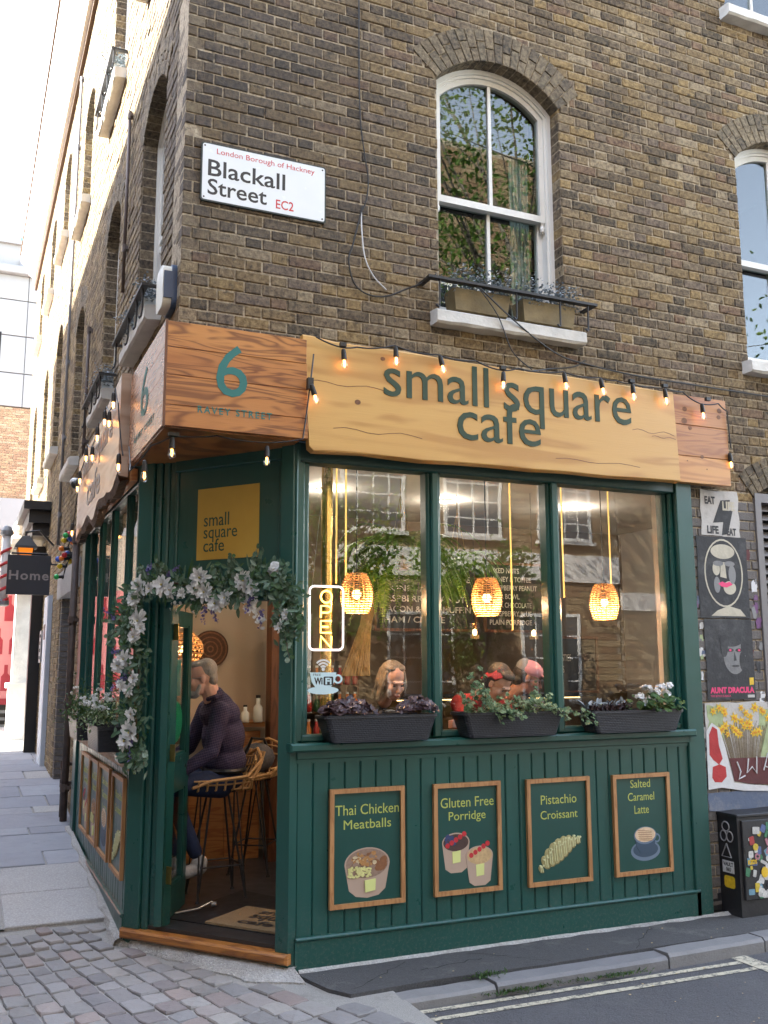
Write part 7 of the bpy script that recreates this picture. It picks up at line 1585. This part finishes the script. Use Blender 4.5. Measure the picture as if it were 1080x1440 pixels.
# ferns inside
def fern(c, R_, n_, label, seed, spread=(0, 6.28)):
    t = thing('hanging_fern', c, label, 'plant', 'hanging ferns inside the windows'); q = random.Random(seed); b = MB(); s = MB(); c = Vector(c)
    for i in range(n_):
        a = q.uniform(*spread); el = q.uniform(.15, 1.1); d = Vector((math.cos(a)*math.cos(el), math.sin(a)*math.cos(el), math.sin(el))); L = R_*q.uniform(.7, 1.15); p = c.copy(); pts = [p.copy()]; n2 = 20
        for k in range(n2): p = p+d*L/n2; d = (d+Vector((0, 0, -.125-.05*q.random()))).normalized(); pts.append(p.copy())
        s.tube([tuple(x) for x in pts], .0016, 4, cap=False)
        for k in range(2, n2):
            tt = k/n2; dd = (pts[k+1]-pts[k]).normalized(); sd = dd.cross(Vector((0, 0, 1)))
            if sd.length < .05: sd = Vector((1, 0, 0))
            sd.normalize(); w_ = .058*math.sin(math.pi*min(1, tt*.88+.14))*q.uniform(.8, 1.1)
            for h in (0, .5):
                for sg in (-1, 1):
                    pp = pts[k]+(pts[k+1]-pts[k])*h; e = pp+sd*sg*w_+dd*w_*.25-Vector((0, 0, w_*.25)); b.rn = q.random()*.98+.01; wd = dd*.008
                    b.add([tuple(pp-wd), tuple(pp+wd), tuple(pp.lerp(e, .6)+wd*.9), tuple(e), tuple(pp.lerp(e, .6)-wd*.9)], [(0, 1, 2, 3, 4)])
    b.build('fronds', M['fern'], t, kind='stuff'); s.build('stems', M['gstem'], t)
    m = MB(T(*c)); m.lathe([(.06, -.12), (.10, -.02), (.105, .0)], 14); m.build('pot', M['rattan'], t)
    m = MB()
    for k in range(3): a = 2.1*k; m.tube([(c.x+.1*math.cos(a), c.y+.1*math.sin(a), c.z), (c.x, c.y, c.z+.45), (c.x, c.y, 3.09)], .003, 5)
    m.build('hanger', M['straw'], t)
fern((2.98, 6.45, 2.52), .80, 84, 'big hanging fern with arching fronds behind the first mullion', 3); fern((3.70, 6.9, 2.50), .52, 34, 'smaller hanging fern behind the middle window', 4); fern((1.95, 8.0, 2.75), .4, 20, 'fern hanging high behind the doorway', 5)
st_ = thing('straw_bundle', (2.82, 6.9, 1.5), 'slanting bundle of golden dried straw behind the left window', 'straw bundle'); b = MB(); q = random.Random(3)
for i in range(110):
    a = q.random()*6.28; r0, r1 = .11*math.sqrt(q.random()), .045*q.random(); b.rn = q.random(); b.tube([(2.72+r0*math.cos(a), 6.7+r0*math.sin(a), 1.62), (2.80+r1*math.cos(a), 6.7+r1*math.sin(a), 2.0), (2.86+r0*.5*math.cos(a), 6.7+r0*.5*math.sin(a), 2.26)], .0035, 4)
b.build('stalks', M['straw'], st_, kind='stuff')
# ------------------------------------------------------------------ window boxes
M['brassy'] = simple('mossy_brass_trough', (.20, .15, .07), .6, metal=.2, var=.45, vs=9, bs=.4); M['whitetr'] = simple('pale_zinc_trough', (.55, .62, .66), .4, var=.1)
def wbox(fr, u0, u1, v, troughs, o_out, label, mats, seed, cable=False):
    t = thing('window_box_rail', tuple(fr @ Vector(((u0+u1)/2, v, o_out))), label, 'railing', 'iron window box rails')
    m = MB(fr); m.box((u0, v+.16, o_out-.035), (u1, v+.178, o_out+.012)); m.box((u0, v+.16, .0), (u0+.035, v+.175, o_out-.036)); m.box((u1-.035, v+.16, .0), (u1, v+.175, o_out-.036)); m.build('top_bar', M['iron'], t)
    n = 5 if u1-u0 > 1.2 else 4
    for i in (0, 2, 3, 4) if n == 5 else range(4):
        u = u0+.09+(u1-u0-.16)*i/(n-1)+(.06 if i == 3 else 0); m = MB(fr); m.tube([(u, v+.162, o_out-.01), (u, v+.02, o_out-.01), (u-.005, v-.025, o_out-.004), (u-.02, v-.035, o_out+.004), (u-.035, v-.02, o_out+.004)], .007, 6); m.build('bracket', M['iron'], t)
    q = random.Random(seed)
    for i, (a, b_) in enumerate(troughs):
        tr = thing('window_trough', tuple(fr @ Vector(((a+b_)/2, v, .06))), label_tr[seed][i], 'planter', 'troughs behind the window box rails')
        m = MB(fr); m.box((a+.02, v-.005, -.03), (b_-.02, v+.0, .075)); x0, x1 = a, b_
        m.add([(x0+.02, v, -.04), (x1-.02, v, -.04), (x1-.02, v, .085), (x0+.02, v, .085), (x0, v+.15, -.05), (x1, v+.15, -.05), (x1, v+.15, .10), (x0, v+.15, .10), (x0+.012, v+.15, -.04), (x1-.012, v+.15, -.04), (x1-.012, v+.15, .088), (x0+.012, v+.15, .088), (x0+.012, v+.12, -.04), (x1-.012, v+.12, -.04), (x1-.012, v+.12, .088), (x0+.012, v+.12, .088)],
              [(3, 2, 1, 0), (0, 1, 5, 4), (1, 2, 6, 5), (2, 3, 7, 6), (3, 0, 4, 7), (4, 5, 9, 8), (5, 6, 10, 9), (6, 7, 11, 10), (7, 4, 8, 11), (8, 9, 13, 12), (9, 10, 14, 13), (10, 11, 15, 14), (11, 8, 12, 15), (12, 13, 14, 15)]); m.build('trough', mats[i % len(mats)], tr, fix=True)
        b = MB(fr); pl_ = thing('lavender', tuple(fr @ Vector(((a+b_)/2, v+.15, .02))), label_pl[seed][i], 'plant', 'grey green spiky plants in the window troughs')
        for k in range(int((b_-a)*300)):
            u = q.uniform(a+.0, b_+.02); o = q.uniform(-.05, .10); h = q.uniform(.11, .23); d = Vector((q.gauss(0, .2), 1, q.gauss(.1, .25))).normalized(); base = Vector((u, v+.12, o))
            for j in range(7):
                pp = base+d*h*j/6.5; aa = j*2.4+k; rd = .019*(1-.08*j); b.rn = q.random()*.98+.01; e = pp+Vector((math.cos(aa)*rd, .010, math.sin(aa)*rd)); s_ = Vector((-math.sin(aa), 0, math.cos(aa)))*.0085
                b.add([tuple(pp-s_), tuple(pp+s_), tuple(e+s_*.7), tuple(e-s_*.7)], [(0, 1, 2, 3)])
        b.build('spikes', M['laven'], pl_, kind='stuff')
label_tr = {1: ['mossy brass trough on the left half of the front window sill', 'mossy brass trough on the right half of the front window sill'], 2: ['pale zinc trough farther from the corner on the first side sill', 'pale zinc trough nearest the corner on the first side sill'], 3: ['pale trough at the far end of the second side sill', 'pale trough at the near end of the second side sill'], 4: ['pale trough behind the highest side window rail']}
label_pl = {1: ['grey lavender-like plant in the left front trough', 'grey lavender-like plant in the right front trough'], 2: ['grey spiky plant in the farther trough of the first side sill', 'grey spiky plant in the trough nearest the corner'], 3: ['grey spiky plant far end of the second side sill', 'grey spiky plant near end of the second side sill'], 4: ['grey spiky plant behind the highest side window rail']}
wbox(FB, 2.68, 4.02, 4.06, [(2.90, 3.34), (3.44, 3.88)], .155, 'black iron rail holding two troughs at the front arched window', [M['brassy']], 1)
wbox(LB, -7.35, -6.02, 3.98, [(-7.15, -6.72), (-6.62, -6.2)], .135, 'black iron rail holding pale troughs on the first side window', [M['whitetr']], 2)
wbox(LB, -9.35, -8.1, 3.98, [(-9.2, -8.78), (-8.7, -8.3)], .135, 'black iron rail holding pale troughs on the second side window', [M['whitetr']], 3)
wbox(LB, -9.45, -8.25, 7.10, [(-9.3, -8.45)], .135, 'black iron rail at the second floor side window', [M['whitetr']], 4)
# ------------------------------------------------------------------ festoon lights and cables
M['cable'] = simple('black_cable', (.015, .015, .016), .5, bs=0); M['cablew'] = simple('white_cable', (.6, .6, .6), .5, bs=0)
M['fila'] = emis('bulb_filament', (1, .42, .10), 1.8); M['socket'] = simple('black_socket', (.014, .014, .014), .45, bs=.1)
def bulb(par, p, tilt=(0, 0), glow=True):
    """p = cable end at the top; hangs down"""
    mx = T(*p) @ Matrix.Rotation(tilt[0], 4, 'X') @ Matrix.Rotation(tilt[1], 4, 'Y')
    m = MB(mx); m.lathe([(.006, 0), (.012, -.005), (.015, -.02), (.0165, -.05), (.0175, -.058), (.0175, -.066), (.012, -.068)][::-1], 12); s = m.build('socket', M['socket'], par, fix=True)
    m = MB(mx); m.lathe([(1e-4, -.130), (.010, -.127), (.019, -.115), (.0215, -.100), (.019, -.084), (.013, -.068)], 14); m.build('bulb', M['bulb_glass'], s, smooth=True)
    m = MB(mx); m.tube([(-.004, 0, -.070), (-.005, .0, -.105), (0, .002, -.112), (.005, 0, -.105), (.004, 0, -.070)], .0034 if glow else .0016, 6); m.build('filament', M['fila'], s)
def sag(pts, s, n=10):
    out = []
    for a, b_ in zip(pts, pts[1:]):
        a, b_ = Vector(a), Vector(b_); k = (a-b_).length*s
        for i in range(n): t = i/n; p = a.lerp(b_, t); p.z -= 4*k*t*(1-t); out.append(tuple(p))
    return out+[tuple(pts[-1])]
fs_ = thing('festoon_string', (3.3, 5.27, 3.65), 'black festoon cable with clear lit bulbs along the front name board', 'string lights', 'festoon strings with clear bulbs')
Y = 5.262
att = [(1.87, Y, 3.67), (2.045, Y, 3.625), (2.14, Y, 3.64), (2.395, Y, 3.685), (2.70, Y, 3.665), (2.98, Y, 3.66), (3.178, Y, 3.62), (3.30, Y, 3.65), (3.655, Y, 3.67), (3.955, Y, 3.665), (4.10, Y, 3.66), (4.228, Y, 3.655), (4.40, Y, 3.65), (4.52, Y, 3.66), (4.72, 5.30, 3.66), (4.91, 5.33, 3.60), (5.08, 5.33, 3.62), (5.19, 5.36, 3.58), (5.215, 5.37, 3.30)]
m = MB(); m.tube(sag(att, .05), .0048, 6); m.build('cable', M['cable'], fs_)
for (x, z), tl in zip(((2.045, 3.618), (2.397, 3.680), (2.708, 3.665), (3.178, 3.615), (3.655, 3.665), (3.953, 3.660), (4.228, 3.655), (4.512, 3.655)), ((.1, -.12), (.1, -.10), (.1, -.32), (.1, -.03), (.1, -.25), (.1, -.35), (.1, -.18), (.1, -.22))): bulb(fs_, (x, Y-.012, z-.005), tl)
bulb(fs_, (4.912, 5.32, 3.60), (.1, -.2)); bulb(fs_, (5.19, 5.36, 3.26), (.1, -.2))
m = MB()
for (x, z) in ((2.045, 3.64), (3.178, 3.635), (4.228, 3.67), (4.52, 3.67), (4.912, 3.615)): m.box((x-.02, Y-.018, z-.012), (x+.02, Y+.006, z+.012))
m.build('clip', M['socket'], fs_)
f2 = thing('festoon_string', (1.2, 5.4, 3.0), 'black festoon cable with three bulbs hanging under the number 6 box', 'string lights', 'festoon strings with clear bulbs')
m = MB(); m.tube(sag([(1.86, 5.27, 3.56), (1.835, 5.25, 3.38), (1.80, 5.28, 3.03), (1.60, 5.33, 3.0), (1.30, 5.36, 3.02), (1.05, 5.38, 3.0), (.95, 5.50, 2.96), (.88, 5.8, 2.86), (.92, 6.05, 2.95), (.93, 6.2, 3.1)], .03), .0048, 6); m.build('cable', M['cable'], f2)
bulb(f2, (1.835, 5.235, 3.36), (.1, -.35)); bulb(f2, (1.595, 5.33, 2.98), (0, 0), False); bulb(f2, (1.045, 5.37, 2.99), (0, 0), False); bulb(f2, (.925, 5.55, 2.88), (0, 0), False)
m = MB(); m.box((1.02, 5.35, 2.995), (1.08, 5.39, 3.015)); m.box((1.815, 5.235, 3.33), (1.85, 5.27, 3.40)); m.build('clip', M['socket'], f2)
f3 = thing('festoon_string', (.9, 7.5, 3.4), 'festoon cable with clear bulbs along the side street board', 'string lights', 'festoon strings with clear bulbs')
pts = [(.90, 6.25, 3.05), (.885, 6.45, 3.45), (.885, 6.62, 3.60), (.885, 6.80, 3.50), (.885, 7.05, 3.58), (.885, 7.45, 3.55), (.885, 7.72, 3.46), (.885, 8.15, 3.53), (.885, 8.55, 3.40), (.885, 8.72, 3.36), (.885, 9.0, 3.0), (.89, 9.2, 2.97)]
m = MB(); m.tube(sag(pts, .08), .0048, 6); m.build('cable', M['cable'], f3)
for y, z in ((6.62, 3.57), (6.80, 3.48), (7.05, 3.55), (7.45, 3.52), (7.72, 3.42), (8.15, 3.50), (8.55, 3.38), (8.72, 3.34), (6.25, 3.06), (9.0, 2.98)): bulb(f3, (.875, y, z))
f4 = thing('coloured_festoon', (.95, 10.4, 3), 'cluster of coloured round festoon bulbs beyond the side windows', 'string lights')
cl = {'r': (.55, .02, .03), 'g': (.03, .42, .10), 'y': (.75, .55, .02), 'b': (.03, .10, .50), 'o': (.80, .22, .03)}
for k, c in cl.items(): M['fb'+k] = simple('festoon_'+{'r': 'red', 'g': 'green', 'y': 'yellow', 'b': 'blue', 'o': 'orange'}[k], c, .3, bs=0, var=.03)
def pl3(px_, py_, y):   # place on a plane y
    az = YAW-math.atan((540-px_)/1345.18); return (y*math.tan(az), y, 1.692+(936.5-py_)*(y/math.cos(az)*math.cos(az-YAW))/1345.18)
for i, (px_, py_, k) in enumerate(((88, 752, 'g'), (93, 750, 'r'), (95, 757, 'b'), (86, 759, 'y'), (99, 762, 'o'), (83, 771, 'o'), (88, 780, 'r'), (92, 778, 'b'), (84, 785, 'o'), (79, 786, 'b'), (93, 783, 'g'), (96, 789, 'y'), (82, 796, 'y'), (78, 811, 'g'))):
    x, y, z = pl3(px_, py_, 10.3+.02*i); m = MB(T(x, y, z)); m.ball((0, 0, 0), .030, 12); lab = m.build('bulb', M['fb'+k], f4, smooth=True)
    m = MB(); m.tube([(x+.02, y, z+.002), (x+.075, y, z+.004)], .017, 8); m.build('socket', M['socket'], f4)
m = MB(); m.tube([(1.07, 10.3, 3.20), (1.03, 10.35, 3.05), (.98, 10.4, 2.95), (1.02, 10.45, 2.85), (.98, 10.5, 2.75), (.95, 10.5, 2.60)], .006, 6); m.tube([(1.0, 10.35, 3.08), (.93, 10.3, 3.08)], .006, 6); m.build('cable', M['cable'], f4)
def cable(pts, r_, mat, label, fr=FB):
    t = thing('wall_cable', tuple(fr @ Vector(pts[0])), label, 'cable', 'loose cables on the brick front')
    P = [Vector(p) for p in pts]; out = []
    for i in range(len(P)-1):
        p0 = P[max(i-1, 0)]; p1 = P[i]; p2 = P[i+1]; p3 = P[min(i+2, len(P)-1)]
        for k in range(6): s = k/6; out.append(tuple(.5*((2*p1)+(p2-p0)*s+(2*p0-5*p1+4*p2-p3)*s*s+(3*p1-p0-3*p2+p3)*s**3)))
    out.append(tuple(P[-1])); m = MB(fr); m.tube(out, r_, 6); m.build('cable', M[mat], t)
cable([(2.24, 9.5, .012), (2.243, 6.2, .012), (2.25, 5.41, .012), (2.28, 5.1, .014), (2.311, 4.91, .012), (2.295, 4.75, .02), (2.262, 4.66, .016)], .005, 'cable', 'black cable running straight down the brick front to the right of the name plate')
cable([(2.262, 4.66, .012), (2.262, 4.52, .02), (2.285, 4.34, .02), (2.35, 4.22, .016), (2.44, 4.145, .014)], .005, 'cablew', 'short white cable curving at the lower end of the wall cable')
cable([(2.27, 4.70, .014), (2.20, 4.42, .02), (2.17, 4.30, .02), (2.21, 4.15, .02), (2.31, 4.09, .018), (2.44, 4.10, .018), (2.58, 4.17, .02), (2.69, 4.22, .06), (2.74, 4.25, .15)], .006, 'cable', 'black cable looping round to the window box rail')
cable([(3.05, 4.20, .17), (3.22, 4.04, .13), (3.35, 3.82, .09), (3.45, 3.68, .17)], .004, 'cable', 'thin black cable hanging from the rail down to the name board')
cable([(3.06, 4.20, .17), (3.40, 4.0, .12), (3.75, 3.87, .04), (4.05, 3.83, .02), (4.5, 3.80, .02), (5.0, 3.795, .02), (5.6, 3.79, .02), (7, 3.78, .02)], .006, 'cable', 'black cable running sideways to the right under the window sills')
cable([(4.0, 3.86, .02), (3.9, 3.80, .02), (3.7, 3.76, .02), (3.5, 3.70, .08)], .005, 'cable', 'short drooping cable above the right of the name board')
# ------------------------------------------------------------------ neon and wifi sign
M['neony'] = emis('neon_warm', (1, .50, .07), 1.0); M['neonw'] = emis('neon_white', (1, .84, .84), .20)
WF_ = frame((0, 5.545, 0), (1, 0, 0))
ns = thing('open_sign', (2.06, 5.55, 1.78), 'lit yellow and white neon sign reading OPEN downwards in the left window', 'neon sign')
P = rrect(1.945, 2.165, 1.790, 2.178, .03, 5); m = MB(WF_); m.tube([(a, b_, 0) for a, b_ in P+[P[0]]], .0065, 8); m.build('border_tube', M['neonw'], ns)
for i, L in enumerate('OPEN'):
    u0, u1 = 2.018, 2.088; v0 = 2.078-.092*i; v1 = v0+.072
    if i == 0: S = [oval((u0+u1)/2, (v0+v1)/2, .036, .037, 20)+[((u1+u0)/2+.036, (v0+v1)/2)]]
    if i == 1: S = [[(u0, v0), (u0, v1), (u0+.045, v1), (u1-.004, v1-.012), (u1-.004, v0+.042), (u0+.045, v0+.03), (u0, v0+.03)]]
    if i == 2: S = [[(u1, v1), (u0, v1), (u0, v0), (u1, v0)], [(u0, (v0+v1)/2), (u1-.02, (v0+v1)/2)]]
    if i == 3: S = [[(u0, v0), (u0, v1), (u1, v0), (u1, v1)]]
    for s_ in S: m = MB(WF_); m.tube([(a, b_, .002) for a, b_ in s_], .0058, 8); m.build('letter_tube', M['neony'], ns)
m = MB(WF_)
m.tube([(1.96, 2.178, 0), (2.04, 2.93, 0)], .0012, 4); m.tube([(2.15, 2.178, 0), (2.07, 2.93, 0)], .0012, 4); m.build('hanging_wire', M['steel'], ns)
ws = thing('wifi_sticker', (2.04, 5.51, 1.53), 'pale blue cup sticker reading free WiFi on the left window pane', 'sticker')
M['icy'] = simple('pale_blue_vinyl', (.55, .72, .76), .5, bs=0, var=.03); WS = frame((0, 5.527, 0), (1, 0, 0))
m = MB(WS); m.prism([(1.945, 1.655), (1.955, 1.60), (1.985, 1.560), (2.075, 1.560), (2.105, 1.60), (2.115, 1.655)], 0, .001); m.build('cup', M['icy'], ws)
m = MB(WS); m.prism(oval(2.03, 1.548, .10, .024), 0, .0008); m.build('saucer', M['icy'], ws)
m = MB(WS); ring_faces(m, oval(2.125, 1.615, .03, .028, 18), oval(2.125, 1.615, .018, .017, 18), 0, .0009); m.build('handle', M['icy'], ws, fix=True)
for k, r_ in enumerate((.020, .038, .056)):
    A = [(2.03+(r_+.006)*math.sin(a), 1.672+(r_+.006)*math.cos(a)) for a in [R(-48+96*i/10) for i in range(11)]]; B = [(2.03+(r_-.005)*math.sin(a), 1.672+(r_-.005)*math.cos(a)) for a in [R(-48+96*i/10) for i in range(11)]]
    m = MB(WS); m.prism(A+B[::-1], 0, .0008); m.build('wave', M['white_p'], ws)
m = MB(WS); m.prism(oval(2.03, 1.674, .011, .011, 12), 0, .0008); m.build('dot', M['white_p'], ws)
m = MB(WS); m.prism(rrect(2.032, 2.095, 1.578, 1.630, .008, 3), .001, .0014); m.build('dark_box', M['black_l'], ws)
text('Wi', .1, WS @ T(0, 0, .0012), M['black_l'], 'lettering', ws, .0002, bold=.004, fit=(1.972, 2.026, 1.583, 1.625)); text('Fi', .1, WS @ T(0, 0, .0016), M['icy'], 'lettering', ws, .0002, bold=.004, fit=(2.044, 2.084, 1.583, 1.623)); text('FREE', .1, WS @ T(0, 0, .0012), M['black_l'], 'lettering', ws, .0002, fit=(1.965, 2.015, 1.634, 1.648))
# ------------------------------------------------------------------ street bits
rl = thing('railing_post', (.185, 5.6, 0), 'dark green cast iron bollard post with ball knobs at the left edge of the frame', 'post')
M['castiron'] = simple('green_black_iron', (.010, .022, .018), .4, var=.2, bs=.3)
m = MB(T(.185, 5.6, 0)); m.tube([(0, 0, -.05), (0, 0, .95)], .022, 10); m.build('shaft', M['castiron'], rl)
for z in (.81, .617, .11): m = MB(T(.185, 5.6, z)); m.ball((0, 0, 0), .036, 14); m.tube([(0, 0, -.05), (0, 0, -.035)], .032, 10); m.build('knob', M['castiron'], rl, smooth=True)
wd_ = thing('kerb_weeds', (3.1, 5.0, 0), None, None); wd_['kind'] = 'stuff'; b = MB(); q = random.Random(6)
for i in range(520):
    c_ = q.choice([(2.80, 4.98, .06), (2.83, 4.86, .09), (3.0, 4.84, .13), (3.45, 4.83, .12), (3.62, 4.82, .09), (2.9, 4.82, .1)]); x = c_[0]+q.gauss(0, c_[2]); y = c_[1]+q.gauss(0, .02); z = -.07 if y < 4.9 else -.02
    leaf(b, (x, y, z), (q.gauss(0, .7), q.gauss(0, .6), .6), (0, 0, 1), q.uniform(.012, .035), .009, q=q)
o = b.build('weeds', M['leafg'], wd_, kind='stuff')
lt2 = MB(); q = random.Random(61)
for i in range(60): x = q.uniform(1.9, 5.5); y = q.choice([q.uniform(4.9, 5.42), q.uniform(3.9, 4.8)]); z = -.009 if y > 5.02 else -.086; lt2.rn = q.random(); roundleaf(lt2, (x, y, z+.003), (0, 0, 1), q.uniform(.003, .009), q, 5)
tag(lt2.build('street_litter', M['straw']), None, kind='stuff')
def tree(x, y, h, R_, label, seed, n_=5200, cz=.72):
    t = thing('street_tree', (x, y, 0), label, 'tree', 'street trees behind the viewpoint'); q = random.Random(seed); tr = MB(); tips = []
    top = Vector((x+.2, y, h*.62)); tr.tube([(x, y, -.1), (x+.05, y, h*.2), (x-.05, y+.05, h*.42), tuple(top)], [.17, .14, .11, .07], 10)
    for i in range(16):
        a = i*2.4; st = Vector((x, y, h*(.35+.03*(i % 8)))); e = Vector((x+R_*.8*math.cos(a)*q.uniform(.6, 1), y+R_*.8*math.sin(a)*q.uniform(.6, 1), h*cz+q.uniform(-.22, .25)*h)); md = st.lerp(e, .5)+Vector((0, 0, .3)); tr.tube([tuple(st), tuple(md), tuple(e)], [.055, .035, .012], 6); tips += [md, e, st.lerp(e, .75)]
        for k in range(3): e2 = e+rv(q, R_*.22); tr.tube([tuple(md), tuple(e2)], [.02, .005], 5); tips.append(e2)
    tr.build('trunk', M['bark'], t); b = MB()
    for i in range(n_): c_ = q.choice(tips)+rv(q, R_*.13); leaf(b, c_, rv(q)+Vector((0, 0, -.3)), rv(q), q.uniform(.07, .14), q.uniform(.04, .08), q=q)
    b.build('crown', M['treeleaf'], t, kind='stuff')
tree(8.9, -2.2, 14, 3.2, 'tall leafy street tree by the front street', 5, 9000); tree(5.9, -4.6, 5.6, 1.3, 'small leafy tree against the opposite brick building', 6, 3500, .62); tree(9.2, -5.2, 4.8, 1.2, 'low bushy tree in front of the opposite windows', 7, 3500, .55)
